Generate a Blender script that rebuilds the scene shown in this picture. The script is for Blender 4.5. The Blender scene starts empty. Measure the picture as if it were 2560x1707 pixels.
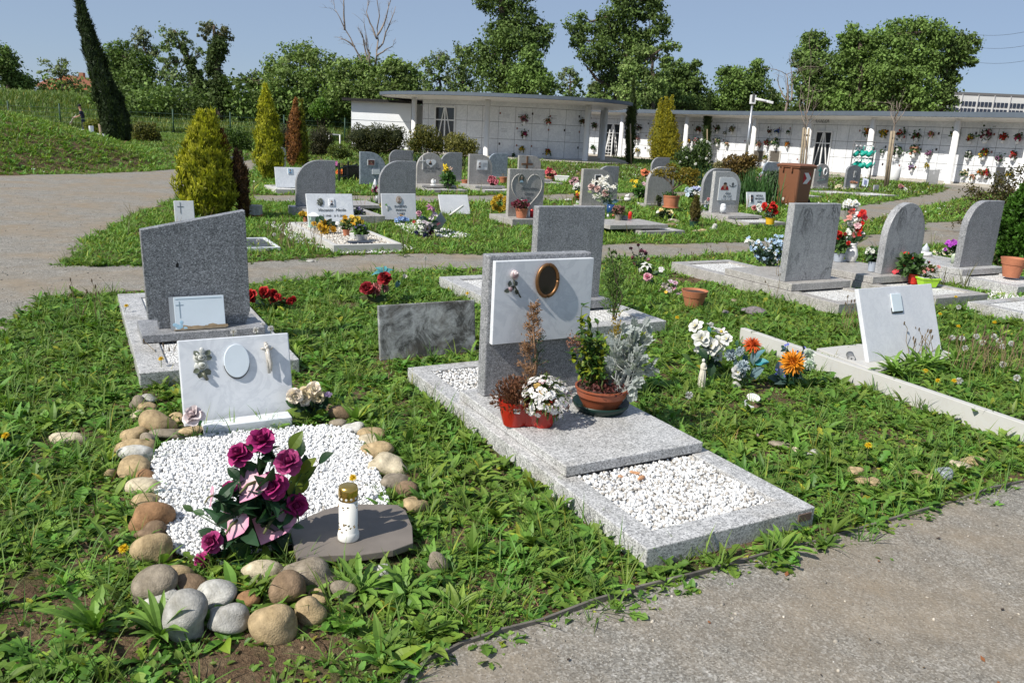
import bpy,math,random
import numpy as np
from mathutils import Matrix,Vector
S=bpy.context.scene
COL=S.collection
R_=np.random.default_rng(7)
random.seed(5)
rad=math.radians

# ---------------------------------------------------------------- camera
FPX,PITCH,ROLL,EYE=1991.8,14.75,2.9,1.6 # focal length in photo pixels (2560 wide)
PW,PH=2560,1707
_p,_r=rad(PITCH),rad(ROLL)
FWD=np.array([0,math.cos(_p),-math.sin(_p)])
_rt=np.array([1.0,0,0]);_up=np.cross(_rt,FWD)
RGT=math.cos(_r)*_rt+math.sin(_r)*_up
UPV=-math.sin(_r)*_rt+math.cos(_r)*_up
CAM0=np.array([0,0,EYE])
cd=bpy.data.cameras.new('camera');cam=bpy.data.objects.new('camera',cd);COL.objects.link(cam)
cd.sensor_width=36;cd.lens=FPX/PW*36;cd.clip_start=.05;cd.clip_end=2000
M4=Matrix.Identity(4)
for i in range(3):
 M4[i][0]=RGT[i];M4[i][1]=UPV[i];M4[i][2]=-FWD[i];M4[i][3]=CAM0[i]
cam.matrix_world=M4
S.camera=cam

# ---------------------------------------------------------------- light
SUN_AZ,SUN_EL=233.0,45.0
w=bpy.data.worlds.new('World');S.world=w;w.use_nodes=True
nt=w.node_tree;nt.nodes.clear()
sky=nt.nodes.new('ShaderNodeTexSky');sky.sky_type='NISHITA';sky.sun_disc=False
sky.sun_elevation=rad(SUN_EL);sky.sun_rotation=rad(SUN_AZ)
sky.altitude=200;sky.air_density=.8;sky.dust_density=.25;sky.ozone_density=5.0
bg=nt.nodes.new('ShaderNodeBackground');bg.inputs[1].default_value=.085
out=nt.nodes.new('ShaderNodeOutputWorld')
veil=nt.nodes.new('ShaderNodeMixRGB');veil.inputs[0].default_value=.68;veil.inputs[2].default_value=(3.15,3.9,5.15,1) # even summer veil over the clear sky
nt.links.new(sky.outputs[0],veil.inputs[1]);nt.links.new(veil.outputs[0],bg.inputs[0]);nt.links.new(bg.outputs[0],out.inputs[0])
sd=bpy.data.lights.new('sun','SUN');sd.energy=4.3;sd.angle=rad(.53);sd.color=(1,.95,.87)
so=bpy.data.objects.new('sun',sd);COL.objects.link(so)
_ds=Vector((math.sin(rad(SUN_AZ))*math.cos(rad(SUN_EL)),math.cos(rad(SUN_AZ))*math.cos(rad(SUN_EL)),math.sin(rad(SUN_EL))))
so.rotation_euler=_ds.to_track_quat('Z','Y').to_euler();so.location=(-20,-20,40)
S.view_settings.view_transform='Standard';S.view_settings.look='None'
S.view_settings.exposure=.42;S.view_settings.gamma=1
S.render.engine='CYCLES'
S.cycles.max_bounces=6;S.cycles.diffuse_bounces=3;S.cycles.transparent_max_bounces=6
S.cycles.use_denoising=True

# ---------------------------------------------------------------- measuring: photo point -> place on the ground
WIN={0:(0,0,1),1:(0,0,3.357),2:(640,0,3.357),3:(1280,0,3.357),4:(1860,0,3.357),5:(400,340,3.92),
 6:(900,340,3.92),7:(1400,340,3.92),8:(1960,340,3.92),'p':(0,0,.91875),'a':(250,500,3.408),
 'b':(250,780,2.614),'c':(280,1060,2.704),'d':(900,600,2.851),'e':(1000,880,2.138),'f':(1600,700,3.92),
 'g':(1900,560,3.5636),'h':(0,440,2.8),'i':(1450,820,2.119),'j':(0,1000,2.218),'k':(400,1380,2.94),
 'l':(150,200,2.94),'m':(1500,400,3.92),'n':(2200,250,5.058),'q':(1760,240,5.2275)}
def Z(k,x,y):
 a,b,s=WIN[k];return(a+x/s,b+y/s)
def ray(q):
 return FWD+RGT*((q[0]-PW/2)/FPX)-UPV*((q[1]-PH/2)/FPX)
def G(q,z=0.0):
 d=ray(q);t=(z-EYE)/d[2];return CAM0+t*d
def proj(P):
 v=np.asarray(P,float)-CAM0;zz=v@FWD
 return PW/2+FPX*(v@RGT)/zz,PH/2-FPX*(v@UPV)/zz
def hz(P,y): # height at which the upright line over P shows at image row y
 v=np.array([P[0],P[1],0.0])-CAM0;k=np.array([0,0,1.0]);a=PH/2-y
 return(a*(v@FWD)-FPX*(v@UPV))/(FPX*(k@UPV)-a*(k@FWD))
def along(P,D,x): # length along D from P to image column x
 v=np.asarray(P,float)-CAM0;a=x-PW/2;D=np.asarray(D,float)
 return(a*(v@FWD)-FPX*(v@RGT))/(FPX*(D@RGT)-a*(D@FWD))
def V(base,q): # point on the upright plane through base that faces the eye line of base
 n=np.array([base[0],base[1],0.0]);n/=np.linalg.norm(n);d=ray(q)
 t=((np.asarray(base)-CAM0)@n)/(d@n);return CAM0+t*d
def dep(P):return float((np.asarray(P)-CAM0)@FWD)
def mpp(P):return dep(P)/FPX # metres per photo pixel there
GA=rad(29) # the graves lie turned by this angle
BX=np.array([math.cos(GA),math.sin(GA),0]);AY=np.array([-math.sin(GA),math.cos(GA),0])
def lin(r,g,b):
 f=lambda c:(c/255/12.92) if c/255<=.04045 else((c/255+.055)/1.055)**2.4
 return np.array([f(r),f(g),f(b)])

# ---------------------------------------------------------------- mesh builder
def rot(az=0,tilt=0,roll=0):
 return np.array(Matrix.Rotation(az,3,'Z')@Matrix.Rotation(tilt,3,'X')@Matrix.Rotation(roll,3,'Y'))
def unit(v):
 v=np.asarray(v,float);return v/np.maximum(np.linalg.norm(v,axis=-1,keepdims=True),1e-9)
class MB:
 def __init__(s):s.v=[];s.l=[];s.k=[];s.c=[];s.n=0
 def add(s,v,f,col=(.5,.5,.5)):
  v=np.asarray(v,float).reshape(-1,3);col=np.asarray(col,float)
  if col.ndim==1:col=np.tile(col,(len(v),1))
  if isinstance(f,np.ndarray):
   s.l.append((f+s.n).ravel());s.k.append(np.full(len(f),f.shape[1]))
  else:
   for q in f:s.l.append(np.asarray(q)+s.n);s.k.append(np.array([len(q)]))
  s.v.append(v);s.c.append(col);s.n+=len(v);return s
 def box(s,c,d,col=(.5,.5,.5),M=None):
  d=np.asarray(d)/2
  q=np.array([[-1,-1,-1],[1,-1,-1],[1,1,-1],[-1,1,-1],[-1,-1,1],[1,-1,1],[1,1,1],[-1,1,1]])*d
  if M is not None:q=q@np.asarray(M).T
  return s.add(q+np.asarray(c),np.array([[0,3,2,1],[4,5,6,7],[0,1,5,4],[1,2,6,5],[2,3,7,6],[3,0,4,7]]),col)
 def prism(s,pts,d,o=(0,0,0),ux=(1,0,0),uy=(0,0,1),un=(0,1,0),col=(.5,.5,.5)):
  pts=np.asarray(pts,float);n=len(pts);o=np.asarray(o,float)
  F=o+pts[:,:1]*np.asarray(ux)+pts[:,1:]*np.asarray(uy);Bk=F+np.asarray(un)*d
  f=[list(range(n)),list(range(2*n-1,n-1,-1))]+[[(i+1)%n,i,n+i,n+(i+1)%n] for i in range(n)]
  return s.add(np.vstack([F,Bk]),f,col)
 def tube(s,pts,rr,n=6,col=(.5,.5,.5)):
  pts=np.asarray(pts,float);m=len(pts);rr=np.broadcast_to(np.asarray(rr,float),(m,))
  T=unit(np.gradient(pts,axis=0));ref=np.array([0,0,1.0]) if abs(T[0,2])<.9 else np.array([1.0,0,0])
  a=unit(np.cross(T,ref));b=np.cross(T,a);th=np.arange(n)*2*np.pi/n
  v=pts[:,None]+rr[:,None,None]*(a[:,None]*np.cos(th)[None,:,None]+b[:,None]*np.sin(th)[None,:,None])
  i,j=np.meshgrid(np.arange(m-1),np.arange(n),indexing='ij');i=i.ravel();j=j.ravel()
  f=np.stack([i*n+j,i*n+(j+1)%n,(i+1)*n+(j+1)%n,(i+1)*n+j],1)
  s.add(v.reshape(-1,3),f,col)
  s.l.append(np.arange(n)[::-1]+s.n-m*n);s.k.append(np.array([n]));s.l.append(np.arange(n)+s.n-n);s.k.append(np.array([n]))
  return s
 def lathe(s,prof,n=20,c=(0,0,0),col=(.5,.5,.5),sx=1,sy=1,M=None):
  prof=np.asarray(prof,float);m=len(prof);th=np.arange(n)*2*np.pi/n
  v=np.stack([prof[:,:1]*np.cos(th)*sx,prof[:,:1]*np.sin(th)*sy,np.repeat(prof[:,1:],n,1)],-1).reshape(-1,3)
  if M is not None:v=v@np.asarray(M).T
  i,j=np.meshgrid(np.arange(m-1),np.arange(n),indexing='ij');i=i.ravel();j=j.ravel()
  f=np.stack([i*n+j,i*n+(j+1)%n,(i+1)*n+(j+1)%n,(i+1)*n+j],1)
  col=np.asarray(col,float)
  if col.ndim==2:col=np.repeat(col,n,0)
  return s.add(v+np.asarray(c),f,col)
 def blob(s,c,r,col=(.5,.5,.5),nu=12,nv=8,amp=.12,seed=0,M=None):
  g=np.random.default_rng(seed);u=np.arange(nu)*2*np.pi/nu;t=np.linspace(0,np.pi,nv+1)
  U,T=np.meshgrid(u,t,indexing='xy');d=np.stack([np.cos(U)*np.sin(T),np.sin(U)*np.sin(T),np.cos(T)],-1).reshape(-1,3)
  k=np.ones(len(d))
  for _ in range(5):
   ax=unit(g.normal(size=3));k+=amp*g.uniform(.3,1)*np.sin(d@ax*g.uniform(1.5,4.5)+g.uniform(0,6))
  q=d*k[:,None]*np.asarray(r)
  if M is not None:q=q@np.asarray(M).T
  i,j=np.meshgrid(np.arange(nv),np.arange(nu),indexing='ij');i=i.ravel();j=j.ravel()
  return s.add(q+np.asarray(c),np.stack([i*nu+j,(i+1)*nu+j,(i+1)*nu+(j+1)%nu,i*nu+(j+1)%nu],1),col)
 def leaves(s,P,d,n,L,W,curl=.6,prof=(.25,.8,1,.85,.5,.02),fold=.25,c0=(.05,.12,.02),c1=None,jag=None):
  """blades: base P, direction d, upper side n, length L, half width W, bent by curl"""
  P=np.atleast_2d(P);N=len(P);d=unit(np.broadcast_to(d,(N,3)));n=np.broadcast_to(n,(N,3))
  n=unit(n-(n*d).sum(1,keepdims=True)*d);sd_=np.cross(d,n)
  L=np.broadcast_to(L,(N,)).astype(float);W=np.broadcast_to(W,(N,)).astype(float);curl=np.broadcast_to(curl,(N,)).astype(float)
  m=len(prof);prof=np.asarray(prof,float);pos=P.astype(float).copy();vs=[];st=L/(m-1)
  for i in range(m):
   if i:
    ph=curl*((i-.5)/(m-1));pos=pos+(d*np.cos(ph)[:,None]-n*np.sin(ph)[:,None])*st[:,None]
   ph=curl*(i/(m-1));ni=n*np.cos(ph)[:,None]+d*np.sin(ph)[:,None]
   wv=(W*prof[i])[:,None];e=ni*wv*fold
   vs+=[pos-sd_*wv+e,pos,pos+sd_*wv+e]
  v=np.stack(vs,1)
  f=[]
  for i in range(m-1):
   a=i*3;f+=[[a,a+1,a+4,a+3],[a+1,a+2,a+5,a+4]]
  F=(np.arange(N)[:,None,None]*(3*m)+np.asarray(f)[None]).reshape(-1,4)
  c0=np.broadcast_to(c0,(N,3));c1=c0 if c1 is None else np.broadcast_to(c1,(N,3))
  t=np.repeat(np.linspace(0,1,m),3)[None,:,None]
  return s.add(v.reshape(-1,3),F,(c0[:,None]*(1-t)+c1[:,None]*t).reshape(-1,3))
 def cards(s,P,sz,col,nrm=None,asp=.6):
  """small leaf-shaped four-cornered faces turned at random (or about nrm)"""
  P=np.atleast_2d(P);N=len(P);nn=R_.normal(size=(N,3)) if nrm is None else nrm+R_.normal(size=(N,3))*.45
  nn=unit(nn);a=unit(np.cross(nn,R_.normal(size=(N,3))));b=np.cross(nn,a);sz=np.broadcast_to(sz,(N,))[:,None]
  v=np.stack([P-a*sz,P-b*sz*asp+a*sz*.1,P+a*sz,P+b*sz*asp+a*sz*.1],1)
  F=np.arange(N*4).reshape(N,4)
  return s.add(v.reshape(-1,3),F,np.repeat(np.broadcast_to(col,(N,3)),4,0))
 def build(s,name,mat,parent=None,smooth=False,bevel=0):
  me=bpy.data.meshes.new(name);v=np.vstack(s.v);l=np.concatenate(s.l).astype(np.int32);k=np.concatenate(s.k)
  me.vertices.add(len(v));me.vertices.foreach_set('co',v.ravel())
  me.loops.add(len(l));me.loops.foreach_set('vertex_index',l)
  me.polygons.add(len(k));me.polygons.foreach_set('loop_start',np.concatenate([[0],np.cumsum(k)[:-1]]).astype(np.int32))
  me.polygons.foreach_set('use_smooth',np.full(len(k),bool(smooth)))
  me.update(calc_edges=True)
  c=np.ones((len(v),4));c[:,:3]=np.vstack(s.c)
  at=me.attributes.new('Col','FLOAT_COLOR','POINT');at.data.foreach_set('color',c.ravel())
  me.materials.append(mat)
  o=bpy.data.objects.new(name,me);COL.objects.link(o)
  if parent is not None:o.parent=parent
  if bevel:
   b=o.modifiers.new('bevel','BEVEL');b.width=bevel;b.segments=2;b.limit_method='ANGLE'
  return o
def tag(o,label,cat,group=None,kind=None):
 if label:o['label']=label
 if cat:o['category']=cat
 if group:o['group']=group
 if kind:o['kind']=kind
 return o
def thing(name,label,cat,loc=(0,0,0),rz=0,group=None):
 o=bpy.data.objects.new(name,None);COL.objects.link(o);o.location=[float(t) for t in loc];o.rotation_euler=(0,0,rz)
 o.empty_display_size=.1
 return tag(o,label,cat,group)
def struct(o,label=None):
 o['kind']='structure'
 if label:o['label']=label
 return o
def copytree(o,parent=None):
 c=o.copy();COL.objects.link(c);c.parent=parent
 for ch in list(o.children):copytree(ch,c)
 return c

# ---------------------------------------------------------------- materials
def newmat(name):
 m=bpy.data.materials.new(name);m.use_nodes=True;t=m.node_tree
 return m,t,t.nodes['Principled BSDF']
def N(t,kind,**kw):
 n=t.nodes.new('ShaderNode'+kind)
 for k,v in kw.items():
  if k in n.inputs:n.inputs[k].default_value=v
  else:setattr(n,k,v)
 return n
def coords(t,kind='Object'):return N(t,'TexCoord').outputs[kind]
def noise(t,vec,scale,detail=4,rough=.55,dist=0):
 n=N(t,'TexNoise',Scale=scale,Detail=detail,Roughness=rough,Distortion=dist);t.links.new(vec,n.inputs['Vector']);return n.outputs['Fac']
def ramp(t,fac,stops):
 r=N(t,'ValToRGB');e=r.color_ramp.elements
 while len(e)<len(stops):e.new(.5)
 for el,(p,c) in zip(e,stops):
  el.position=p;el.color=(*[float(x) for x in np.broadcast_to(c,(3,))],1)
 t.links.new(fac,r.inputs[0]);return r.outputs[0]
def mix(t,fac,a,b,mode='MIX'):
 m=N(t,'MixRGB',blend_type=mode)
 for i,x in enumerate((fac,a,b)):
  if hasattr(x,'links'):t.links.new(x,m.inputs[i])
  elif i==0:m.inputs[0].default_value=x
  else:m.inputs[i].default_value=(*[float(y) for y in x],1)
 return m.outputs[0]
def bump(t,b,h,strength=.3,dist=.01):
 n=N(t,'Bump',Strength=strength,Distance=dist);t.links.new(h,n.inputs['Height']);t.links.new(n.outputs[0],b.inputs['Normal'])
def granite(name,dark,mid,light,scale=230,big=.25,yellow=0,veins=0):
 m,t,b=newmat(name);c=coords(t)
 v=N(t,'TexVoronoi',Scale=scale);t.links.new(c,v.inputs['Vector'])
 sp=N(t,'SeparateColor');t.links.new(v.outputs['Color'],sp.inputs[0])
 g=ramp(t,sp.outputs[0],[(0,dark),(.3,np.array(dark)*.5+np.array(mid)*.5),(.45,mid),(.75,mid),(1,light)])
 f=noise(t,c,14,5);g=mix(t,big,g,ramp(t,f,[(.3,np.array(mid)*.75),(.7,np.array(light)*.95)]))
 f3=noise(t,c,55,3);g=mix(t,.55,g,ramp(t,f3,[(.3,(.72,.72,.72)),(.7,(1.12,1.12,1.12))]),'MULTIPLY')
 mp=N(t,'Mapping');mp.inputs['Scale'].default_value=(7,7,1.1);t.links.new(c,mp.inputs[0]);g=mix(t,.75,g,ramp(t,noise(t,mp.outputs[0],1.0,6,.65),[(.32,(.74,.74,.72)),(.5,(1,1,1)),(.7,(1.08,1.08,1.08))]),'MULTIPLY') # rain streaks
 if veins:
  mv=N(t,'Mapping');mv.inputs['Scale'].default_value=(2.6,2.6,1.1);mv.inputs['Rotation'].default_value=(.2,.5,.3);t.links.new(c,mv.inputs[0]);va=ramp(t,noise(t,mv.outputs[0],1.6,9,.7,1.0),[(.465,(0,0,0)),(.5,(1,1,1)),(.53,(0,0,0))]);vm=ramp(t,noise(t,c,3.5,4),[(.42,(.12,.12,.12)),(.62,(veins,)*3)]);g=mix(t,mix(t,1,va,vm,'MULTIPLY'),g,(.05,.052,.06))
 if yellow:
  f2=noise(t,c,2.2,3);g=mix(t,ramp(t,f2,[(.52,(0,0,0)),(.8,(yellow,)*3)]),g,(.5,.40,.24),'MULTIPLY')
 t.links.new(g,b.inputs['Base Color']);b.inputs['Roughness'].default_value=.42;b.inputs['Specular IOR Level'].default_value=.4
 bump(t,b,sp.outputs[0],.12,.002);return m
def veined(name,base,vein,scale=3.0,amount=.6,stretch=(1,1,1),rough=.35,dirt=0):
 m,t,b=newmat(name);mp=N(t,'Mapping');mp.inputs['Scale'].default_value=stretch
 mp.inputs['Rotation'].default_value=(.2,.5,.6)
 t.links.new(coords(t),mp.inputs[0]);c=mp.outputs[0]
 a=noise(t,c,scale*2.2,7,.62,1.2)
 fac=ramp(t,a,[(.40,(0,0,0)),(.485,(amount,)*3),(.5,(amount*.9,)*3),(.55,(0,0,0)),(.72,(amount*.18,)*3)])
 g=mix(t,fac,base,vein)
 cl=noise(t,c,scale*.8,3);g=mix(t,.5,g,ramp(t,cl,[(.3,(.82,.84,.87)),(.65,(1,1,1))]),'MULTIPLY')
 if dirt:
  f2=noise(t,coords(t),5.5,10,.78,.6);f3=ramp(t,f2,[(.42,(0,0,0)),(.58,(dirt,)*3)]);g=mix(t,f3,g,(.022,.02,.016));g=mix(t,ramp(t,noise(t,coords(t),7,5),[(.5,(0,0,0)),(.72,(.5,.5,.5))]),g,(.10,.075,.045))
  f4=noise(t,coords(t),40,6,.7);g=mix(t,.6,g,ramp(t,f4,[(.3,(.45,.45,.42)),(.65,(1,1,1))]),'MULTIPLY')
 t.links.new(g,b.inputs['Base Color']);b.inputs['Roughness'].default_value=rough;return m
def plain(name,col,rough=.5,metal=0,var=.12,scale=12,bmp=0,spec=.4):
 m,t,b=newmat(name);c=coords(t);f=noise(t,c,scale,5)
 col=np.asarray(col,float)
 t.links.new(ramp(t,f,[(.25,col*(1-var)),(.75,np.minimum(col*(1+var),.95))]),b.inputs['Base Color'])
 b.inputs['Roughness'].default_value=rough;b.inputs['Metallic'].default_value=metal;b.inputs['Specular IOR Level'].default_value=spec
 if bmp:bump(t,b,noise(t,c,scale*3,6),bmp,.01)
 return m
def tinted(name,rough=.55,trans=0,var=.25,scale=18,spec=.3,bmp=0,mottle=0):
 """colour painted per piece (leaf, petal, stone ...), broken up by noise"""
 m,t,b=newmat(name);at=N(t,'Attribute',attribute_name='Col');f=noise(t,coords(t),scale,4)
 g=mix(t,1.0,at.outputs['Color'],ramp(t,f,[(.25,(1-var,)*3),(.75,(1+var,)*3)]),'MULTIPLY')
 if mottle:g=mix(t,1,g,ramp(t,noise(t,coords(t),9,7,.7,.5),[(.3,(1-mottle,1-mottle*1.05,1-mottle*1.2)),(.5,(1,1,1)),(.72,(1+mottle*.6,)*3)]),'MULTIPLY')
 t.links.new(g,b.inputs['Base Color']);b.inputs['Roughness'].default_value=rough;b.inputs['Specular IOR Level'].default_value=spec
 if bmp:bump(t,b,noise(t,coords(t),scale*4,6),bmp,.01)
 if trans:
  tr=N(t,'BsdfTranslucent');t.links.new(mix(t,1.0,g,(1.15,1.25,.7),'MULTIPLY') if trans>.2 else g,tr.inputs[0])
  ms=N(t,'MixShader');ms.inputs[0].default_value=trans;o=t.nodes['Material Output']
  t.links.new(b.outputs[0],ms.inputs[1]);t.links.new(tr.outputs[0],ms.inputs[2]);t.links.new(ms.outputs[0],o.inputs[0])
 return m
MT=dict(
 leaf=tinted('leaf',.5,.28,.3,9,.3),petal=tinted('petal',.6,.15,.1,30,.25),far_leaf=tinted('far_leaf',.6,.25,.25,.6,.15),
 paint=tinted('paint',.45,0,.06,10),stone=tinted('river_stone',.8,0,.3,40,.25,.45,.45),pebble=tinted('pebble',.7,0,.08,60,.3),
 matte=tinted('matte',.8,0,.2,25,.2,.2),glossy=tinted('glossy',.18,0,.04,8,.5),
 granite_dark=granite('granite_dark',(.04,.043,.048),(.215,.223,.236),(.48,.49,.51),150,.2),
 granite=granite('granite_grey',(.07,.072,.077),(.27,.275,.285),(.5,.5,.51),190,.25),
 granite_light=granite('granite_light',(.13,.13,.132),(.49,.488,.48),(.74,.735,.72),170,.2,.55),
 granite_warm=granite('granite_warm',(.15,.14,.13),(.40,.38,.355),(.58,.56,.53),150,.35),
 granite_vein=granite('granite_veined',(.16,.163,.17),(.37,.375,.385),(.52,.52,.52),170,.35,0,.95),
 marble=veined('marble_white',(.76,.78,.80),(.45,.48,.52),2.6,.30),marble_grey=veined('marble_grey',(.70,.71,.73),(.48,.49,.52),6,.25),
 marble_blue=veined('marble_blue',(.30,.34,.38),(.13,.155,.18),3.5,.7),marble_old=veined('marble_old',(.50,.51,.50),(.3,.31,.32),3,.4,rough=.7,dirt=.88),
 marble_kerb=veined('marble_kerb',(.54,.53,.50),(.50,.47,.42),2.4,.3,rough=.6),concrete=plain('concrete',(.40,.37,.32),.85,0,.2,9,.3),
 terracotta=plain('terracotta',(.44,.165,.085),.75,0,.15,9,.1),white=plain('white_paint',(.78,.78,.77),.5,0,.04,3),soil=plain('pot_soil',(.06,.04,.028),.95,0,.4,60,.6),
 bark=plain('bark',(.10,.075,.055),.9,0,.35,14,.6),dead=plain('dead_wood',(.26,.21,.17),.9,0,.3,10,.4),steel=plain('steel',(.55,.56,.57),.35,.8,.08,6),black=plain('black_iron',(.02,.02,.02),.5,.3),
 bronze=plain('bronze',(.24,.125,.055),.42,.8,.2,20),pewter=plain('pewter',(.30,.29,.25),.38,.7,.35,60),glass=plain('dark_glass',(.012,.015,.018),.08,0,.1,3,0,.6),gold=plain('gilt',(.62,.42,.12),.25,.9,.15,40),
 wax=plain('candle_plastic',(.80,.79,.74),.3,0,.03,10),slate=plain('slate_tile',(.17,.148,.128),.6,0,.18,7,.1),ink=plain('engraving',(.10,.11,.12),.6),fence_green=plain('green_steel',(.02,.06,.035),.5))

# ================================================================ GROUND
FOOT=np.array([(-12.4,18.6),(-11.0,23),(-10.7,25),(-11.8,28.6),(-13.6,30.6),(-17.5,32.6),(-24,35),(-44,36),(-44,10),(-17,13)],float)
def pip(x,y,poly):
 x=np.asarray(x,float);y=np.asarray(y,float);r=np.zeros(x.shape,bool);p=np.asarray(poly)[:,:2];j=len(p)-1
 for i in range(len(p)):
  c=(p[i,1]>y)!=(p[j,1]>y)
  r^=c&(x<(p[j,0]-p[i,0])*(y-p[i,1])/(p[j,1]-p[i,1]+1e-12)+p[i,0]);j=i
 return r
def edist(x,y,poly):
 p=np.asarray(poly)[:,:2];d=np.full(np.shape(x),1e9)
 for i in range(len(p)):
  a=p[i-1];b=p[i];ab=b-a;t=np.clip(((x-a[0])*ab[0]+(y-a[1])*ab[1])/(ab@ab),0,1)
  d=np.minimum(d,np.hypot(x-a[0]-t*ab[0],y-a[1]-t*ab[1]))
 return d
def sst(t):t=np.clip(t,0,1);return t*t*(3-2*t)
def zg(x,y):
 x=np.asarray(x,float);y=np.asarray(y,float)
 d=np.where(pip(x,y,FOOT),edist(x,y,FOOT),0)
 z=3.4*(1-np.exp(-d*.335/3.4))*sst(d/1.2+.25)
 m=sst((y-71)/17)*(1.25+1.5*sst((-36-x)/14))*sst((-6-x)/6)
 return z+m+.03*np.sin(x*1.3)*np.sin(y*1.1)*(d>.5)
gx=np.concatenate([np.arange(-260,-46,7),np.arange(-46,-9,.6),np.arange(-9,14,.5),np.arange(14,60,2),np.arange(60,260,12)])
gy=np.concatenate([np.arange(-6,12,.5),np.arange(12,45,.6),np.arange(45,115,1.5),np.arange(115,620,20)])
X,Y=np.meshgrid(gx,gy);Zz=zg(X,Y);nx=len(gx);ny=len(gy)
i,j=np.meshgrid(np.arange(ny-1),np.arange(nx-1),indexing='ij');i=i.ravel();j=j.ravel()
m,t,b=newmat('turf_soil');c=coords(t)
f1=noise(t,c,1.1,6,.65);f2=noise(t,c,9,6,.7);f3=noise(t,c,60,4,.7)
g1=ramp(t,f2,[(.3,(.085,.055,.032)),(.5,(.15,.098,.058)),(.66,(.20,.15,.09))])
g2=ramp(t,f2,[(.3,(.035,.062,.014)),(.55,(.07,.11,.026)),(.75,(.13,.135,.05))])
g=mix(t,ramp(t,f1,[(.33,(1,1,1)),(.47,(0,0,0))]),g1,g2)
g=mix(t,1,g,ramp(t,f3,[(.3,(.55,.55,.55)),(.7,(1.35,1.35,1.35))]),'MULTIPLY')
t.links.new(g,b.inputs['Base Color']);b.inputs['Roughness'].default_value=.95;b.inputs['Specular IOR Level'].default_value=.15
bump(t,b,f3,.9,.03);TURF=m
o=MB().add(np.stack([X,Y,Zz],-1).reshape(-1,3),np.stack([i*nx+j,i*nx+j+1,(i+1)*nx+j+1,(i+1)*nx+j],1)).build('ground',TURF,smooth=True);struct(o)

m,t,b=newmat('gravel_ground');c=coords(t)
v=N(t,'TexVoronoi',Scale=170.0);t.links.new(c,v.inputs['Vector']);sp=N(t,'SeparateColor');t.links.new(v.outputs['Color'],sp.inputs[0])
v2=N(t,'TexVoronoi',Scale=75.0);t.links.new(c,v2.inputs['Vector']);sp2=N(t,'SeparateColor');t.links.new(v2.outputs['Color'],sp2.inputs[0])
st1=ramp(t,sp.outputs[0],[(0,(.12,.11,.095)),(.35,(.21,.20,.178)),(.75,(.30,.288,.262)),(1,(.5,.48,.44))])
st2=ramp(t,sp2.outputs[1],[(0,(.13,.12,.105)),(.5,(.25,.225,.19)),(.86,(.32,.30,.26)),(.97,(.55,.53,.5))])
g=mix(t,.3,st1,st2)
du=noise(t,c,.9,6,.65);g=mix(t,ramp(t,du,[(.42,(0,0,0)),(.64,(.85,.85,.85))]),g,(.275,.225,.165))
du2=noise(t,c,5,5,.7);g=mix(t,.8,g,ramp(t,du2,[(.3,(.72,.72,.71)),(.7,(1.12,1.11,1.09))]),'MULTIPLY')
t.links.new(g,b.inputs['Base Color']);b.inputs['Roughness'].default_value=.95;b.inputs['Specular IOR Level'].default_value=.15
bump(t,b,mix(t,.5,sp.outputs[0],v2.outputs['Distance']),.55,.008);GRAVEL=m
def ragged(poly,step,amp,seed=0):
 g_=np.random.default_rng(seed);out=[]
 for i in range(len(poly)):
  a=np.asarray(poly[i],float)[:2];b_=np.asarray(poly[(i+1)%len(poly)],float)[:2];L=np.linalg.norm(b_-a);n=int(min(60,max(1,L/step)))
  for k in range(n):out.append(a+(b_-a)*k/n+g_.normal(size=2)*amp)
 return np.array(out)
def pg(pts,k='p'):return[G(Z(k,x,y)) for x,y in pts]
EDGE=[G(Z('p',x,y)) for x,y in[(2760,980),(2352,1107),(2110,1178),(1873,1246),(1700,1296),(1480,1356),(1250,1428),(1060,1485),(985,1520),(940,1560),(900,1620),(870,1690)]]
EDGE.insert(0,EDGE[0]+(EDGE[0]-EDGE[2])*2.2)
GRAV={}
GRAV['gravel_path']=ragged(pg([(-420,392),(0,403),(200,400),(340,394),(405,389),(590,366),(592,390),(570,402),(520,425),(400,460),(300,497),(205,555),(140,612),(570,604),(900,583),
 (1220,586),(1400,562),(1700,557),(1950,543),(2040,537),(2352,520),(2700,500),(2700,545),(2352,560),(2100,566),(1800,576),(1540,593),(1440,594),(1110,616),(1000,622),(700,644),(600,658),(280,670),(100,686),(45,738),(-40,810),(-420,1000)]),.5,.03,1)
GRAV['gravel_road']=np.array([p[:2] for p in EDGE]+[(-.3,.6),(-.3,-3),(14,-3),(14,EDGE[0][1])])
GRAV['gravel_walkway']=ragged([G(Z('8',x,y) if 0 else Z(8,x,y)) for x,y in[(450,740),(760,680),(1100,628),(1500,560),(1640,520),(1500,478),(1000,440),(500,415),(240,412),(240,385),(1000,400),(2000,470),(2500,505),(2500,560),(1950,560),(1720,640),(1340,705),(1000,795),(780,870),(560,900)]],.8,.05,2)
GRAV['gravel_footpath']=ragged([G(Z(8,x,y)) for x,y in[(1330,850),(1700,842),(2300,890),(2300,965),(1700,950),(1330,930)]],.4,.03,3)
GRAV['gravel_lane']=ragged(pg([(575,449),(1000,452),(1300,447),(1640,440),(1640,453),(1300,462),(1000,467),(575,464)]),.5,.06,4)
for k,(nm,P) in enumerate(GRAV.items()):
 o=MB().add(np.c_[P,np.full(len(P),.004+.0008*k)],[list(range(len(P)))]).build(nm,GRAVEL);struct(o)
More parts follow.
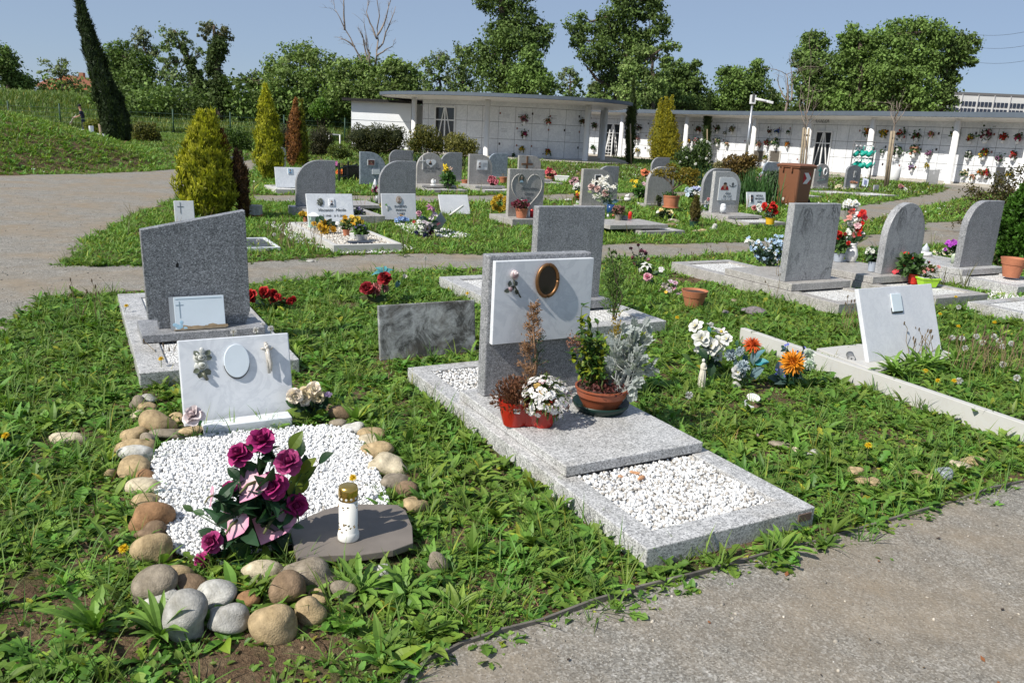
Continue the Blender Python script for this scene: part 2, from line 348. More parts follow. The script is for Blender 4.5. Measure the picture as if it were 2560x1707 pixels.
# metal strip along the road
mb=MB();E2=[]
for a,b_ in zip(EDGE[:-1],EDGE[1:]):
 n=max(2,int(np.linalg.norm(b_-a)/.25))
 for k in range(n):E2.append(a+(b_-a)*k/n)
E2=np.array(E2)[::-1];E2[:,:2]+=R_.normal(size=(len(E2),2))*.006
nv=np.gradient(E2,axis=0);nv=unit(np.stack([-nv[:,1],nv[:,0],nv[:,2]*0],1));h=.022+R_.normal(size=len(E2))*.006
q=np.stack([E2-nv*.005,E2+nv*.005,E2+nv*.005,E2-nv*.005],1);q[:,2:,2]=h[:,None];q[:,:2,2]=-.02
m_=len(E2);fs=[]
for a in range(m_-1):
 for e in range(4):fs.append([a*4+e,a*4+(e+1)%4,(a+1)*4+(e+1)%4,(a+1)*4+e])
o=mb.add(q.reshape(-1,3),np.array(fs),(.1,.095,.09)).build('edging_strip',plain('weathered_strip',(.15,.135,.115),.8,.1,.4,9))
tag(o,'thin dark metal edging strip between the weeds and the gravel road','edging')

# ================================================================ COLUMBARIUM
def offs(P,d):
 P=np.asarray(P,float);g_=np.gradient(P,axis=0);n=np.stack([g_[:,1],-g_[:,0]],1);return P+unit(n)*d
def smooth_line(P,n=6):
 P=np.asarray(P,float);t=np.arange(len(P));out=[]
 for k in range(len(P)-1):
  p0=P[max(k-1,0)];p1=P[k];p2=P[k+1];p3=P[min(k+2,len(P)-1)]
  for s in np.arange(n)/n:out.append(.5*(2*p1+(p2-p0)*s+(2*p0-5*p1+4*p2-p3)*s*s+(3*p1-p0-3*p2+p3)*s**3))
 out.append(P[-1]);return np.array(out)
def wallsheet(mb,P,z0,z1,th,col,rev=False):
 P=np.asarray(P);Q=offs(P,-th);n=len(P)
 v=np.vstack([np.c_[P,np.full(n,z0)],np.c_[P,np.full(n,z1)],np.c_[Q,np.full(n,z1)],np.c_[Q,np.full(n,z0)]])
 f=[]
 for a in range(n-1):
  for e in range(4):f.append([e*n+a,e*n+a+1,((e+1)%4)*n+a+1,((e+1)%4)*n+a])
 f+=[[0,n,2*n,3*n],[n-1,4*n-1,3*n-1,2*n-1]]
 mb.add(v,f,col)
MARB_W=veined('niche_marble',(.78,.79,.80),(.42,.44,.47),1.2,.30,(1,1,.8),.5)
JOINT=plain('joint_line',(.16,.16,.165),.8)
def pillar(parent,x,y,h=3.3):
 mb=MB();mb.lathe([(0,0),(.19,0),(.19,.04),(.165,.06),(.165,h),(0,h)],20);o=mb.build('pillar',MT['white'],parent,True);o.location=(x,y,0);return o
def glassdoor(parent,A,B_,z1=2.45):
 """dark glass doorway with white crossing bars between wall points A and B_"""
 A=np.asarray(A);B_=np.asarray(B_);wd=np.linalg.norm(B_-A);ux=np.r_[(B_-A)/wd,0];un=np.array([ux[1],-ux[0],0])
 o0=np.r_[A,0]+un*.03
 mb=MB();mb.prism([(0,.03),(wd,.03),(wd,z1),(0,z1)],-.02,o0,ux,(0,0,1),un);d=mb.build('door',MT['glass'],parent)
 mb=MB();zc=z1*.72
 def bar(x0,z0,x1,z1_,w_=.05):
  dx=np.array([x1-x0,z1_-z0]);dx/=np.linalg.norm(dx);nn=np.array([-dx[1],dx[0]])*w_/2;a=np.array([x0,z0]);b2=np.array([x1,z1_])
  mb.prism([a-nn,b2-nn,b2+nn,a+nn],.045,o0+un*.004+un*.002*R_.uniform(),ux,(0,0,1),un)
 for s in((0,0,0,z1),(wd,0,wd,z1),(wd/2,0,wd/2,z1)):bar(*s,.09)
 bar(0,z1,wd,z1,.1);bar(.04,zc,wd-.04,zc,.07);bar(.05,.05,wd/2-.07,z1-.08,.06);bar(wd/2+.07,z1-.08,wd-.05,.05,.06)
 mb.build('door_frame',MT['white'],d)
def joints(parent,P,zs,step):
 mb=MB();P=np.asarray(P);Q=offs(P,.004)
 for z in zs:wallsheet(mb,Q,z-.011,z+.011,.006,(.1,.1,.1))
 seg=np.r_[0,np.cumsum(np.linalg.norm(np.diff(Q,axis=0),axis=1))]
 for s in np.arange(step/2,seg[-1],step):
  k=min(np.searchsorted(seg,s)-1,len(Q)-2);k=max(k,0);u=unit(Q[k+1]-Q[k]);p=Q[k]+u*(s-seg[k]);nn=np.array([u[1],-u[0]])
  mb.prism([(-.008,zs[0]),(.008,zs[0]),(.008,zs[-1]),(-.008,zs[-1])],-.006,np.r_[p-nn*-.001,0],np.r_[u,0],(0,0,1),np.r_[nn,0]*1)
 mb.build('panel_joints',JOINT,parent)
ROOFM=plain('roof_metal',(.105,.13,.16),.6,.1,.08,3)
def roofslab(parent,eave,back,inner,zi=3.28,zo=3.45,zt=3.71):
 """roof with a pale soffit rising to the eave and a blue grey fascia"""
 n=len(eave);mb=MB();e=np.asarray(eave);b_=np.asarray(back)
 v=np.vstack([np.c_[e,np.full(n,zo)],np.c_[e,np.full(n,zt)],np.c_[b_,np.full(n,zt)],np.c_[b_,np.full(n,zo)]]);f=[]
 for a in range(n-1):
  f+=[[a+1,a,n+a,n+a+1],[n+a+1,n+a,2*n+a,2*n+a+1],[2*n+a+1,2*n+a,3*n+a,3*n+a+1]]
 f+=[[0,3*n,2*n,n],[n-1,2*n-1,3*n-1,4*n-1]]
 r=mb.add(v,f).build('roof',ROOFM,parent)
 mb=MB();ii=np.asarray(inner);e2=e*.985+b_*.015
 v=np.vstack([np.c_[e2,np.full(n,zo-.006)],np.c_[ii,np.full(n,zi)],np.c_[b_,np.full(n,zi-.02)]]);f=[]
 for a in range(n-1):f+=[[a,a+1,n+a+1,n+a],[n+a,n+a+1,2*n+a+1,2*n+a]]
 mb.add(v,f).build('soffit',MT['white'],r);return r
# --- long curved wing on the right
C2=[(4.2,68.6),(7.9,66),(12.3,62.2),(16.0,57.2),(18.2,52.6),(20.3,48.2),(23.1,44.2),(25.1,41),(27.8,36.8),(30.6,32.6)]
L2=smooth_line(C2,5)
W2=offs(L2,-1.05);E2_=offs(L2,.85)
wing2=thing('columbarium','long curved columbarium wing with white pillars, low grey roof and many flower niches','columbarium',(20,48,0))
wing2.location=(0,0,0)
mb=MB();wallsheet(mb,W2,0,3.3,.3,(1,1,1));mb.build('wall',MARB_W,wing2)
mb=MB();wallsheet(mb,offs(W2,.05),0,.10,.04,(1,1,1));mb.build('plinth',MT['concrete'],wing2)
joints(wing2,W2,[.10,1.03,2.0,2.97],1.0)
roofslab(wing2,E2_,offs(L2,-6),W2)
for c_ in C2[1:]:pillar(wing2,*c_)
mb=MB();P=offs(L2,1.0);n=len(P);v=np.vstack([np.c_[P,np.full(n,.03)],np.c_[W2,np.full(n,.03)],np.c_[P,np.full(n,-.1)]]);f=[]
for a in range(n-1):f+=[[a,a+1,n+a+1,n+a],[2*n+a,2*n+a+1,a+1,a]]
mb.add(v,f).build('floor_slab',MT['concrete'],wing2)
def onwall(P,q):
 """where the sight line through q meets the upright wall along polyline P"""
 d=ray(q);best=None
 for a,b_ in zip(P[:-1],P[1:]):
  A_=np.array([[d[0],a[0]-b_[0]],[d[1],a[1]-b_[1]]]);r_=a-CAM0[:2]
  if abs(np.linalg.det(A_))<1e-9:continue
  t_,u_=np.linalg.solve(A_,r_)
  if t_>0 and-.02<=u_<=1.02 and(best is None or t_<best[0]):
   un=unit(b_-a);best=(t_,CAM0+t_*d,np.array([un[1],-un[0],0]))
 return best[1],best[2]
for a,b_ in(((4,575,1390),(4,705,1395)),((3,775,1290),(3,895,1290))):
 p,_n=onwall(W2,Z(*a));p2,_n=onwall(W2,Z(*b_));glassdoor(wing2,p[:2]+_n[:2]*.002,p2[:2]+_n[:2]*.002,2.55 if a[0]==4 else 2.6)
def textobj(s,size,parent,loc,M=None,name='lettering',mat=None,shear=0,align='CENTER',ext=.0015,off=0,rotx=90,rotz=0):
 cu=bpy.data.curves.new(name,'FONT');cu.body=s;cu.size=size;cu.align_x=align;cu.extrude=ext;cu.shear=shear;cu.offset=off;cu.resolution_u=3
 cu.materials.append(mat or MT['ink']);o=bpy.data.objects.new(name,cu);COL.objects.link(o);o.parent=parent
 me=bpy.data.meshes.new_from_object(o);bpy.data.objects.remove(o);o=bpy.data.objects.new(name,me);COL.objects.link(o);o.parent=parent
 o.location=[float(x) for x in loc];o.rotation_euler=(rad(rotx),0,rotz);return o
p,n_=onwall(W2,Z(4,660,1030));textobj('COZZA',.34,wing2,p+n_*.03,rotz=math.atan2(n_[0],-n_[1]))
# --- nearer wing with deep canopy
C1=[(-10.2,56.2),(-7.0,53),(-2.2,50.6),(3.95,50.9),(5.4,54.6),(5.6,58.6)]
L1=smooth_line([(-9,54.6),(-7.0,53),(-4.6,51.5),(-2.2,50.6),(1.0,50.4),(3.95,50.9),(5.1,52.4),(5.4,54.6),(5.5,58.6),(5.6,63)],4)
W1=smooth_line([(-6.6,54.2),(-4.4,52.6),(-2.0,51.7),(1.0,51.45),(3.2,51.7),(4.3,53.2),(4.4,57),(4.5,64)],4)
wing1=thing('columbarium','nearer columbarium wing with rounded overhanging roof and a marble wall in shade','columbarium')
mb=MB();wallsheet(mb,W1,0,3.36,.3,(1,1,1));mb.build('wall',MARB_W,wing1);joints(wing1,W1,[.1,1.1,2.12,3.05],1.05)
EV1=smooth_line([(-9.4,54),(-8.3,52.0),(-5.5,49.3),(-2.0,47.6),(1.2,47.2),(4.0,47.7),(6.0,49.6),(6.9,52.4),(7.0,56),(7.0,61)],4)
IN1=smooth_line([(-9.0,56),(-6.6,54.2),(-4.4,52.6),(-2.0,51.7),(1.0,51.45),(3.2,51.7),(4.3,53.2),(4.4,55),(4.4,57),(4.5,62)],4)
BK1=smooth_line([(-8.4,62),(-6,61),(-4.4,60),(-2.0,60),(1.0,60),(1.2,60),(1.5,60.5),(1.6,61),(1.8,62),(2.5,63)],4)
roofslab(wing1,EV1,BK1,IN1,3.34,3.46,3.66)
for c_ in C1[1:]:pillar(wing1,*c_,3.36)
p,_n=onwall(W1,Z(2,1505,1150));p2,_n=onwall(W1,Z(2,1668,1150));glassdoor(wing1,p[:2]+_n[:2]*.002,p2[:2]+_n[:2]*.002,2.9)
mb=MB();mb.prism([(x,y) for x,y in EV1]+[(x,y) for x,y in BK1[::-1]],.05,(0,0,0),(1,0,0),(0,1,0),(0,0,1));mb.build('floor_slab',MT['concrete'],wing1)
# niche photographs and inscriptions on both wings
pm=[MB().box((0,-.006,0),(.10,.012,.14),(.05,.04,.04)),MB().box((0,-.006,0),(.09,.012,.12),(.25,.12,.09)),MB().box((0,-.006,0),(.42,.004,.03),(.45,.46,.48))]
pm[2].box((0,-.006,-.09),(.34,.004,.025),(.45,.46,.48));pm[2].box((0,-.006,-.17),(.38,.004,.025),(.45,.46,.48))
pmeshes=[x.build('photo_plaque' if k<2 else 'inscription',MT['paint']) for k,x in enumerate(pm)]
cnt=0
for P,wg,a0,a1 in((W2,wing2,4,47),(W1,wing1,9,22)):
 seg=np.r_[0,np.cumsum(np.linalg.norm(np.diff(P,axis=0),axis=1))]
 for s in np.arange(4.6 if wg is wing2 else 5.2,seg[-1]-4,1.0):
  for z in(.6,1.58,2.5):
   k=max(0,min(np.searchsorted(seg,s)-1,len(P)-2));u=unit(P[k+1]-P[k]);p=P[k]+u*(s-seg[k]);nn=np.array([u[1],-u[0]]);qx=proj((p[0],p[1],z))[0]
   if qx>2600 or 2010<qx<2135 or 1500<qx<1560 or 1070<qx<1260:continue
   for src,dx,dz in((pmeshes[R_.integers(0,2)],-.28,.18),(pmeshes[2],.02,.12)):
    if R_.uniform()<.3 or cnt>170:continue
    o=src.copy();COL.objects.link(o);o.parent=wg;cnt+=1;pp=p+u*(dx+R_.uniform(-.08,.08))+nn*.004
    o.location=(pp[0],pp[1],z+dz+R_.uniform(-.06,.06));o.rotation_euler=(0,0,math.atan2(u[1],u[0]))
for o in pmeshes:bpy.data.objects.remove(o)
# open wall niches in the lower row
for q in(((q_:='q'),718,785),('q',930,790)):
 p,n_=onwall(W2,Z(*q));ux=np.array([-n_[1],n_[0],0]);mb=MB()
 mb.prism([(-.5,-.36),(.5,-.36),(.5,.36),(-.5,.36)],.02,p+n_*.006,ux,(0,0,1),n_,(.10,.09,.075));
 for s in(-1,1):mb.box(p+n_*.06+ux*.5*s,(.07,.07,.76),(.6,.57,.52))
 mb.box(p+n_*.06+np.array([0,0,.38]),(.09,.09,.07),(.6,.57,.52));mb.build('open_niche',MT['matte'],wing2)
# bouquets in the niches
def posy(mb,c,r,cols,n=26,flat=.6):
 for k in range(n):
  d=unit(R_.normal(size=3));p=c+d*r*np.array([1,flat,1])*R_.uniform(.35,1);cc=np.array(cols[R_.integers(len(cols))])*R_.uniform(.4,.9)
  mb.blob(p,(r*.26,)*3,np.minimum(cc,.9),6,4,.2,k)
 P=c+R_.normal(size=(n*2,3))*r*.55*np.array([1,flat,1]);mb.cards(P,r*.35,np.array((.04,.09,.025))*R_.uniform(.6,1.4,(n*2,1)))
PAL=dict(red=(.5,.03,.02),darkred=(.18,.02,.02),pink=(.65,.25,.28),rose=(.55,.05,.18),white=(.75,.75,.70),cream=(.68,.60,.38),yellow=(.75,.52,.04),orange=(.72,.24,.03),peach=(.70,.38,.25),
 mauve=(.32,.14,.26),maroon=(.20,.03,.06),blue=(.08,.14,.55),brown=(.16,.08,.04),green=(.05,.12,.03),dark=(.05,.05,.05),lilac=(.45,.35,.6),paleblue=(.42,.58,.75))
NICHE=[('q',195,430,45,'darkred green','top row, left of the slim cypress'),('q',292,485,28,'brown white','small, in a square white pot in the top row'),
 ('q',385,440,45,'brown cream','top row, just left of a white pillar'),('q',198,600,46,'cream green','second row, above the iris clump'),('q',315,630,36,'peach cream','second row, left of a white pillar'),
 ('q',665,465,34,'yellow green','top row, just right of the camera pole'),('q',878,468,34,'darkred','drooping, top row, left of the blue bunch'),('q',983,465,40,'blue','top row, the only blue one'),
 ('q',1122,470,30,'green dark','half behind a pillar, top row, left of the lettered door'),('q',643,632,34,'white green','second row, right beside the camera pole'),('q',735,630,48,'pink peach','second row, above the open niches'),
 ('q',850,612,46,'darkred brown','second row, above the gap between the open niches'),('q',968,610,58,'white cream green','large, second row, above the right open niche'),('q',1110,635,38,'orange','second row, behind the pillar left of the lettered door'),
 ('q',822,805,36,'yellow green','lower row, between the two open niches'),(4,1060,1115,40,'orange yellow darkred','top row, just above the can rack'),(4,1190,1120,38,'orange yellow','top row, left of the tall stakes'),
 (4,1335,1130,42,'red white','top row, with one broad leaf, right of the stakes'),(4,1465,1145,40,'darkred green','trailing, top row'),(4,1585,1130,32,'pink yellow','top row, touching a pillar above the metal sign'),
 (4,1790,1130,42,'white yellow green','oval, top row right of the sign pillar'),(4,1915,1160,34,'yellow red','top row, in the shape of a small fan'),(4,2055,1130,54,'maroon pink white','largest, top row'),
 (4,2190,1150,36,'red','top row, right of the last pillar'),(4,2315,1158,36,'red rose','top row, at the right end'),(4,1175,1272,22,'white green','tiny, second row beside the can rack'),(4,1305,1265,46,'white green dark','second row, right of the stakes'),
 (4,1447,1265,46,'peach brown','second row, pyramid shaped'),(4,1562,1290,30,'mauve','second row, behind the sign pillar'),(4,1895,1300,34,'white dark','wreath like, second row'),(4,2030,1290,42,'yellow red','second row, tall pointed'),
 (4,2155,1330,32,'dark mauve','second row, right of a pillar'),(4,2275,1300,36,'pink red','second row at the right end'),(4,1420,1405,28,'mauve lilac','lower row, a thin sprig'),(4,1545,1390,24,'yellow','lower row, above the metal sign'),
 (4,1860,1455,34,'cream green','lower row, spiky'),(4,1930,1488,30,'peach','lower row, near the floor'),(4,2000,1448,34,'peach orange','lower row, beside the crimson bunch'),(4,2048,1448,36,'rose red','lower row, left of the last pillar'),
 (4,2232,1465,28,'yellow','lower row behind the dark shrub'),(3,1075,1075,28,'brown dark','top row, left of the golden conifer'),(3,1058,1160,24,'mauve pink','second row, left of the golden conifer'),(3,1060,1262,24,'yellow white','lower row, left of the golden conifer'),
 (3,1577,1085,28,'red brown','top row, left of the slim cypress'),(3,1490,1185,20,'orange yellow','second row, right of the golden conifer'),(3,1560,1185,30,'pink white','second row, left of the slim cypress'),(3,700,1055,28,'brown green','top row, left of the ladder door'),(3,690,1240,26,'green','lower row, left of the ladder door')]
NICHE1=[(3,105,1000,34,'pink mauve','upper row, beside a dark photo'),(3,305,1018,28,'red peach','upper row'),(3,105,1128,32,'rose brown','middle row'),(3,303,1275,30,'red yellow','lowest row above the ground flowers'),(3,85,1252,26,'yellow','lowest row'),(3,575,1020,28,'brown','upper row, between two pillars'),(3,15,1302,18,'green','small, lowest row')]
for P,lst,where in((W2,NICHE,''),(W1,NICHE1,' on the shaded wall')):
 for k,x,y,r,cs,txt in lst:
  p,n_=onwall(P,Z(k,x,y));s=WIN[k][2];r_=r*.88/s*mpp(p);p=p+n_*(r_*.65+.06)
  t_=thing('niche_bouquet','%s niche bouquet%s, %s'%(cs.replace(' ',' and ',1).replace('darkred','dark red').replace('rose','crimson'),where,txt),'flowers',(p[0],p[1],p[2]-r_*1.5),0,'bouquets in the wall niches')
  mb=MB();posy(mb,np.array([0,0,r_*1.5]),r_,[PAL[c_] for c_ in cs.split()]);mb.build('flowers',MT['petal'],t_)
  MB().lathe([(0,-.02),(r_*.28,-.02),(r_*.42,r_*.3),(r_*.3,r_*.9),(r_*.4,r_*1.1)],10).build('vase',MT['white'],t_,True)
at_=lambda q,d:np.r_[(CAM0+ray(q)*(d/ray(q)[1]))[:2],0]
# --- things standing by the long wing
def put(q,z=0.0):return G(q,z)
# sheet metal sign board
p=put(Z('n',655,1078));wd=195/5.058*mpp(p);h_=hz(p,Z('n',655,890)[1]);sgn=thing('metal_sign','plain galvanised sheet metal board standing at the path by a pillar','board',p,rad(20))
MB().box((0,0,h_/2+.02),(wd*.9,.03,h_),(.45,.47,.48)).build('sheet',MT['steel'],sgn,bevel=.004)
for s in(-1,1):MB().box((s*wd*.42,.045,h_/2),(.05,.05,h_+.06),(.4,.4,.4)).build('post',MT['steel'],sgn)
MB().box((-.02,-.018,h_-.12),(.1,.004,.16),(.75,.75,.75)).build('sticker',MT['paint'],sgn)
# white cylinder bin
p=put(Z('n',160,1032));h_=hz(p,Z('n',160,830)[1]);hh=hz(p,Z('n',195,770)[1]);cyl=thing('white_cylinder','white painted gas cylinder shaped container with a metal collar beside the tall stakes','cylinder',p)
MB().lathe([(0,0),(.24,0),(.30,.06),(.32,.3),(.32,h_*.72),(.27,h_*.93),(.12,h_),(0,h_)],20).build('body',MT['white'],cyl,True)
c_=MB();c_.tube([(.17*math.cos(a),.17*math.sin(a),hh-.05) for a in np.linspace(0,6.0,14)],.02,5)
for a in(0,2.1,4.2):c_.tube([(.17*math.cos(a),.17*math.sin(a),h_-.05),(.17*math.cos(a),.17*math.sin(a),hh-.05)],.018,5)
c_.build('collar',MT['steel'],cyl)
# grey panel
p=put(Z('n',1480,1110));h_=hz(p,Z('n',1500,850)[1]);gp=thing('grey_stele','tall narrow dark grey panel standing right of the last pillar','panel',p,rad(20));MB().box((0,0,h_/2),(.62,.06,h_),(.12,.125,.13)).build('panel',MT['matte'],gp,bevel=.01);MB().box((0,0,.02),(.7,.3,.04),(.1,.1,.1)).build('foot',MT['matte'],gp)
# can rack
p=put(Z(4,965,1510));hr=hz(p,Z(4,985,1188)[1]);wr=200/3.357*mpp(p);rk=thing('can_rack','tall metal rack holding teal watering cans on hooks in two rows','rack',p,rad(14))
for s in(-1,1):MB().tube([(s*wr/2,0,0),(s*wr/2,0,hr)],.035,6,(.2,.2,.2)).build('post',MT['matte'],rk)
for z in(hr,hr*.90,hr*.57):MB().tube([(-wr/2,0,z),(wr/2,0,z)],.03,6,(.22,.22,.22)).build('rail',MT['matte'],rk)
for r_,z in enumerate((hr*.90,hr*.57)):
 for k in range(5):
  MB().box((-wr*.38+k*wr*.19,-.05,z-.03),(.09,.08,.07),(.75,.75,.75)).build('hook',MT['paint'],rk)
TEAL=plain('teal_plastic',(.014,.33,.25),.4,0,.06,5)
def wcan(q,rz,label):
 P=V(p,q);t_=thing('watering_can',label,'watering can',P,rz,'teal watering cans on the rack')
 M=rot(.4,0,1.05)
 MB().lathe([(0,-.2),(.11,-.2),(.12,-.17),(.105,.17),(.08,.2),(0,.2)],14,(0,-.1,0),M=M).build('body',TEAL,t_,True)
 MB().tube([(.08,-.1,-.12),(.2,-.1,-.05),(.3,-.1,.16)],[.03,.022,.03],7).build('spout',TEAL,t_,True)
 MB().tube([(-.1,-.1,.16),(-.05,-.1,.32),(.08,-.1,.34),(.14,-.1,.2)],.016,6).build('handle',TEAL,t_,True)
for k,(x,y,rz,tx) in enumerate([(935,1288,.3,'leftmost'),(980,1280,1.2,'second from the left'),(1012,1290,-.5,'third from the left'),(1050,1290,.2,'rightmost')]):wcan(Z(4,x,y),rz,'teal watering can hanging on the upper rail of the rack, '+tx)
for k,(x,y,rz,tx) in enumerate([(925,1378,.2,'leftmost, behind a small headstone'),(965,1383,1.4,'second from the left'),(1000,1390,-1.2,'third from the left'),(1040,1388,.1,'rightmost')]):wcan(Z(4,x,y),rz,'teal watering can hanging on the lower rail of the rack, '+tx)
# step ladder leaning in the doorway
p,n_=onwall(W2,Z(3,850,1305));p=p+n_*.6;p[2]=0.03;hl=hz(p,Z(3,845,1090)[1])*1.0;ld=thing('ladder','white metal step ladder standing in front of the left glass door','ladder',p,math.atan2(n_[0],-n_[1]))
for s in(-1,1):
 MB().tube([(s*.32,-.35,0),(s*.16,0,hl)],.03,6).build('rail',MT['white'],ld);MB().tube([(s*.36,.35,0),(s*.16,.03,hl)],.022,6).build('rear_leg',MT['white'],ld)
for k in range(1,8):f_=k/8;MB().box((0,-.35*(1-f_),hl*f_),(.62-.3*f_,.1,.03),(.8,.8,.8)).build('step',MT['white'],ld)
# camera pole
p=at_(Z('q',548,800),44);hp=hz(p,Z('q',612,90)[1]);cp=thing('camera_pole','thin grey pole with a white camera and floodlight on top','pole',p)
MB().tube([(0,0,0),(0,0,hp)],[.075,.055],8).build('pole',MT['steel'],cp,True);MB().box((0,0,hp+.16),(.28,.22,.46),(.8,.8,.8)).build('control_box',MT['white'],cp,bevel=.02)
MB().tube([(.1,-.05,hp+.2),(.75,-.2,hp+.08)],.07,8).build('camera_arm',MT['white'],cp,True);MB().box((.85,-.22,hp+.06),(.34,.13,.13),(.8,.8,.8),rot(0,0,.2)).build('camera',MT['white'],cp,bevel=.02);MB().box((-.02,-.135,hp+.25),(.12,.01,.4),(.1,.1,.1)).build('grille',MT['paint'],cp)
# white shed with dark corrugated roof
at=lambda q,d:CAM0+ray(q)*(d/ray(q)[1])
def col_at(q,d):p=at(q,d);return np.array([p[0],p[1],0])
sh=thing('shed','white sheet metal shed with dark corrugated roof left of the columbarium','shed');a=at(Z(2,800,1000),56);b_=at(Z(2,1300,1000),55.5);u=unit((b_-a)*[1,1,0]);L_=np.linalg.norm((b_-a)[:2]);up_=np.array([-u[1],u[0],0]);zt=at(Z(2,900,850),56)[2]
SHED=plain('white_sheet',(.80,.82,.84),.5,0,.03,2)
MB().prism([(0,0),(L_,0),(L_,zt),(0,zt)],4,np.r_[a[:2],0],u,(0,0,1),up_).build('wall',SHED,sh)
mb=MB()
for k in range(40):mb.tube([np.r_[a[:2],zt+.06]-u*.4+u*(L_+.4)*k/39-up_*.5,np.r_[a[:2],zt+.16]-u*.4+u*(L_+.4)*k/39+up_*4.3],.1,6)
mb.build('roof',plain('dark_roofing',(.03,.028,.028),.9),sh)
mb=MB();mb.box(np.r_[a[:2],zt*.60]+u*L_*.5-up_*.012,(L_,.012,.02),(.3,.32,.34),np.stack([u,up_,[0,0,1]],1));mb.box(np.r_[a[:2],zt*.32]+u*L_*.55-up_*.02,(L_*.6,.03,.35),(.25,.32,.38),np.stack([u,up_,[0,0,1]],1));mb.build('panel_seam',MT['paint'],sh)
# cooler box by the wing
# --- buildings far off
hs=thing('house','distant house with a red tiled roof behind pale trees','house');d_=150;a=at(Z(1,330,800),d_);b_=at(Z(1,790,820),d_);zr=at(Z(1,500,735),d_)[2];zp=at(Z(1,600,682),d_)[2];W_=b_[0]-a[0]
MB().box(((a[0]+b_[0])/2,d_+5,zr/2),(W_,10,zr),(.50,.42,.34)).build('wall',MT['matte'],hs)
MB().prism([(-1,0),(11.6,0),(5,zp-zr+.6)],W_+1.5,(a[0]-.7,d_,zr-.1),(0,1,0),(0,0,1),(1,0,0)).build('roof',plain('red_tiles',(.26,.10,.06),.9,0,.3,2),hs)
for k in range(4):MB().box((a[0]+W_*(.2+.2*k),d_-.04,zr-1.9),(1.2,.08,1.5),(.08,.09,.1)).build('window',MT['paint'],hs)
MB().box((a[0]+W_*.6,d_+4,zp+.9),(.8,.8,1.6),(.3,.16,.1)).build('chimney',MT['matte'],hs)
MB().prism([(0,0),(9,0),(4.5,2.6)],12,at(Z(1,335,735),d_-6)+np.array([0,0,-.3]),(1,0,0),(0,0,1),(0,1,0)).build('gable',plain('orange_tiles',(.42,.16,.08),.9,0,.2,2),hs)
bl=thing('office_building','long white industrial building with two rows of dark windows far right','building');d_=190;a=at(Z(4,1560,780),d_);zt=at(Z(4,1700,785),d_)[2];zt2=at(Z(4,2340,822),d_)[2];ux=unit(np.array([1,-.10,0]));un=np.array([-ux[1]*-1,1,0])*np.array([1,1,0]);un=np.array([.10,1,0])
MB().prism([(0,-2),(120,-2),(120,zt),(0,zt)],30,np.r_[a[:2],0],ux,(0,0,1),un).build('wall',plain('pale_cladding',(.62,.62,.60),.7,0,.05,.3),bl)
MB().prism([(0,0),(120,0),(120,.5),(0,.5)],30.3,np.r_[a[:2]-un[:2]*.15,zt-.1],ux,(0,0,1),un).build('roof_edge',plain('dark_edge',(.15,.15,.15),.7),bl)
wm=None;zrow=[at(Z(4,1850,872),d_)[2],at(Z(4,1850,930),d_)[2]]
for r_ in range(2):
 for gidx in range(9):
  for k in range(4):
   pp=np.r_[a[:2],zrow[r_]]+ux*(3.9+gidx*3.45+k*.84)-un*.06;wn_=MB().box((0,0,0),(.62,.14,1.0),(.035,.045,.07)).build('window',MT['paint'],bl) if wm is None else wm.copy()
   if wm is not None:COL.objects.link(wn_)
   wm=wm or wn_;wn_.parent=bl;wn_.location=pp;wn_.rotation_euler=(0,0,math.atan2(ux[1],ux[0]))
mb=MB()
for k in range(14):mb.box(np.r_[a[:2],zt/2+1]+ux*(3.65+k*3.45)-un*.1,(.12,.2,zt-2),(.5,.5,.5))
mb.build('cladding_ribs',MT['paint'],bl)
for k,(y0,y1) in enumerate([(290,205),(395,330),(520,458)]):
 A_=at(Z(4,1900,y0),150);B_=at(Z(4,2700,y1-25),110);B_[2]+=0
 pts=[A_+(B_-A_)*s+np.array([0,0,-.8*math.sin(s*math.pi)]) for s in np.linspace(-.25,1,14)]
 tag(MB().tube(pts,.022,4,(.05,.05,.055)).build('power_line',MT['matte']),'thin overhead power line at the far right, %s of three'%['topmost','middle','lowest'][k],'cable','overhead power lines')

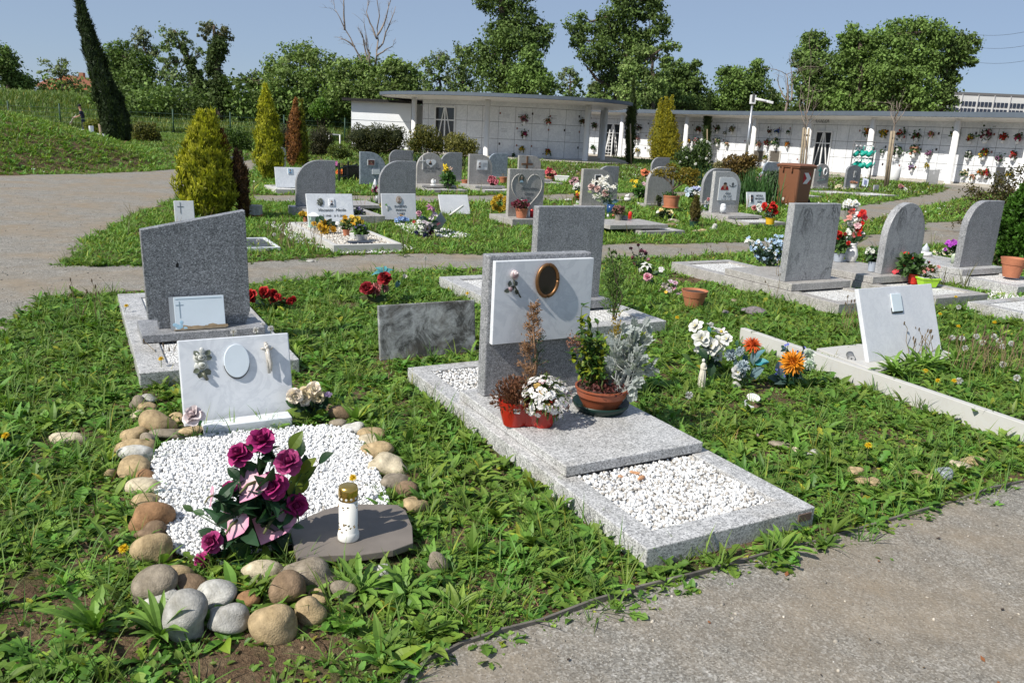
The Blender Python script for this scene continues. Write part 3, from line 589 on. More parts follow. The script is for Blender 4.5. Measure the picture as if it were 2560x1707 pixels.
# ================================================================ TREES
DG,MG,LG,AG,OL=np.array((.095,.14,.042)),np.array((.155,.24,.06)),np.array((.235,.31,.10)),np.array((.20,.235,.125)),np.array((.10,.115,.025))
def limb(a,b,r0,r1,g_,n=6,wob=.06):
 t=np.linspace(0,1,n)[:,None];L=np.linalg.norm(b-a);off_=g_.normal(size=(n,3))*L*wob*np.sin(t*np.pi)
 return a+(b-a)*t+off_+np.array([0,0,1])*L*.08*np.sin(t*np.pi),np.linspace(r0,r1,n)
def tree(name,label,d,trunk,blobs,col,n=5000,leaf=.17,tr=.28,col2=None,seed=0,airy=0,group='trees beyond the cemetery',zb=None,cat='tree',bare=False,limbs=14):
 """trunk: photo points from the foot up, blobs: (x, y, rx, ry) crown lobes in photo points, at distance d"""
 g_=np.random.default_rng(seed);base=at(Z('p',*trunk[0]),d);base[2]=zg(base[0],base[1]) if zb is None else zb
 t_=thing(name,label,cat,base,0,group);o3=np.array(base)
 tp=[np.zeros(3)]+[at(Z('p',*q),d)-o3 for q in trunk[1:]]
 wood=MB();tp=np.array(tp)
 if len(tp)>1:
  tt=np.linspace(0,1,len(tp));ti=np.linspace(0,1,10);pts=np.stack([np.interp(ti,tt,tp[:,k]) for k in range(3)],1);pts[1:-1]+=g_.normal(size=(8,3))*tr*.35
  wood.tube(pts,np.linspace(tr,tr*.35,10),7)
 n=int(n*(1.1 if airy else 1.8));leaf=leaf*.70;m_=d/FPX/.91875*FWD[1];cl=[];cr=[];vol=np.array([b_[2]*b_[3] for b_ in blobs],float);vol/=vol.sum()
 for b_,f_ in zip(blobs,vol):
  c=at(Z('p',b_[0],b_[1]),d+g_.uniform(-1,1)*b_[2]*m_*.5)-o3;r=np.array([b_[2],(b_[2]+b_[3])*.42,b_[3]])*m_*1.0
  k=max(5,int(n*f_/26));dd=unit(g_.normal(size=(k,3)));q=c+dd*r*(g_.uniform(.0,1,(k,1))**(.38))
  cl.append(q);cr.append(np.full(k,r.mean()))
  j=int(np.argmin(np.linalg.norm(tp-c,axis=1)));src=tp[j] if len(tp)>1 else np.zeros(3)
  wood.tube(*limb(src,c,tr*.42,tr*.12,g_),5)
  for e in range(max(2,limbs//len(blobs)+1)):wood.tube(*limb(c+(src-c)*.3,q[g_.integers(k)],tr*.14,tr*.03,g_,5),4)
 wood.build('trunk',MT['bark'],t_,True)
 if not bare:
  C_=np.vstack(cl);R0=np.concatenate(cr);per=max(4,int(n/len(C_)));sg=np.minimum(R0*.17,.8)*(1+airy*.1)*g_.uniform(.5,1.5,len(C_))
  P=np.repeat(C_,per,0)+g_.normal(size=(len(C_)*per,3))*np.repeat(sg,per)[:,None]*[1,1,.75]
  c2=col if col2 is None else col2;tn=np.repeat(g_.uniform(0,1,(len(C_),1)),per,0);cc=col*(1-tn)+c2*tn;cc=cc*np.repeat(g_.uniform(.65,1.35,(len(C_),1)),per,0)*g_.uniform(.75,1.25,(len(P),1))
  MB().cards(P,leaf*g_.uniform(.6,1.4,len(P)),cc,unit(P-np.repeat(C_,per,0)+[0,0,.6*leaf])).build('crown',MT['far_leaf'],t_)
 return t_
T=tree
T('broadleaf_tree','mid green tree at the far left edge of the photo',95,[(18,215),(20,170)],[(20,160,34,38),(3,140,26,34),(45,192,34,22),(12,118,10,14)],DG,4500,.2,.3,MG,1)
T('airy_tree','pale airy young tree in front of the distant red roofed house',100,[(150,215),(140,180),(130,155)],[(125,152,36,18),(150,180,36,16),(108,170,20,12),(150,150,20,12)],AG,900,.2,.16,LG,2,1)
T('broadleaf_tree','dense dark green tree right behind the leaning cypress',90,[(285,250),(280,190),(280,130)],[(275,132,36,40),(325,155,32,40),(250,178,34,46),(300,200,56,38),(340,205,30,30)],DG,9000,.2,.4,MG*.9,3)
T('airy_tree','thin grey green tree top rising behind the dense dark tree',94,[(335,250),(338,150),(328,80)],[(328,85,18,22),(340,120,20,26),(318,108,16,14)],AG*.9,1300,.2,.2,AG,4,1)
T('airy_tree','feathery tall tree with open crown between the dark tree and the ivy tower',90,[(455,250),(430,140),(400,70)],[(398,80,28,26),(380,110,20,20),(425,100,22,18),(385,148,26,26),(400,185,44,36),(465,125,14,14)],AG,3400,.2,.22,MG,5,1)
T('ivy_tree','leaning trunk wrapped in dark ivy beside the feathery tree',86,[(478,252),(455,185),(425,110)],[(425,115,8,12),(437,145,13,18),(450,175,16,20),(465,205,22,22),(478,225,24,20)],DG*.8,5200,.17,.3,DG*.8,6)
T('ivy_tree','upright ivy covered tree tower with a thin brownish top',82,[(505,255),(500,170),(492,60)],[(500,105,22,22),(495,135,19,22),(490,160,20,18),(505,195,24,26),(508,225,24,24)],DG*.75,6500,.17,.34,DG*.75,7)
T('airy_tree','brownish sparse tree top poking out of the ivy tower',83,[(503,255),(500,120),(492,60)],[(488,68,32,16),(515,88,18,14),(466,82,16,10)],np.array((.085,.075,.035)),800,.2,.18,AG*.7,8,1)
T('acacia_tree','light green acacia with layered crown left of the dead tree',82,[(690,262),(690,200),(690,140)],[(690,122,46,22),(645,150,42,22),(728,140,46,24),(600,185,46,20),(665,190,60,34),(730,195,56,40),(560,190,20,14),(640,225,60,26),(700,240,60,22)],LG*.8,9500,.19,.3,MG*1.1,9)
T('acacia_tree','light green acacia right under the bare dead tree',80,[(840,262),(840,200),(838,170)],[(840,158,52,26),(790,180,46,36),(870,195,52,34),(800,220,60,34),(860,235,60,26),(770,235,40,24)],LG*.75,8500,.19,.3,MG*1.1,10)
T('acacia_tree','green acacia between the dead tree and the columbarium roof',79,[(925,262),(925,200),(920,160)],[(930,175,32,30),(900,152,34,20),(935,205,36,30),(895,220,40,30)],MG,4600,.19,.25,LG*.7,11)
T('airy_tree','thin grey green tree left of the tall poplar',86,[(1015,262),(1010,180),(1008,130)],[(1010,150,26,34),(975,165,24,26),(1030,185,26,26),(985,200,28,24),(1000,222,44,16)],AG*.85,2600,.2,.2,MG,12,1)
T('airy_tree','tall thin tree touching the left side of the big poplar',84,[(1060,262),(1062,180),(1060,120)],[(1062,135,24,34),(1055,175,30,30),(1070,205,34,26)],AG*.8,2100,.2,.2,MG,13,1)
T('poplar_tree','tall dark poplar cut by the top of the photo, left of the two',76,[(1168,265),(1165,120),(1150,0),(1150,-60)],[(1140,5,50,26),(1195,45,40,40),(1155,70,36,36),(1180,100,56,36),(1238,85,38,22),(1110,135,38,44),(1150,175,50,45),(1245,62,24,12),(1140,-40,60,30),(1195,-30,40,40),(1230,110,30,20)],DG,13000,.18,.5,MG*.85,14)
T('poplar_tree','smaller bright green tree in front of the tall left poplar',72,[(1215,262),(1220,200),(1222,130)],[(1222,135,26,32),(1210,175,44,36),(1245,195,32,38),(1195,215,36,26)],MG*.9,5200,.17,.25,MG*1.2,15)
T('airy_tree','small thin tree in the gap between the two big poplars',92,[(1310,262),(1310,190)],[(1308,178,26,22),(1325,190,16,14),(1310,212,22,22),(1290,200,12,16)],AG*.8,1300,.2,.18,MG,16,1)
T('broadleaf_tree','low green tree at the foot of the forked poplar',88,[(1370,262),(1370,215)],[(1370,205,18,20),(1368,228,22,18)],MG,1300,.2,.18,AG,17)
POP=T('poplar_tree','tall forked poplar with V shaped trunks, right of the two',79,[(1420,268),(1425,190),(1440,110),(1430,30)],[(1335,60,36,24),(1330,95,24,18),(1395,60,32,44),(1430,25,36,40),(1490,25,40,24),(1512,65,28,34),(1445,95,40,40),(1375,120,44,36),(1475,110,30,34),(1400,160,40,34),(1395,198,22,22),(1430,-30,50,36),(1500,-8,40,20)],DG,13500,.18,.45,MG*.8,18)
g_=np.random.default_rng(3);mb=MB();o3=np.array(POP.location)
for a,b_,r_ in(((1418,262),(1345,150),.3),((1419,255),(1395,95),.28),((1425,262),(1475,120),.3),((1424,262),(1450,60),.28)):mb.tube(*limb(at(Z('p',*a),79)-o3,at(Z('p',*b_),79)-o3,r_,.08,g_,7,.03),6)
mb.build('main_limb',MT['bark'],POP,True)
T('acacia_tree','layered acacia right of the forked poplar',70,[(1500,268),(1500,190),(1495,130)],[(1475,125,42,22),(1540,108,24,12),(1530,140,22,14),(1450,165,34,28),(1500,180,40,26),(1470,215,54,36)],MG*1.05,6000,.16,.26,LG*.75,19)
T('broadleaf_tree','dark green tree behind the golden conifer and slim cypress',74,[(1570,268),(1565,210),(1562,160)],[(1560,165,36,26),(1590,160,26,18),(1545,200,50,36),(1600,200,22,34),(1540,235,70,26),(1600,238,30,24)],DG,6800,.18,.3,MG*.9,20)
T('broadleaf_tree','bright green bushy tree left of the camera pole',75,[(1700,272),(1702,220),(1704,170)],[(1672,170,26,20),(1690,190,44,30),(1742,160,20,24),(1735,195,34,34),(1670,225,48,34),(1730,238,44,24),(1640,245,30,18)],MG*1.15,7400,.17,.3,MG*.8,21)
T('broadleaf_tree','small green tree right beside the camera pole top',78,[(1772,272),(1775,230)],[(1775,225,16,18),(1778,248,20,14),(1766,205,10,8)],MG,1100,.17,.14,AG,22)
T('poplar_tree','leftmost tree of the big poplar group at the right',74,[(1880,272),(1880,180),(1875,100)],[(1872,100,34,26),(1850,140,30,34),(1885,165,44,40),(1850,200,30,34),(1895,225,44,40)],DG*1.1,7600,.18,.35,MG,23)
T('poplar_tree','middle tree of the big poplar group at the right',72,[(1980,274),(1975,180),(1970,90)],[(1955,85,28,26),(1985,110,40,36),(1950,140,36,36),(1995,165,50,44),(1945,195,44,36),(2000,225,60,36),(1940,240,50,26)],MG*.8,10500,.18,.4,MG*1.15,24)
T('poplar_tree','largest rounded tree of the big poplar group at the right',70,[(2100,276),(2095,180),(2090,80)],[(2045,85,36,34),(2095,65,44,24),(2145,80,40,30),(2070,125,56,40),(2130,135,50,44),(2040,165,40,40),(2090,190,60,40),(2060,230,70,36),(2120,240,46,26)],MG*.85,12500,.18,.42,MG*1.25,25)
T('poplar_tree','outermost wind swept tree of the big poplar group, nearest the white building',71,[(2165,276),(2170,200),(2185,110)],[(2180,95,36,22),(2225,100,30,20),(2200,125,36,22),(2228,140,20,12),(2175,150,36,30),(2180,190,26,22),(2165,225,30,30),(2195,175,18,12)],DG*1.05,5600,.18,.34,MG*.85,26)
# leafless trees
def bare(name,label,d,strokes,r=.12,group=None,zb=None,twig=4,seed=0,mat='dead',cat='tree'):
 g_=np.random.default_rng(seed);b0=at(strokes[0][0],d);b0=np.array([b0[0],b0[1],zg(b0[0],b0[1]) if zb is None else zb]);t_=thing(name,label,cat,b0,0,group);mb=MB();tw=MB()
 for k,s in enumerate(strokes):
  P=np.array([at(q,d+(0 if k==0 else g_.uniform(-.6,.6)))-b0 for q in s]);
  if k==0:P[0]=0
  tt=np.linspace(0,1,len(P));ti=np.linspace(0,1,9);pts=np.stack([np.interp(ti,tt,P[:,e]) for e in range(3)],1);rr=r*(1 if k==0 else .55)
  pts[1:]+=g_.normal(size=(8,3))*.05*np.linalg.norm(P[-1]-P[0])*.2;mb.tube(pts,np.linspace(rr,rr*.25,9),6)
  for e in range(twig):
   i=g_.integers(3,9);a=pts[i];L=np.linalg.norm(P[-1]-P[0])*g_.uniform(.15,.4);dd=unit(unit(pts[-1]-pts[0])+g_.normal(size=3)*.55+[0,0,.25]);e_=a+dd*L;tw.tube(*limb(a,e_,rr*.22,rr*.07,g_,5,.04),4)
   for _ in range(3):
    s_=a+(e_-a)*g_.uniform(.3,.9);tw.tube(*limb(s_,s_+unit(dd+g_.normal(size=3)*.6)*L*.5,rr*.10,rr*.04,g_,4,.04),3)
 mb.build('trunk',MT[mat],t_,True);tw.build('twigs',MT[mat],t_,True);return t_
z2=lambda*l:[Z(2,x,y) for x,y in l]
bare('dead_tree','tall leafless dead tree standing above the acacias',79,[z2((960,860),(960,600),(955,480),(930,380)),z2((900,600),(870,470),(830,395),(745,250),(690,130),(665,85)),z2((745,255),(740,120),(738,0),(735,-60)),z2((1000,560),(1010,460),(1018,330),(1025,150),(1010,0),(1000,-80)),z2((1010,420),(1060,370),(1090,280),(1150,150),(1170,60)),
 z2((1018,300),(1080,200),(1110,80),(1130,-20)),z2((1015,330),(960,210),(930,120),(945,20)),z2((950,560),(910,420),(895,300),(870,270)),z2((1010,470),(1060,440),(1100,410),(1150,390)),z2((830,395),(760,340),(690,315))],.17,'leafless trees',None,5,1)
z4=lambda*l:[Z(4,x,y) for x,y in l]
bare('dead_tree','thin leafless dead tree left of the big poplar group',73,[z4((370,980),(375,850),(370,720),(355,630)),z4((375,860),(320,790),(290,720),(280,650)),z4((395,850),(400,700),(398,560))],.14,'leafless trees',None,4,2)
mb=MB()
sap1=bare('sapling','leafless staked sapling left of the lettered columbarium door',42,[z4((505,1360),(520,1150),(515,1020),(530,900),(540,640)),z4((515,1060),(480,960),(465,880),(480,700)),z4((525,1050),(580,940),(610,850)),z4((520,1000),(500,880),(490,800)),z4((530,950),(560,850),(590,760))],.045,'staked saplings',0,6,3)
sap2=bare('sapling','leafless staked sapling right of the can rack',36,[z4((1210,1520),(1245,1250),(1260,1060),(1275,940),(1290,850)),z4((1265,1050),(1235,960),(1240,880)),z4((1268,1040),(1330,960),(1370,890)),z4((1262,1000),(1300,920),(1310,860))],.04,'staked saplings',0,6,4)
def stakes(t_,tops,foot,d,mat=None):
 o3=np.array(t_.location)
 for(x0,y0),(x1,y1) in zip(foot,tops):
  a=at(Z(4,x0,y0),d)-o3;a[2]=0;b_=at(Z(4,x1,y1),d)-o3;MB().tube([a,b_],.055,8).build('stake',plain('stake_wood',(.30,.245,.17),.9,0,.2,12),t_,True)
 MB().tube([at(Z(4,tops[0][0]-2,tops[0][1]+60),d)-o3,at(Z(4,tops[-1][0]+4,tops[-1][1]+62),d)-o3],.05,6).build('tie',MT['black'],t_,True)
stakes(sap1,[(502,1072),(520,1080),(545,1078)],[(476,1400),(497,1400),(517,1400)],42);stakes(sap2,[(1240,1100),(1262,1100)],[(1190,1520),(1212,1522)],36)

# ================================================================ CONIFERS
def conifer(name,label,base,parts,n=2600,L=.14,W=.014,seed=0,cat='conifer',group=None,up=.75,core=True,sc=1.0):
 """parts: (spine photo points from foot up, half widths in photo px, colour low, colour tip). base fixes the distance"""
 g_=np.random.default_rng(seed);t_=thing(name,label,cat,base,0,group);o3=np.array(base);tot=sum(sum(p_[1]) for p_ in parts)
 for sp,hw,c0,c1 in parts:
  P=np.array([V(base,q)-o3 for q in sp]);hw=np.array(hw)*mpp(base)/sc;tt=np.linspace(0,1,len(P));k=int(n*sum(hw)/mpp(base)*sc/tot)
  f=np.concatenate([g_.uniform(0,1,k)]);wts=np.interp(f,tt,hw);keep=g_.uniform(0,hw.max(),k)<wts+hw.max()*.12;f=f[keep];k=len(f)
  C_=np.stack([np.interp(f,tt,P[:,e]) for e in range(3)],1);r=np.interp(f,tt,hw);az=g_.uniform(0,2*np.pi,k);lump=1+.13*np.sin(az*3+f*11)+.11*np.sin(az*5-f*19+seed)+.10*np.sin(f*37+az*2+seed);out=np.stack([np.cos(az),np.sin(az),0*az],1)
  Lk=L*g_.uniform(.6,1.3,k);q=C_+out*(np.maximum(r*lump-Lk*.35,0)*g_.uniform(.72,1.02,k))[:,None]
  cap=np.clip((f-.93)/.07,0,1)[:,None];d=unit(out*(1-up)*(1-cap)+np.array([0,0,1])*up+g_.normal(size=(k,3))*.22);mb=MB();br=g_.uniform(.55,1.3,(k,1))
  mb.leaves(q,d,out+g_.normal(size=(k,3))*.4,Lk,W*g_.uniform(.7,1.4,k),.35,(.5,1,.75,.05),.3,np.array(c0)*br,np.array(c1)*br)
  for s_ in range(2):
   dd=unit(d+g_.normal(size=(k,3))*.38);mb.leaves(q+d*Lk[:,None]*g_.uniform(.1,.5,(k,1)),dd,out,Lk*.6,W*.8,.3,(.6,1,.05),.3,np.array(c0)*br,np.array(c1)*br*g_.uniform(.8,1.2,(k,1)))
  mb.build('foliage',MT['leaf'],t_)
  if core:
   mb=MB();ti=np.linspace(0,1,9);pc=np.stack([np.interp(ti,tt,P[:,e]) for e in range(3)],1);mb.tube(pc,np.maximum(np.interp(ti,tt,hw)*.74-L*.1,.01),12,np.array(c0)*.55);mb.build('dark_core',MT['matte'],t_,True)  # dark tube added inside to block light between the sprays
 b_=np.array(V(base,parts[0][0][0]))-o3;MB().tube([(b_[0],b_[1],-.02),b_+np.array([0,0,.3])],.07,8).build('trunk',MT['bark'],t_,True)
 return t_

zl=lambda*l:[Z('l',x,y) for x,y in l]
z3=lambda*l:[Z(3,x,y) for x,y in l]
z1=lambda*l:[Z(1,x,y) for x,y in l]
B0=G(Z('l',1090,1010))
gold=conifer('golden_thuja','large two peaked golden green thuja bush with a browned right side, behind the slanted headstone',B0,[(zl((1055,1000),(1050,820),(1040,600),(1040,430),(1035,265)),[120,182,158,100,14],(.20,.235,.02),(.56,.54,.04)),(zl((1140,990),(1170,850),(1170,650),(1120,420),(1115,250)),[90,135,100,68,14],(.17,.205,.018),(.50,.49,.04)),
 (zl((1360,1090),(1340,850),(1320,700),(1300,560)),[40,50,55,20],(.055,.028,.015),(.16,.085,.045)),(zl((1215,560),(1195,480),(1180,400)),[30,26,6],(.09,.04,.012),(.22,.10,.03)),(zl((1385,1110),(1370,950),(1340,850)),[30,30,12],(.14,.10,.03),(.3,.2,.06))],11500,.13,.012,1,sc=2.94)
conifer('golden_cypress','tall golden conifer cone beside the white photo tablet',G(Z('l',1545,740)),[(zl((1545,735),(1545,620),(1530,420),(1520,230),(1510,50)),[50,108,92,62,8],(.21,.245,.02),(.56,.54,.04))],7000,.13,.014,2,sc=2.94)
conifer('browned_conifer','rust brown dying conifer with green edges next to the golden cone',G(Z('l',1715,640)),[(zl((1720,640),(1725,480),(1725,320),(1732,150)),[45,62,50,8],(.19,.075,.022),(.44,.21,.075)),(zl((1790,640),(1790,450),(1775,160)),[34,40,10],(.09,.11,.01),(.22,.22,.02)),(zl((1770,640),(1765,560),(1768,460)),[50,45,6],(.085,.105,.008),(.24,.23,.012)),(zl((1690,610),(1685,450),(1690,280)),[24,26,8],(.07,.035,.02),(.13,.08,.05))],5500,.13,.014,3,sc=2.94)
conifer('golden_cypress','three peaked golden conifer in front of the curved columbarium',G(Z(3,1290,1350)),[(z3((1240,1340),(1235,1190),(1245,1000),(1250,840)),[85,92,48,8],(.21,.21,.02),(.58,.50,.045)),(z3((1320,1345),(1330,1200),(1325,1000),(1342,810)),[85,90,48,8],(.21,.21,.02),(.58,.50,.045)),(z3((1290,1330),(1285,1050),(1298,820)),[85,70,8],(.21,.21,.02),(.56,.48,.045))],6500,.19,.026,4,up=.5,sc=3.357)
conifer('slim_cypress','slim dark cypress with a stake left of the three peaked golden conifer',G(Z(3,990,1372)),[(z3((985,1365),(990,1180),(1000,1000),(1010,850),(1022,660)),[32,46,46,30,5],(.03,.055,.012),(.08,.115,.025))],2600,.24,.02,5,group='slim cypresses',sc=3.357);
conifer('slim_cypress','shorter slim cypress with a stake above the white rose bush',G(Z(3,1630,1372)),[(z3((1620,1365),(1632,1200),(1640,1050),(1648,930),(1655,800)),[24,34,38,26,4],(.03,.055,.012),(.075,.11,.025))],2000,.24,.02,6,group='slim cypresses',sc=3.357)
for q0,q1,lb in(((992,1378),(993,1040),'thin wooden stake tied to the taller slim cypress'),((1628,1372),(1638,1085),'thin wooden stake tied to the shorter slim cypress')):
 a=G(Z(3,*q0));a[1]-=.45;b_=V(a,Z(3,*q1));tag(MB().tube([a,b_],.04,7,(.3,.24,.16)).build('stake',MT['matte'],None,True),lb,'stake')
CYB=G(Z(1,1020,1315));CYB[2]=zg(CYB[0],CYB[1])
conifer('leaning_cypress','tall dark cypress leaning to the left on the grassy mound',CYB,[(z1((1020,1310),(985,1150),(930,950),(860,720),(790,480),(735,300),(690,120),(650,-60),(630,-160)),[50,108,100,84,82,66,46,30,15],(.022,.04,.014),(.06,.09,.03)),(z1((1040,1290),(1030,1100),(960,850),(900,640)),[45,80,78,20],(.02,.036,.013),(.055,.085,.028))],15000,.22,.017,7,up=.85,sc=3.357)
a=G(Z(1,868,1272));a[2]=zg(a[0],a[1]);tag(MB().tube([a-np.array([0,0,.1]),V(a,Z(1,836,1040))],.06,8,(.28,.22,.15)).build('stake',MT['matte'],None,True),'wooden stake propping the leaning cypress on the mound','stake')
GLB=G(Z(8,2290,1290))
conifer('globe_conifer','dense bright green conifer at the right edge behind the terracotta pot',GLB,[([Z(8,*q) for q in((2330,1290),(2350,1150),(2380,900),(2420,600),(2450,440))],[240,275,235,130,30],(.03,.075,.010),(.085,.20,.025))],5200,.10,.02,8,up=.35,sc=3.92)
# ================================================================ SHRUBS
def shrub(name,label,base,blobs,c0,c1,n=1400,leaf=.05,seed=0,group=None,cat='shrub',stems=9,k=None,flowers=None,upright=.5,fill=.32):
 g_=np.random.default_rng(seed);t_=thing(name,label,cat,base,0,group);o3=np.array(base);mb=MB();wd=MB();vol=np.array([b_[2]*b_[3] for b_ in blobs],float);vol/=vol.sum();fl=MB()
 for b_,f_ in zip(blobs,vol):
  c=V(base,Z(k or 'p',b_[0],b_[1]))-o3;m_=mpp(base)/WIN[k or 'p'][2];r=np.array([b_[2],(b_[2]+b_[3])*.45,b_[3]])*m_;kk=int(n*1.7*f_)
  dd=unit(g_.normal(size=(kk,3)));P=c+dd*r*(g_.uniform(0,1,(kk,1))**fill)*(1+.14*np.sin(dd[:,:1]*7+seed)*np.sin(dd[:,2:]*6));cc=np.array(c0)+(np.array(c1)-np.array(c0))*g_.uniform(0,1,(kk,1));cc=cc*g_.uniform(.6,1.3,(kk,1))
  P[:,2]=np.maximum(P[:,2],.02)
  mb.leaves(P,dd*(1-upright)+[0,0,upright]+g_.normal(size=(kk,3))*.45,dd+g_.normal(size=(kk,3))*.5,leaf*g_.uniform(.7,1.4,kk),leaf*.26,.6,(.25,1,.7,.05),.25,cc)
  wd.blob(c,r*.52,np.array(c0)*.55,14,10,.25,seed)  # dark filler core added inside each lobe so nothing shows through
  for e in range(max(2,int(stems*f_))):wd.tube(*limb(np.array([g_.normal()*.05,g_.normal()*.05,0]),P[g_.integers(kk)],.02,.006,g_,5),5,(.10,.075,.055))
  if flowers:
   for e in range(int(flowers[1]*f_)):
    dd=unit(g_.normal(size=3)+[0,-.4,.4]);fl.blob(c+dd*r,(flowers[2],)*3,np.array(flowers[0])*g_.uniform(.8,1.1),7,5,.15,e)
 mb.build('foliage',MT['leaf'],t_);wd.build('stem',MT['matte'],t_,True)
 if flowers:fl.build('flowers',MT['petal'],t_)
 return t_
def gp(x,y,k='p'):p=G(Z(k,x,y));p[2]=zg(p[0],p[1]);return p
OV0,OV1=(.05,.07,.012),(.22,.21,.04)
far=lambda x,y,d:np.r_[at(Z('p',x,y),d)[:2],0]
shrub('round_shrub','yellow green rounded shrub just left of the leaning cypress, by the working person',far(218,318,52),[(215,294,22,20),(238,296,14,18)],(.09,.12,.015),(.24,.25,.03),1400,.11,1)
shrub('round_shrub','olive and yellow variegated shrub right of the leaning cypress',far(335,338,46),[(322,305,22,24),(346,305,20,22),(338,325,24,14),(360,318,10,14)],OV0,OV1,1900,.10,2)
shrub('round_shrub','round green shrub between the golden bush and the golden cone',far(548,362,40),[(545,322,34,28),(525,318,22,22),(560,340,26,22)],(.035,.075,.012),(.11,.18,.03),2300,.085,3)
shrub('round_shrub','dark bronze rounded shrub right of the brown conifer',far(738,362,39),[(738,325,30,32),(730,345,24,18)],(.022,.028,.01),(.075,.07,.025),2300,.075,4)
shrub('round_shrub','dark shrub between the golden cone and the brown conifer',far(650,352,42),[(650,315,20,28)],(.02,.028,.01),(.06,.06,.02),700,.08,5)
shrub('hedge','dark clipped hedge block in front of the white shed',far(868,356,38),[(828,318,34,32),(870,316,38,32),(908,320,30,32),(850,340,44,16),(890,342,40,14)],(.03,.042,.012),(.10,.105,.03),5200,.075,6)
shrub('variegated_shrub','olive yellow shrub right of the dark hedge, before the glass door',far(975,360,37),[(975,315,36,26),(1000,335,34,22),(955,335,24,24)],OV0,(.20,.18,.035),2200,.085,7)
shrub('variegated_shrub','pale yellow shrub by the pillar of the nearer wing',far(1062,362,36),[(1050,328,30,22),(1080,340,22,20),(1055,350,30,14)],(.10,.11,.02),(.33,.30,.08),1700,.08,8)
shrub('low_shrub','low light green shrub in front of the white metal frame',far(782,368,36),[(775,348,24,16),(795,356,16,12)],(.05,.09,.015),(.17,.21,.04),900,.08,9)
shrub('bush','bright green young bush at the edge of the tall meadow',far(735,262,70),[(735,255,26,16),(738,240,12,14)],(.06,.13,.02),(.14,.26,.03),900,.2,10)
# broad-bladed clumps
def blades(name,label,base,n,L,W,c0,c1,spread=.25,lean=.35,curl=.5,seed=0,cat='plant',group=None):
 g_=np.random.default_rng(seed);t_=thing(name,label,cat,base,0,group);az=g_.uniform(0,6.28,n);el=np.clip(g_.normal(1.57-lean,lean*.6,n),.2,1.55)
 P=np.stack([g_.normal(size=n)*spread*.5,g_.normal(size=n)*spread*.5,np.zeros(n)],1);d=np.stack([np.cos(az)*np.cos(el),np.sin(az)*np.cos(el),np.sin(el)],1);nn=np.stack([-np.cos(az)*np.sin(el),-np.sin(az)*np.sin(el),np.cos(el)],1)
 cc=np.array(c0)*g_.uniform(.6,1.3,(n,1));MB().leaves(P,d,nn,L*g_.uniform(.6,1.15,n),W*g_.uniform(.8,1.2,n),curl*g_.uniform(.3,1.6,n),(.8,1,.9,.7,.4,.05),.3,cc,np.array(c1)*g_.uniform(.7,1.2,(n,1))).build('leaves',MT['leaf'],t_);return t_
blades('yucca','spiky dark green yucca behind the grey headstones',far(965,372,30),70,.95,.035,(.03,.06,.03),(.06,.10,.05),.2,.75,.5,1)
shrub('rose_bush','white flowering rose bush in front of the long wing',far(1590,392,30),[(1575,362,30,22),(1610,352,24,30),(1600,380,40,20)],(.03,.06,.015),(.09,.14,.03),1500,.09,12,flowers=((.7,.7,.62),20,.05))
blades('iris_clump','dark upright iris leaves right beside the white rose bush',far(1650,392,29),160,.85,.022,(.025,.06,.03),(.05,.11,.05),.9,.22,.3,2,group='iris clumps');blades('iris_clump','tall iris leaf clump behind the headstone with the red shirted photo',far(1730,452,21.5),220,.95,.02,(.04,.105,.03),(.09,.19,.055),.5,.2,.3,3,group='iris clumps')
shrub('bronze_shrub','bronze leaved shrub between the rose bush and the brown bin',far(1705,412,22),[(1690,378,30,20),(1718,375,24,20),(1690,400,40,18)],(.07,.045,.015),(.22,.15,.04),1700,.07,13)
shrub('variegated_shrub','small pale variegated shrub left of the bronze one',far(1652,402,23),[(1652,385,14,14)],(.15,.14,.06),(.4,.36,.18),350,.06,14)
shrub('grey_bush','grey green feathery bush behind the brown bin',far(1768,455,23),[(1770,425,26,30),(1755,450,28,20)],(.05,.085,.05),(.12,.16,.10),1200,.09,15)
# dark arching shrub at the right edge
bs=G(Z(8,2230,1010));g_=np.random.default_rng(4);t_=thing('barberry','dark arching barberry shrub with long twigs behind the quarter round headstone at the right','shrub',bs);mb=MB();wd=MB()
tips=[(1700,610),(1780,520),(1740,720),(1960,450),(2060,500),(2210,280),(2290,330),(2350,300),(2340,420),(2130,560),(1900,640),(2200,480),(1640,800),(1700,900),(1850,560),(2280,560),(2030,610),(2400,380),(1930,730),(2080,420)]
for x,y in tips:
 e_=V(bs,Z(8,x,y))-bs+np.array([0,g_.normal()*.5,0]);s0=np.array([g_.normal()*.2,g_.normal()*.2,0]);t=np.linspace(0,1,14)[:,None];pts=s0+(e_-s0)*t+np.array([0,0,1])*np.linalg.norm(e_)*.22*np.sin(t*np.pi)+g_.normal(size=(14,3))*.02
 wd.tube(pts,np.linspace(.014,.004,14),5,(.06,.035,.025));kk=130;i=g_.uniform(2.5,13,kk);P=np.stack([np.interp(i,np.arange(14),pts[:,e]) for e in range(3)],1)+g_.normal(size=(kk,3))*.045
 mb.leaves(P,g_.normal(size=(kk,3))+[0,0,.5],g_.normal(size=(kk,3)),.055*g_.uniform(.6,1.3,kk),.016,.4,(.3,1,.8,.1),.2,np.array((.045,.055,.015))*g_.uniform(.5,1.8,(kk,1)),np.array((.09,.06,.02))*g_.uniform(.5,1.6,(kk,1)))
mb.build('foliage',MT['leaf'],t_);wd.build('twigs',MT['matte'],t_,True)
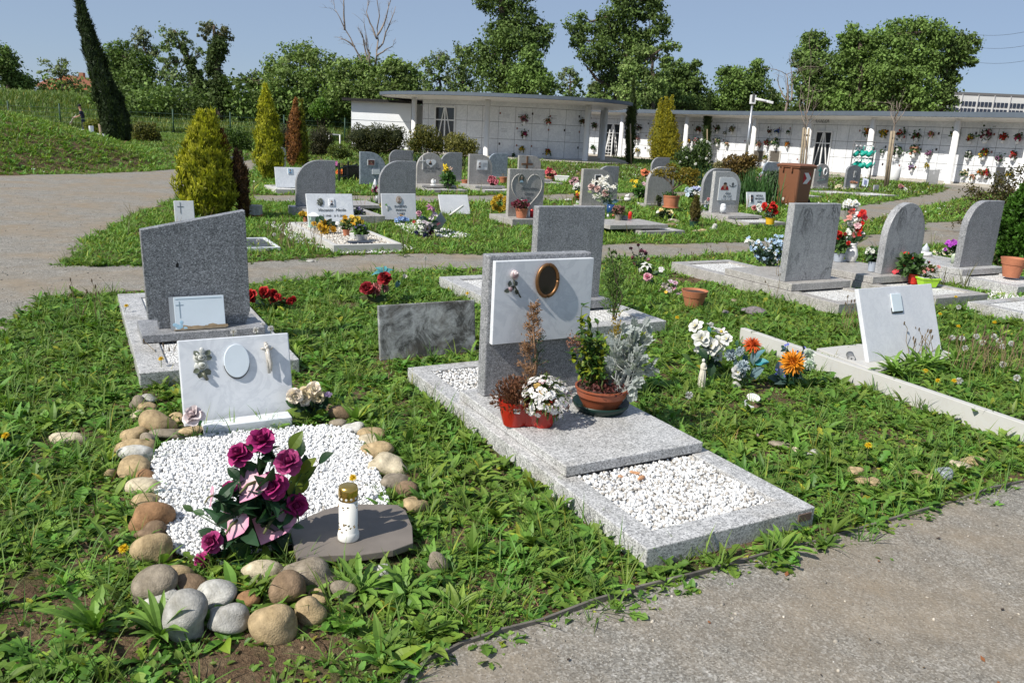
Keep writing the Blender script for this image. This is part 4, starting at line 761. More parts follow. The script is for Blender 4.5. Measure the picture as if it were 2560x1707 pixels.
# hedgerow mass under the far trees, beyond counting
g_=np.random.default_rng(9);P=[];C_=[]
for x0,x1,y,ry,d,kk in((-60,200,205,16,100,2600),(200,620,232,32,84,9500),(600,960,248,28,83,8000),(960,1400,245,22,84,5000),(1380,1830,252,22,80,6000),(1800,2160,262,20,78,4000)):
 for e in range(int((x1-x0)/9)):
  c=at(Z('p',g_.uniform(x0,x1),y+g_.uniform(-.6,1)*ry),d+g_.uniform(-4,5));q=c+g_.normal(size=(int(kk*9/(x1-x0)),3))*[.9,.9,.75];P.append(q);C_.append(np.tile((DG*1.1+(MG-DG)*g_.uniform(0,1))*g_.uniform(.6,1.25),(len(q),1)))
P=np.vstack(P);P[:,2]=np.maximum(P[:,2],zg(P[:,0],P[:,1])+.05)
tag(MB().cards(P,.2*g_.uniform(.6,1.5,len(P)),np.vstack(C_)*g_.uniform(.7,1.3,(len(P),1))).build('undergrowth',MT['far_leaf']),'tangled dark undergrowth below the far row of trees','undergrowth',kind='stuff')

# ================================================================ FENCE, FRAME, PERSON
fx=[-58,-50,-44,-39.6,-35,-29.9,-25,-20.4,-15.2,-11];fn=thing('wire_fence','green wire mesh fence with thin posts in front of the tall meadow','fence')
for x in fx:y=70.3;MB().tube([(x,y,zg(x,y)-.1),(x+.02,y,zg(x,y)+2.0)],.06,6).build('post',MT['fence_green'],fn,True)
mb=MB()
for z in np.arange(.1,2.0,.38):mb.tube([(fx[0],70.3,z),(fx[-1],70.3,z)],.012,4)
for x in np.arange(fx[0],fx[-1],.5):mb.tube([(x,70.3,.05),(x,70.3,1.95)],.006,3)
mb.build('wire_mesh',MT['fence_green'],fn)
bd=thing('board_fence','dark board fence beyond the meadow left of the shed','fence');a=at(Z(2,400,900),92);b_=at(Z(2,800,925),92);a[2]=zg(a[0],a[1]);b_[2]=a[2];zt=at(Z(2,600,925),92)[2];mb=MB();nb=34
for k in range(nb):p=a+(b_-a)*k/nb;mb.box((p[0]+.2,p[1],(zt+p[2])/2),(.42,.05,zt-p[2]-R_.uniform(0,.1)),np.array((.018,.016,.02))*R_.uniform(.7,1.3))
mb.build('board',MT['matte'],bd);MB().box(((a[0]+b_[0])/2,a[1]+.06,zt-.3),(b_[0]-a[0],.06,.1),(.02,.02,.02)).build('rail',MT['matte'],bd)
wf=thing('metal_barrier','low white metal tube frame standing left of the dark hedge','frame',far(752,360,40));m_=mpp(wf.location);zt=hz(wf.location,Z(2,700,1128)[1])
for x in(-.55,.1,.62):MB().tube([(x,0,0),(x,0,zt)],.03,6).build('post',MT['white'],wf,True)
for z in(zt,zt*.42):MB().tube([(-.55,0,z),(.62,.05,z)],.028,6).build('rail',MT['white'],wf,True)
def skinbody(name,chain,edges,mat,parent,root=0):
 me=bpy.data.meshes.new(name);me.from_pydata([c[:3] for c in chain],edges,[]);o=bpy.data.objects.new(name,me);COL.objects.link(o);o.parent=parent
 s=o.modifiers.new('skin','SKIN');s.use_smooth_shade=True;sv=me.skin_vertices[0].data
 for k,c in enumerate(chain):sv[k].radius=(c[3],c[4] if len(c)>4 else c[3]);sv[k].use_root=k==root
 o.modifiers.new('sub','SUBSURF').levels=1;o.modifiers['sub'].render_levels=1;me.materials.append(mat);return o
pb=at(Z('l',172,372),54);pz=zg(pb[0],pb[1]);pb[2]=pz
pr=thing('person','person in dark navy work clothes and cap holding a white tool behind the mound','person',pb,rad(-70))
SKIN=plain('skin',(.36,.20,.13),.6,0,.05,8);NAVY=plain('navy_cloth',(.012,.016,.035),.9,0,.2,12)
# facing local -y ; bent slightly forward
skinbody('body',[(0,.03,1.0,.155,.12),(0,.02,1.25,.17,.125),(0,-.04,1.46,.165,.11),(0,-.08,1.58,.055),(0,-.11,1.72,.095,.11),(0,-.12,1.82,.07,.085),(-.2,-.05,1.46,.065),(-.26,-.16,1.2,.048),(-.2,-.42,1.1,.038),(-.19,-.5,1.09,.03),(.2,-.05,1.46,.065),(.27,-.1,1.2,.048),(.2,-.36,1.08,.038),(.19,-.44,1.06,.03)],
 [(0,1),(1,2),(2,3),(3,4),(4,5),(2,6),(6,7),(7,8),(8,9),(2,10),(10,11),(11,12),(12,13)],SKIN,pr)
skinbody('shirt',[(0,.03,1.0,.17,.135),(0,.02,1.25,.185,.14),(0,-.04,1.45,.18,.122),(-.2,-.05,1.46,.085),(-.25,-.13,1.25,.07),(.2,-.05,1.46,.085),(.26,-.09,1.25,.07)],[(0,1),(1,2),(2,3),(3,4),(2,5),(5,6)],NAVY,pr)
skinbody('trousers',[(0,.03,1.02,.17,.135),(0,.03,.92,.165,.13),(-.1,.02,.82,.10),(-.12,-.03,.45,.075),(-.12,.02,.08,.07),(.1,.03,.82,.10),(.13,.06,.45,.075),(.14,.12,.08,.07)],[(0,1),(1,2),(2,3),(3,4),(1,5),(5,6),(6,7)],NAVY,pr)
for x,y in((-.12,-.03),(.14,.07)):MB().blob((x,y,.045),(.055,.14,.05),(.02,.018,.016),10,8,.03).build('shoe',MT['matte'],pr,True)
MB().lathe([(.0,1.93),(.06,1.925),(.105,1.87),(.112,1.80)],14,(0,-.115,0),(.012,.013,.02)).box((0,-.25,1.815),(.16,.13,.015),(.012,.013,.02)).build('cap',MT['matte'],pr,True)
f_=MB().blob((0,-.215,1.735),(.018,.03,.022),(.36,.2,.13),8,6,0)
for s in(-1,1):f_.blob((s*.035,-.205,1.765),(.012,.008,.008),(.02,.015,.01),6,5,0);f_.blob((s*.1,-.105,1.74),(.014,.025,.032),(.36,.2,.13),8,6,0)
f_.box((0,-.212,1.69),(.05,.012,.010),(.25,.09,.07));f_.build('face',MT['paint'],pr,True)
for s,(x,y,z) in((-1,(-.19,-.5,1.09)),(1,(.19,-.44,1.06))):
 hm=MB().blob((x,y-.03,z),(.042,.05,.026),(.36,.2,.13),8,6,0)
 for k in range(4):hm.tube([(x-.03+.02*k,y-.06,z+.01),(x-.03+.02*k,y-.10,z-.005),(x-.03+.02*k,y-.095,z-.04),(x-.03+.02*k,y-.065,z-.05)],.0095-.0006*abs(k-1.5),5,(.36,.2,.13))
 hm.tube([(x-s*.038,y-.02,z),(x-s*.06,y-.06,z-.01),(x-s*.045,y-.085,z-.03)],.010,5,(.36,.2,.13));hm.build('hand',MT['paint'],pr,True)
tl=thing('tool','long white tool held by the person behind the mound','garden tool',pb+np.array([0,0,0]),rad(-70));MB().tube([(.45,-.3,1.22),(.19,-.49,1.055),(-.19,-.55,1.055),(-1.1,-.85,.72)],[.015,.015,.02,.05],8,(.7,.7,.68)).build('shaft',MT['paint'],tl,True);MB().box((-1.3,-.9,.66),(.55,.13,.05),(.65,.66,.62),rot(.2,0,-.3)).build('blade',MT['paint'],tl,bevel=.01)
a=at(Z('l',40,358),53);b_=at(Z('l',160,385),52);tb=thing('marble_tomb','white marble tomb side low on the ground beside the person','grave',(a[0],a[1],zg(a[0],a[1])),rad(-4));L_=np.linalg.norm((b_-a)[:2]);MB().box((L_/2,.4,.15),(L_,.8,.3),(1,1,1)).build('side',MT['marble'],tb,bevel=.02);MB().box((L_/2,.4,.32),(L_+.1,.9,.05),(1,1,1)).build('lid',MT['marble_grey'],tb,bevel=.01)
a=at(Z('l',212,410),50);tb=thing('marble_tomb','small white marble grave corner under the yellow green rounded shrub','grave',(a[0],a[1],zg(a[0],a[1])),rad(-4));MB().box((.55,.4,.1),(1.6,.8,.24),(1,1,1)).build('kerb',MT['marble'],tb,bevel=.02);MB().box((.0,.3,.4),(.12,.35,.5),(1,1,1)).build('headstone',MT['marble'],tb,bevel=.02)

# ================================================================ GRAVE KIT
NOGRASS=[] # footprints where nothing grows
def gl(O,P):d=np.asarray(P)-O;return np.array([d@BX,d@AY,d[2]])
def alongy(P,D,y):
 v=np.asarray(P,float)-CAM0;a=PH/2-y;D=np.asarray(D,float)
 return(a*(v@FWD)-FPX*(v@UPV))/(FPX*(D@UPV)-a*(D@FWD))
def outline(shape,w_,h,r=None):
 r=min(w_,h)*.6 if r is None else r;a=np.linspace(0,np.pi/2,12)
 if shape=='rect':return[(0,0),(w_,0),(w_,h),(0,h)]
 if shape=='quarterL':return[(0,0),(w_,0),(w_,h)]+[(r-r*math.sin(t),h-r+r*math.cos(t)) for t in a]
 if shape=='quarterR':return[(0,0),(w_,0)]+[(w_-r+r*math.cos(t),h-r+r*math.sin(t)) for t in a]+[(0,h)]
 if shape=='round':return[(0,0),(w_,0)]+[(w_/2+w_/2*math.cos(t),h-r+r*math.sin(t)) for t in np.linspace(0,np.pi,22)]
 if shape=='shoulder':return[(0,0),(w_,0),(w_,h-r)]+[(w_/2+w_*.5*math.cos(t),h-r+r*math.sin(t)) for t in np.linspace(.0,np.pi,20)][1:-1]+[(0,h-r)]
 return shape
def grave(label,O,cat='grave',rz=GA,name='grave'):return thing(name,label,cat,O,rz)
def upstone(parent,O,bl,brx,topy,z0,th,shape,mat,r=None,tilt=0,name='headstone',bev=.006,w_=None,h=None):
 L=G(bl,z0) if len(bl)==2 else np.asarray(bl,float);up=AY*math.sin(tilt)+np.array([0,0,math.cos(tilt)])
 w_=along(L,BX,brx) if w_ is None else w_;h=alongy(L,up,topy) if h is None else h
 pts=outline(shape,w_,h,r) if isinstance(shape,str) else[(x*w_,z*h) for x,z in shape]
 o=MB().prism(pts,th,un=(0,1,0)).build(name,mat,parent,bevel=bev);o.location=gl(O,L) if parent is not None else L;o.rotation_euler=(-tilt,0,0 if parent is not None else GA)
 c=[L-BX*.06-AY*.05,L+BX*(w_+.06)-AY*.05,L+BX*(w_+.06)+AY*(th+.05),L-BX*.06+AY*(th+.05)];NOGRASS.append(np.array(c)[:,:2]);o['w']=w_;o['h']=h;return o,w_,h
def kerb(parent,O,NL,lx,ly,kw,z,mat,z0=-.05,bev=.005,grow=False,sides='nflr'):
 n=gl(O,NL);h=z-z0;zc=(z+z0)/2-O[2];mb=MB()
 if 'n' in sides:mb.box((n[0]+lx/2,n[1]+kw/2,zc),(lx,kw,h))
 if 'f' in sides:mb.box((n[0]+lx/2,n[1]+ly-kw/2,zc),(lx,kw,h))
 if 'l' in sides:mb.box((n[0]+kw/2,n[1]+ly/2,zc),(kw,ly-2*kw,h-.001))
 if 'r' in sides:mb.box((n[0]+lx-kw/2,n[1]+ly/2,zc),(kw,ly-2*kw,h-.001))
 o=mb.build('kerb',mat,parent,bevel=bev);q=[NL,NL+BX*lx,NL+BX*lx+AY*ly,NL+AY*ly]
 if not grow:NOGRASS.append(np.array(q)[:,:2])
 return o
def slab(parent,O,NL,lx,ly,z0,z1,mat,name='slab',bev=.005):
 n=gl(O,NL);return MB().box((n[0]+lx/2,n[1]+ly/2,(z0+z1)/2-O[2]),(lx,ly,z1-z0)).build(name,mat,parent,bevel=bev)
m,t,b=newmat('white_gravel');c=coords(t);v=N(t,'TexVoronoi',Scale=75.0);t.links.new(c,v.inputs['Vector']);sp=N(t,'SeparateColor');t.links.new(v.outputs['Color'],sp.inputs[0])
gcol=ramp(t,sp.outputs[0],[(0,(.30,.28,.25)),(.18,(.58,.57,.54)),(.6,(.76,.76,.74)),(1,(.88,.88,.87))]);fd=ramp(t,v.outputs['Distance'],[(.0,(1,1,1)),(.75,(.9,.9,.9)),(.95,(.35,.33,.3))])
t.links.new(mix(t,1,gcol,fd,'MULTIPLY'),b.inputs['Base Color']);b.inputs['Roughness'].default_value=.8;nb=N(t,'Bump',Strength=1.0,Distance=.012,invert=True);t.links.new(v.outputs['Distance'],nb.inputs['Height']);t.links.new(nb.outputs[0],b.inputs['Normal']);WG=m
def bed(parent,O,NL,lx,ly,z,mat=None,name='gravel_bed'):
 n=gl(O,NL);o=MB().box((n[0]+lx/2,n[1]+ly/2,z-.02-O[2]),(lx,ly,.04)).build(name,mat or WG,parent);o['kind']='stuff';return o
_ph=(1+5**.5)/2
ICO=unit(np.array([(-1,_ph,0),(1,_ph,0),(-1,-_ph,0),(1,-_ph,0),(0,-1,_ph),(0,1,_ph),(0,-1,-_ph),(0,1,-_ph),(_ph,0,-1),(_ph,0,1),(-_ph,0,-1),(-_ph,0,1)]))
ICF=np.array([(0,11,5),(0,5,1),(0,1,7),(0,7,10),(0,10,11),(1,5,9),(5,11,4),(11,10,2),(10,7,6),(7,1,8),(3,9,4),(3,4,2),(3,2,6),(3,6,8),(3,8,9),(4,9,5),(2,4,11),(6,2,10),(8,6,7),(9,8,1)])
def pebbles(name,P,size,cols,label,mat=None,flat=.7):
 Np=len(P);sc=size*R_.uniform(.6,1.35,(Np,1))*np.stack([R_.uniform(.8,1.3,Np),R_.uniform(.65,1.0,Np),R_.uniform(.5,.85,Np)*flat/.7],1);v=ICO[None]*sc[:,None]*R_.uniform(.8,1.2,(Np,12,1));q=R_.normal(size=(Np,4));q/=np.linalg.norm(q,axis=1,keepdims=True);q[:,1:3]*=.6;q/=np.linalg.norm(q,axis=1,keepdims=True)
 w_,x,y,z=q.T;Rm=np.stack([1-2*(y*y+z*z),2*(x*y-z*w_),2*(x*z+y*w_),2*(x*y+z*w_),1-2*(x*x+z*z),2*(y*z-x*w_),2*(x*z-y*w_),2*(y*z+x*w_),1-2*(x*x+y*y)],1).reshape(-1,3,3)
 v=np.einsum('nij,nkj->nki',Rm,v)+P[:,None];F=(np.arange(Np)[:,None,None]*12+ICF[None]).reshape(-1,3)
 o=MB().add(v.reshape(-1,3),F,np.repeat(cols,12,0)).build(name,mat or MT['pebble'],None,True);return tag(o,label,'gravel',kind='stuff')
def inpoly(poly,n):
 poly=np.asarray(poly)[:,:2];a=poly.min(0);b_=poly.max(0);A_=np.prod(b_-a);k=int(n*2.2)+50;q=R_.uniform(a,b_,(k*2,2));q=q[pip(q[:,0],q[:,1],poly)];return q[:n]
def whites(n,dirt=.1):
 c_=np.tile(np.array((.80,.80,.79)),(n,1))*R_.uniform(.82,1.08,(n,1));d_=R_.uniform(size=n)<dirt;c_[d_]=np.array((.52,.485,.435))*R_.uniform(.6,1.1,(d_.sum(),1));return np.minimum(c_,.88)
def portrait(parent,x,z,w_,h,bgc,cloth,hair=(.05,.04,.035),oval=False,rim=(.8,.8,.8),y=-.004,rim_m=None):
 """small ceramic photograph: rim, ground colour, shoulders, face, hair"""
 def shp(sx,sz):return[(x+sx*math.cos(a)*(1 if oval else 1.0)*.5,z+sz*math.sin(a)*.5) for a in np.linspace(0,2*np.pi,28)[:-1]] if oval else[(x-sx/2,z-sz/2),(x+sx/2,z-sz/2),(x+sx/2,z+sz/2),(x-sx/2,z+sz/2)]
 o=MB().prism(shp(w_,h),.014,(0,y-.010,0),col=rim).build('photo_frame',rim_m or MT['glossy'],parent)
 mb=MB();mb.prism(shp(w_*.86,h*.88),.003,(0,y-.013,0),col=bgc);e=lambda cx,cz,rx,rz,yy,c_,a0=0,a1=2*np.pi:mb.prism([(x+cx*w_+rx*w_*math.cos(a),z+cz*h+rz*h*math.sin(a)) for a in np.linspace(a0,a1,18)],.002,(0,yy,0),col=c_)
 e(0,-.40,.30,.26,y-.0155,cloth,0,np.pi);e(0,.10,.135,.17,y-.018,(.40,.25,.17));e(0,.19,.15,.11,y-.0205,hair,-.2,np.pi+.2);mb.build('photo',MT['glossy'],o);return o
# ---------------------------------------------------------------- flowers
def flower(mb,kind,p,ax,r,c0,c1,g_):
 ax=unit(ax);a=unit(np.cross(ax,[.3,.2,1.0]));b_=np.cross(ax,a);p=np.asarray(p,float);c0=np.array(c0);c1=np.array(c1)
 def ring(n,el,L,W,curl,prof,ph=0,off=0.0,fold=.35,jit=.12,br=1):
  th=np.arange(n)*2*np.pi/n+ph+g_.normal(size=n)*jit;rd=np.cos(th)[:,None]*a+np.sin(th)[:,None]*b_;e=el+g_.normal(size=(n,1))*jit
  d=rd*np.cos(e)+ax*np.sin(e);nn=ax*np.cos(e)-rd*np.sin(e);k=br*g_.uniform(.85,1.12,(n,1));mb.leaves(p+rd*off,d,nn,L*g_.uniform(.9,1.1,n),W,curl,prof,fold,np.minimum(c0*k,.92),np.minimum(c1*k,.92))
 if kind=='rose':
  wide=(.35,.8,1,1,.8,.35)
  ring(5,.15,r*1.05,r*.62,.9,wide,0,.02*r,.25);ring(5,.62,r*1.0,r*.56,.75,wide,.6,.05*r,.5);ring(4,1.0,r*.95,r*.46,.5,wide,.2,.12*r,.7,br=.9);ring(3,1.3,r*.9,r*.34,.2,wide,.9,.05*r,.9,br=.8)
  mb.blob(p+ax*r*.35,(r*.35,)*3,c0*.7,8,6,.1,1)
 elif kind=='bud':
  wide=(.5,.9,1,.85,.4,.1);ring(5,1.05,r*1.5,r*.6,-.5,wide,0,.25*r,.5);ring(4,1.25,r*1.6,r*.5,-.3,wide,.5,.1*r,.6,br=.85)
 elif kind=='mum':
  for k,(n,el,L) in enumerate([(18,-.15,1),(20,.12,1),(18,.4,.95),(16,.7,.85),(12,1.0,.7),(7,1.3,.55)]):ring(n,el,r*L,r*.085,.25 if k<3 else-.3,(.6,1,1,.8,.15),k*.4,0,.5,.1,1-.04*k)
  mb.blob(p,(r*.35,)*3,c0*.8,8,6,.1,1)
 elif kind=='pom':
  d=unit(g_.normal(size=(90,3))+ax*.55);mb.leaves(p+d*r*.35,d,g_.normal(size=(90,3)),r*.62,r*.10,.2,(.5,1,1,.3),.5,c0*g_.uniform(.75,1.1,(90,1)),np.minimum(c1*g_.uniform(.85,1.1,(90,1)),.9));mb.blob(p,(r*.55,)*3,c0*.8,10,8,.08,2)
 elif kind=='daisy':
  ring(11,.15,r,r*.19,.25,(.4,1,1,.8,.2));ring(9,.4,r*.8,r*.17,.2,(.4,1,1,.8,.2),.3);mb.blob(p+ax*r*.1,(r*.2,r*.2,r*.2),(.55,.42,.08),8,6,.1,3)
 elif kind=='magnolia':
  ring(6,.25,r,r*.42,.35,(.35,.85,1,.9,.35),0,0,.35);ring(4,.9,r*.7,r*.36,.1,(.4,.9,1,.8,.3),.4,0,.6);mb.blob(p+ax*r*.2,(r*.12,r*.12,r*.2),(.55,.5,.2),8,6,.05,1)
 elif kind=='lily':
  ring(6,.35,r*1.15,r*.27,.9,(.4,.9,1,.75,.35,.03),0,0,.4);mb.tube([p,p+ax*r*.7],r*.03,4,(.6,.55,.15))
 elif kind=='anthurium':
  n=a*g_.choice([-1,1]);q=np.array([(0,-.35),(.35,-.6),(.75,-.5),(.95,-.1),(.8,.4),(.4,.85),(0,1.25),(-.4,.85),(-.8,.4),(-.95,-.1),(-.75,-.5),(-.35,-.6)])*r*.85;v=np.array([p+a*x+b_*y+ax*(.25*r*(x*x+y*y*.6)/(r*r)) for x,y in q]);v=np.vstack([v,p+ax*0]);cc=np.vstack([np.tile(c1,(12,1))*g_.uniform(.9,1.1,(12,1)),c0])
  mb.add(v,np.array([[12,k,(k+1)%12] for k in range(12)]),cc);mb.tube([p,p+ax*r*.35+b_*r*.25,p+ax*r*.5+b_*r*.7],[r*.07,r*.07,r*.045],6,(.16,.17,.07))
 elif kind=='tulip':
  ring(6,1.15,r*1.3,r*.42,.25,(.5,.95,1,.7,.15),0,r*.15,.5)
 else: # 'five': small open flower
  ring(5,.25,r,r*.45,.3,(.4,1,1,.7),g_.uniform(0,6));mb.blob(p+ax*r*.05,(r*.14,)*3,c0*.7,6,4,0,1)
def bouquet(label,base,k,items,greens=(),name='bouquet',cat='flowers',stem=(.05,.10,.03),root=None,seed=0,lf=(.035,.085,.025),depth=.04,nleaf=0,lw=1.0,fwd=0.0,stemr=.003,per=True,rz=0):
 """items: (kind, x, y, r, c0, c1[, axis]) in window k; greens: (x, y, length px, colour)"""
 g_=np.random.default_rng(seed);t_=thing(name,label,cat,base,rz);o3=np.array(base);m_=mpp(base)/WIN[k][2];wd=MB();gm=MB();root=np.zeros(3) if root is None else np.asarray(root)-o3;tocam=unit(CAM0-o3);allm=MB()
 for it in items:
  kd,x,y,r,c0,c1=it[:6];p=V(base,Z(k,x,y))-o3+tocam*(g_.normal()*depth+fwd);ax=np.array(it[6]) if len(it)>6 else unit(tocam*[1,1,.5]+[0,0,.45]+g_.normal(size=3)*.45);mb=MB() if per else allm;flower(mb,kd,p,ax,r*m_,c0,c1,g_)
  if per:mb.build('flower',MT['petal'],t_,kd in('anthurium',))
  wd.tube(*limb(root+g_.normal(size=3)*.01,p-ax*r*m_*.15,stemr,stemr*.8,g_,6,.05),4,stem)
  if nleaf:
   s_=g_.uniform(.35,.95,nleaf)[:,None];P=root+(p-root)*s_;gm.leaves(P,g_.normal(size=(nleaf,3))+[0,0,.35],g_.normal(size=(nleaf,3))+[0,0,1],lw*g_.uniform(.03,.06,nleaf)*max(1,r*m_/.04),lw*.012*max(1,r*m_/.04),.6,(.3,1,.8,.1),.3,np.array(lf)*g_.uniform(.6,1.4,(nleaf,1)))
 if not per:allm.build('flowers',MT['petal'],t_)
 for x,y,L,c_ in greens:
  p=V(base,Z(k,x,y))-o3+tocam*g_.normal()*depth;d=unit(p-root+g_.normal(size=3)*.3*np.linalg.norm(p-root));Lm=L*m_;s0=p-d*Lm*.5;gm.leaves(s0,d,unit(tocam+[0,0,.8]+g_.normal(size=3)*.4),Lm,Lm*.3,.5,(.25,.75,1,.9,.55,.05),.25,np.array(c_)*.9,np.array(c_)*1.2);wd.tube([root,(root+s0)/2+g_.normal(size=3)*.008,s0],stemr*.6,4,stem)
 wd.build('stem',MT['matte'],t_,True)
 if gm.v:gm.build('leaves',MT['leaf'],t_)
 return t_
def pot(parent,r0,r1,h,mat,rim=.18,rw=1.07,soil=True,c=(0,0,0),n=24,sx=1,sy=1,col=(.5,.5,.5),name='pot'):
 rz=h*(1-rim);o=MB().lathe([(0,0),(r0,0),(r0+(r1-r0)*rz/h,rz),((r0+(r1-r0)*rz/h)*rw,rz+.002),(r1*rw,h),(r1*rw*.93,h),(r1*.9,h*.88),(0,h*.88)],n,c,col,sx,sy).build(name,mat,parent,True);e=o.modifiers.new('split','EDGE_SPLIT');e.split_angle=rad(40)
 if soil:MB().lathe([(0,h*.90),(r1*.92,h*.885)],14,c,sx=sx,sy=sy).build('soil',MT['soil'],parent)
 return o
MAG0,MAG1=(.22,.006,.08),(.44,.035,.19)

# ================================================================ GRAVE 1: slanted dark headstone
O=G(Z('a',355,1155),.16);KZ=.10
g1=grave('grave with a slanted dark grey granite headstone, at the left',O)
kNL=G(Z('a',335,1475),KZ);kNR=G(Z('a',1670,1325),KZ);lx=(kNR-kNL)@BX;kFL=G(Z('a',155,800),KZ);ly=(kFL-kNL)@AY
kerb(g1,O,kNL,lx,ly,.17,KZ,MT['granite_light'])
bed(g1,O,kNL+BX*.17+AY*.17,lx-.34,ly-.34,KZ-.015)
pl=G(Z('a',355,1155),.16);plx=(G(Z('a',1385,1060),.16)-pl)@BX;slab(g1,O,pl,plx,.46,.105,.16,MT['granite'])
bl=G(Z('a',500,1100),.16);w_=along(bl,BX,Z('a',1262,0)[0]);m_=lambda x,y:V(bl,Z('a',x,y))
def xz(x,y): # photo point -> (x, z) on the front plane of the headstone
 n=AY;d=ray(Z('a',x,y));t=((bl-CAM0)@n)/(d@n);P=CAM0+t*d-bl;return(P@BX,P[2])
st=MB().prism([xz(500,1100),(xz(1240,1030)[0],0),xz(1280,940),xz(1236,90),xz(341,258),xz(410,1022),xz(500,1022)],.09).build('headstone',MT['granite_dark'],g1,bevel=.004);st.location=gl(O,bl)
NOGRASS.append(np.array([bl-BX*.2,bl+BX*(w_+.1),bl+BX*(w_+.1)+AY*.2,bl-BX*.2+AY*.2])[:,:2])
MB().prism([(x,z) for x,z in(xz(645,570),xz(668,575),xz(672,545),xz(660,530),xz(648,548))],.003,(0,-.002,0),col=(.015,.015,.015)).build('stain',MT['matte'],st)
pq=G(Z('a',640,1113),.163);pw=along(pq,BX,Z('a',1066,0)[0]);up=AY*math.sin(.22)+np.array([0,0,math.cos(.22)]);ph=alongy(pq,up,Z('a',0,830)[1])
pla=thing('memorial_plaque','pale memorial plaque with a thin cross leaning on the slanted headstone','plaque',pq,GA);pla.rotation_euler=(-.22,0,GA)
MB().box((pw/2-.015,.012,ph/2+.004),(pw+.02,.006,ph),(.32,.34,.36)).build('backing',MT['glossy'],pla)
pf=MB().box((pw/2+.005,0,ph/2),(pw,.010,ph),(.62,.70,.76)).build('plate',tinted('faded_print',.25,0,.04,6),pla,bevel=.002)
mb=MB();mb.box((pw*.12,-.006,ph*.62),(.004,.002,ph*.5),(.25,.33,.38)).box((pw*.12,-.006,ph*.76),(.05,.002,.004),(.25,.33,.38));mb.box((pw/2,-.006,ph*.94),(pw*.92,.002,.003),(.4,.5,.55))
for k in range(7):mb.blob((pw*.10+R_.normal()*.02,-.006,ph*.16+R_.normal()*.02),(.014,.001,.012),(.35,.55,.68),7,4,.1,k)
mb.build('print',MT['paint'],pla);mb=MB()
for k in range(16):x=R_.uniform(.03,1);mb.blob((pw*x,-.0055,ph*(.02+.05*R_.uniform()+.06*abs(x-.45))),(.03,.001,.012),(.33,.25,.16),8,4,.3,k)
mb.build('rust_stain',MT['matte'],pla);MB().box((pw/2,.0,.004),(pw*1.02,.03,.008),(.3,.25,.18)).build('foot_rail',MT['matte'],pla)
# red artificial roses beside it
RB=G(Z('a',1430,930),.0);RED0,RED1=(.22,.008,.008),(.50,.03,.03)
bouquet('bunch of red artificial roses lying in the grass beside the slanted headstone',RB,'a',[('rose',1300,815,55,RED0,RED1),('rose',1405,790,52,RED0,RED1),('rose',1475,795,38,RED0,RED1),('rose',1515,825,32,RED0,RED1),('rose',1570,860,34,RED0,RED1),('rose',1620,865,32,RED0,RED1),('rose',1645,845,28,RED0,RED1),('rose',1575,935,30,(.3,.04,.02),(.5,.1,.05)),('rose',1475,855,36,RED0,RED1)],[(1350,870,120,(.02,.05,.025)),(1420,880,120,(.02,.045,.025)),(1480,900,110,(.02,.05,.025)),(1530,880,90,(.02,.05,.02))],nleaf=3,lf=(.02,.05,.025),seed=3)

# ================================================================ GRAVE 2: white tablet and pebble bed
O=G(Z('b',552,752),.03);g2=grave('low white marble tablet with oval plate, rose and crucifix, leaning back',O,name='grave_tablet')
tilt=.24;tb,w_,h_=upstone(g2,O,O,Z('b',1272,0)[0],Z('b',0,188)[1],.03,.03,'rect',MT['marble'],tilt=tilt,name='tablet')
def onstone(Ow,tl,k,x,y): # photo point -> (x, z) on the leaning face
 n=AY*math.cos(tl)-np.array([0,0,math.sin(tl)]);d=ray(Z(k,x,y));t=((Ow-CAM0)@n)/(d@n);P=CAM0+t*d-Ow;return np.array([P@BX,P@(AY*math.sin(tl)+np.array([0,0,math.cos(tl)]))])
S2=lambda x,y:onstone(O,tilt,'b',x,y)
cx,cz=S2(892,318);rx=abs(S2(976,318)[0]-cx);rz=abs(S2(892,208)[1]-cz)
MB().prism([(cx+rx*math.cos(a),cz+rz*math.sin(a)) for a in np.linspace(0,2*np.pi,40)[:-1]],.014,(0,-.016,0),col=(.66,.73,.78)).build('oval_plate',MT['glossy'],tb,bevel=.004)
mb=MB();mb.prism([(cx+rx*1.03*math.cos(a),cz-.006+rz*1.02*math.sin(a)) for a in np.linspace(np.pi*1.05,np.pi*1.95,20)]+[(cx+rx*.9*math.cos(a),cz+rz*.9*math.sin(a)) for a in np.linspace(np.pi*1.95,np.pi*1.05,20)],.004,(0,-.0055,0),col=(.1,.1,.1));mb.build('lower_crescent',MT['paint'],tb)  # dark crescent along the lower rim of the oval plate
# rose ornament
PWT=tinted('aged_pewter',.38,0,.25,60,.6);rs=MB();g_=np.random.default_rng(2)
def ornrose(mb,x,z,r,lt,dk):
 for q,rr in((0,1),(1,.74),(2,.5),(3,.28)):mb.blob((x+.1*r*q*.3,-.006-.005*q,z+.08*r*q*.4),(r*rr,.007,r*rr*.85),lt if q%2==0 else dk,12,6,.12,q+int(x*900))
LT,DK=(.55,.56,.52),(.20,.21,.17)
for x,y in((655,300),(665,350)):q=S2(x,y);ornrose(rs,q[0],q[1],.035,LT,DK)
q=S2(665,250);rs.blob((q[0],-.010,q[1]),(.013,.008,.017),LT,8,6,.1,4)
for x,y,a,L in((632,275,2.2,.03),(700,270,.9,.03),(705,300,.2,.028),(635,380,3.6,.03),(700,385,5.4,.034),(655,405,4.4,.03),(680,395,5,.03),(640,320,3,.02)):
 q=S2(x,y);d=np.array([math.cos(a),0,math.sin(a)]);rs.leaves([(q[0],-.010,q[1])]-d*L*.4,d,(0,-1,.1),L*1.2,L*.45,.5,(.4,1,.9,.1),.3,(.10,.115,.075))
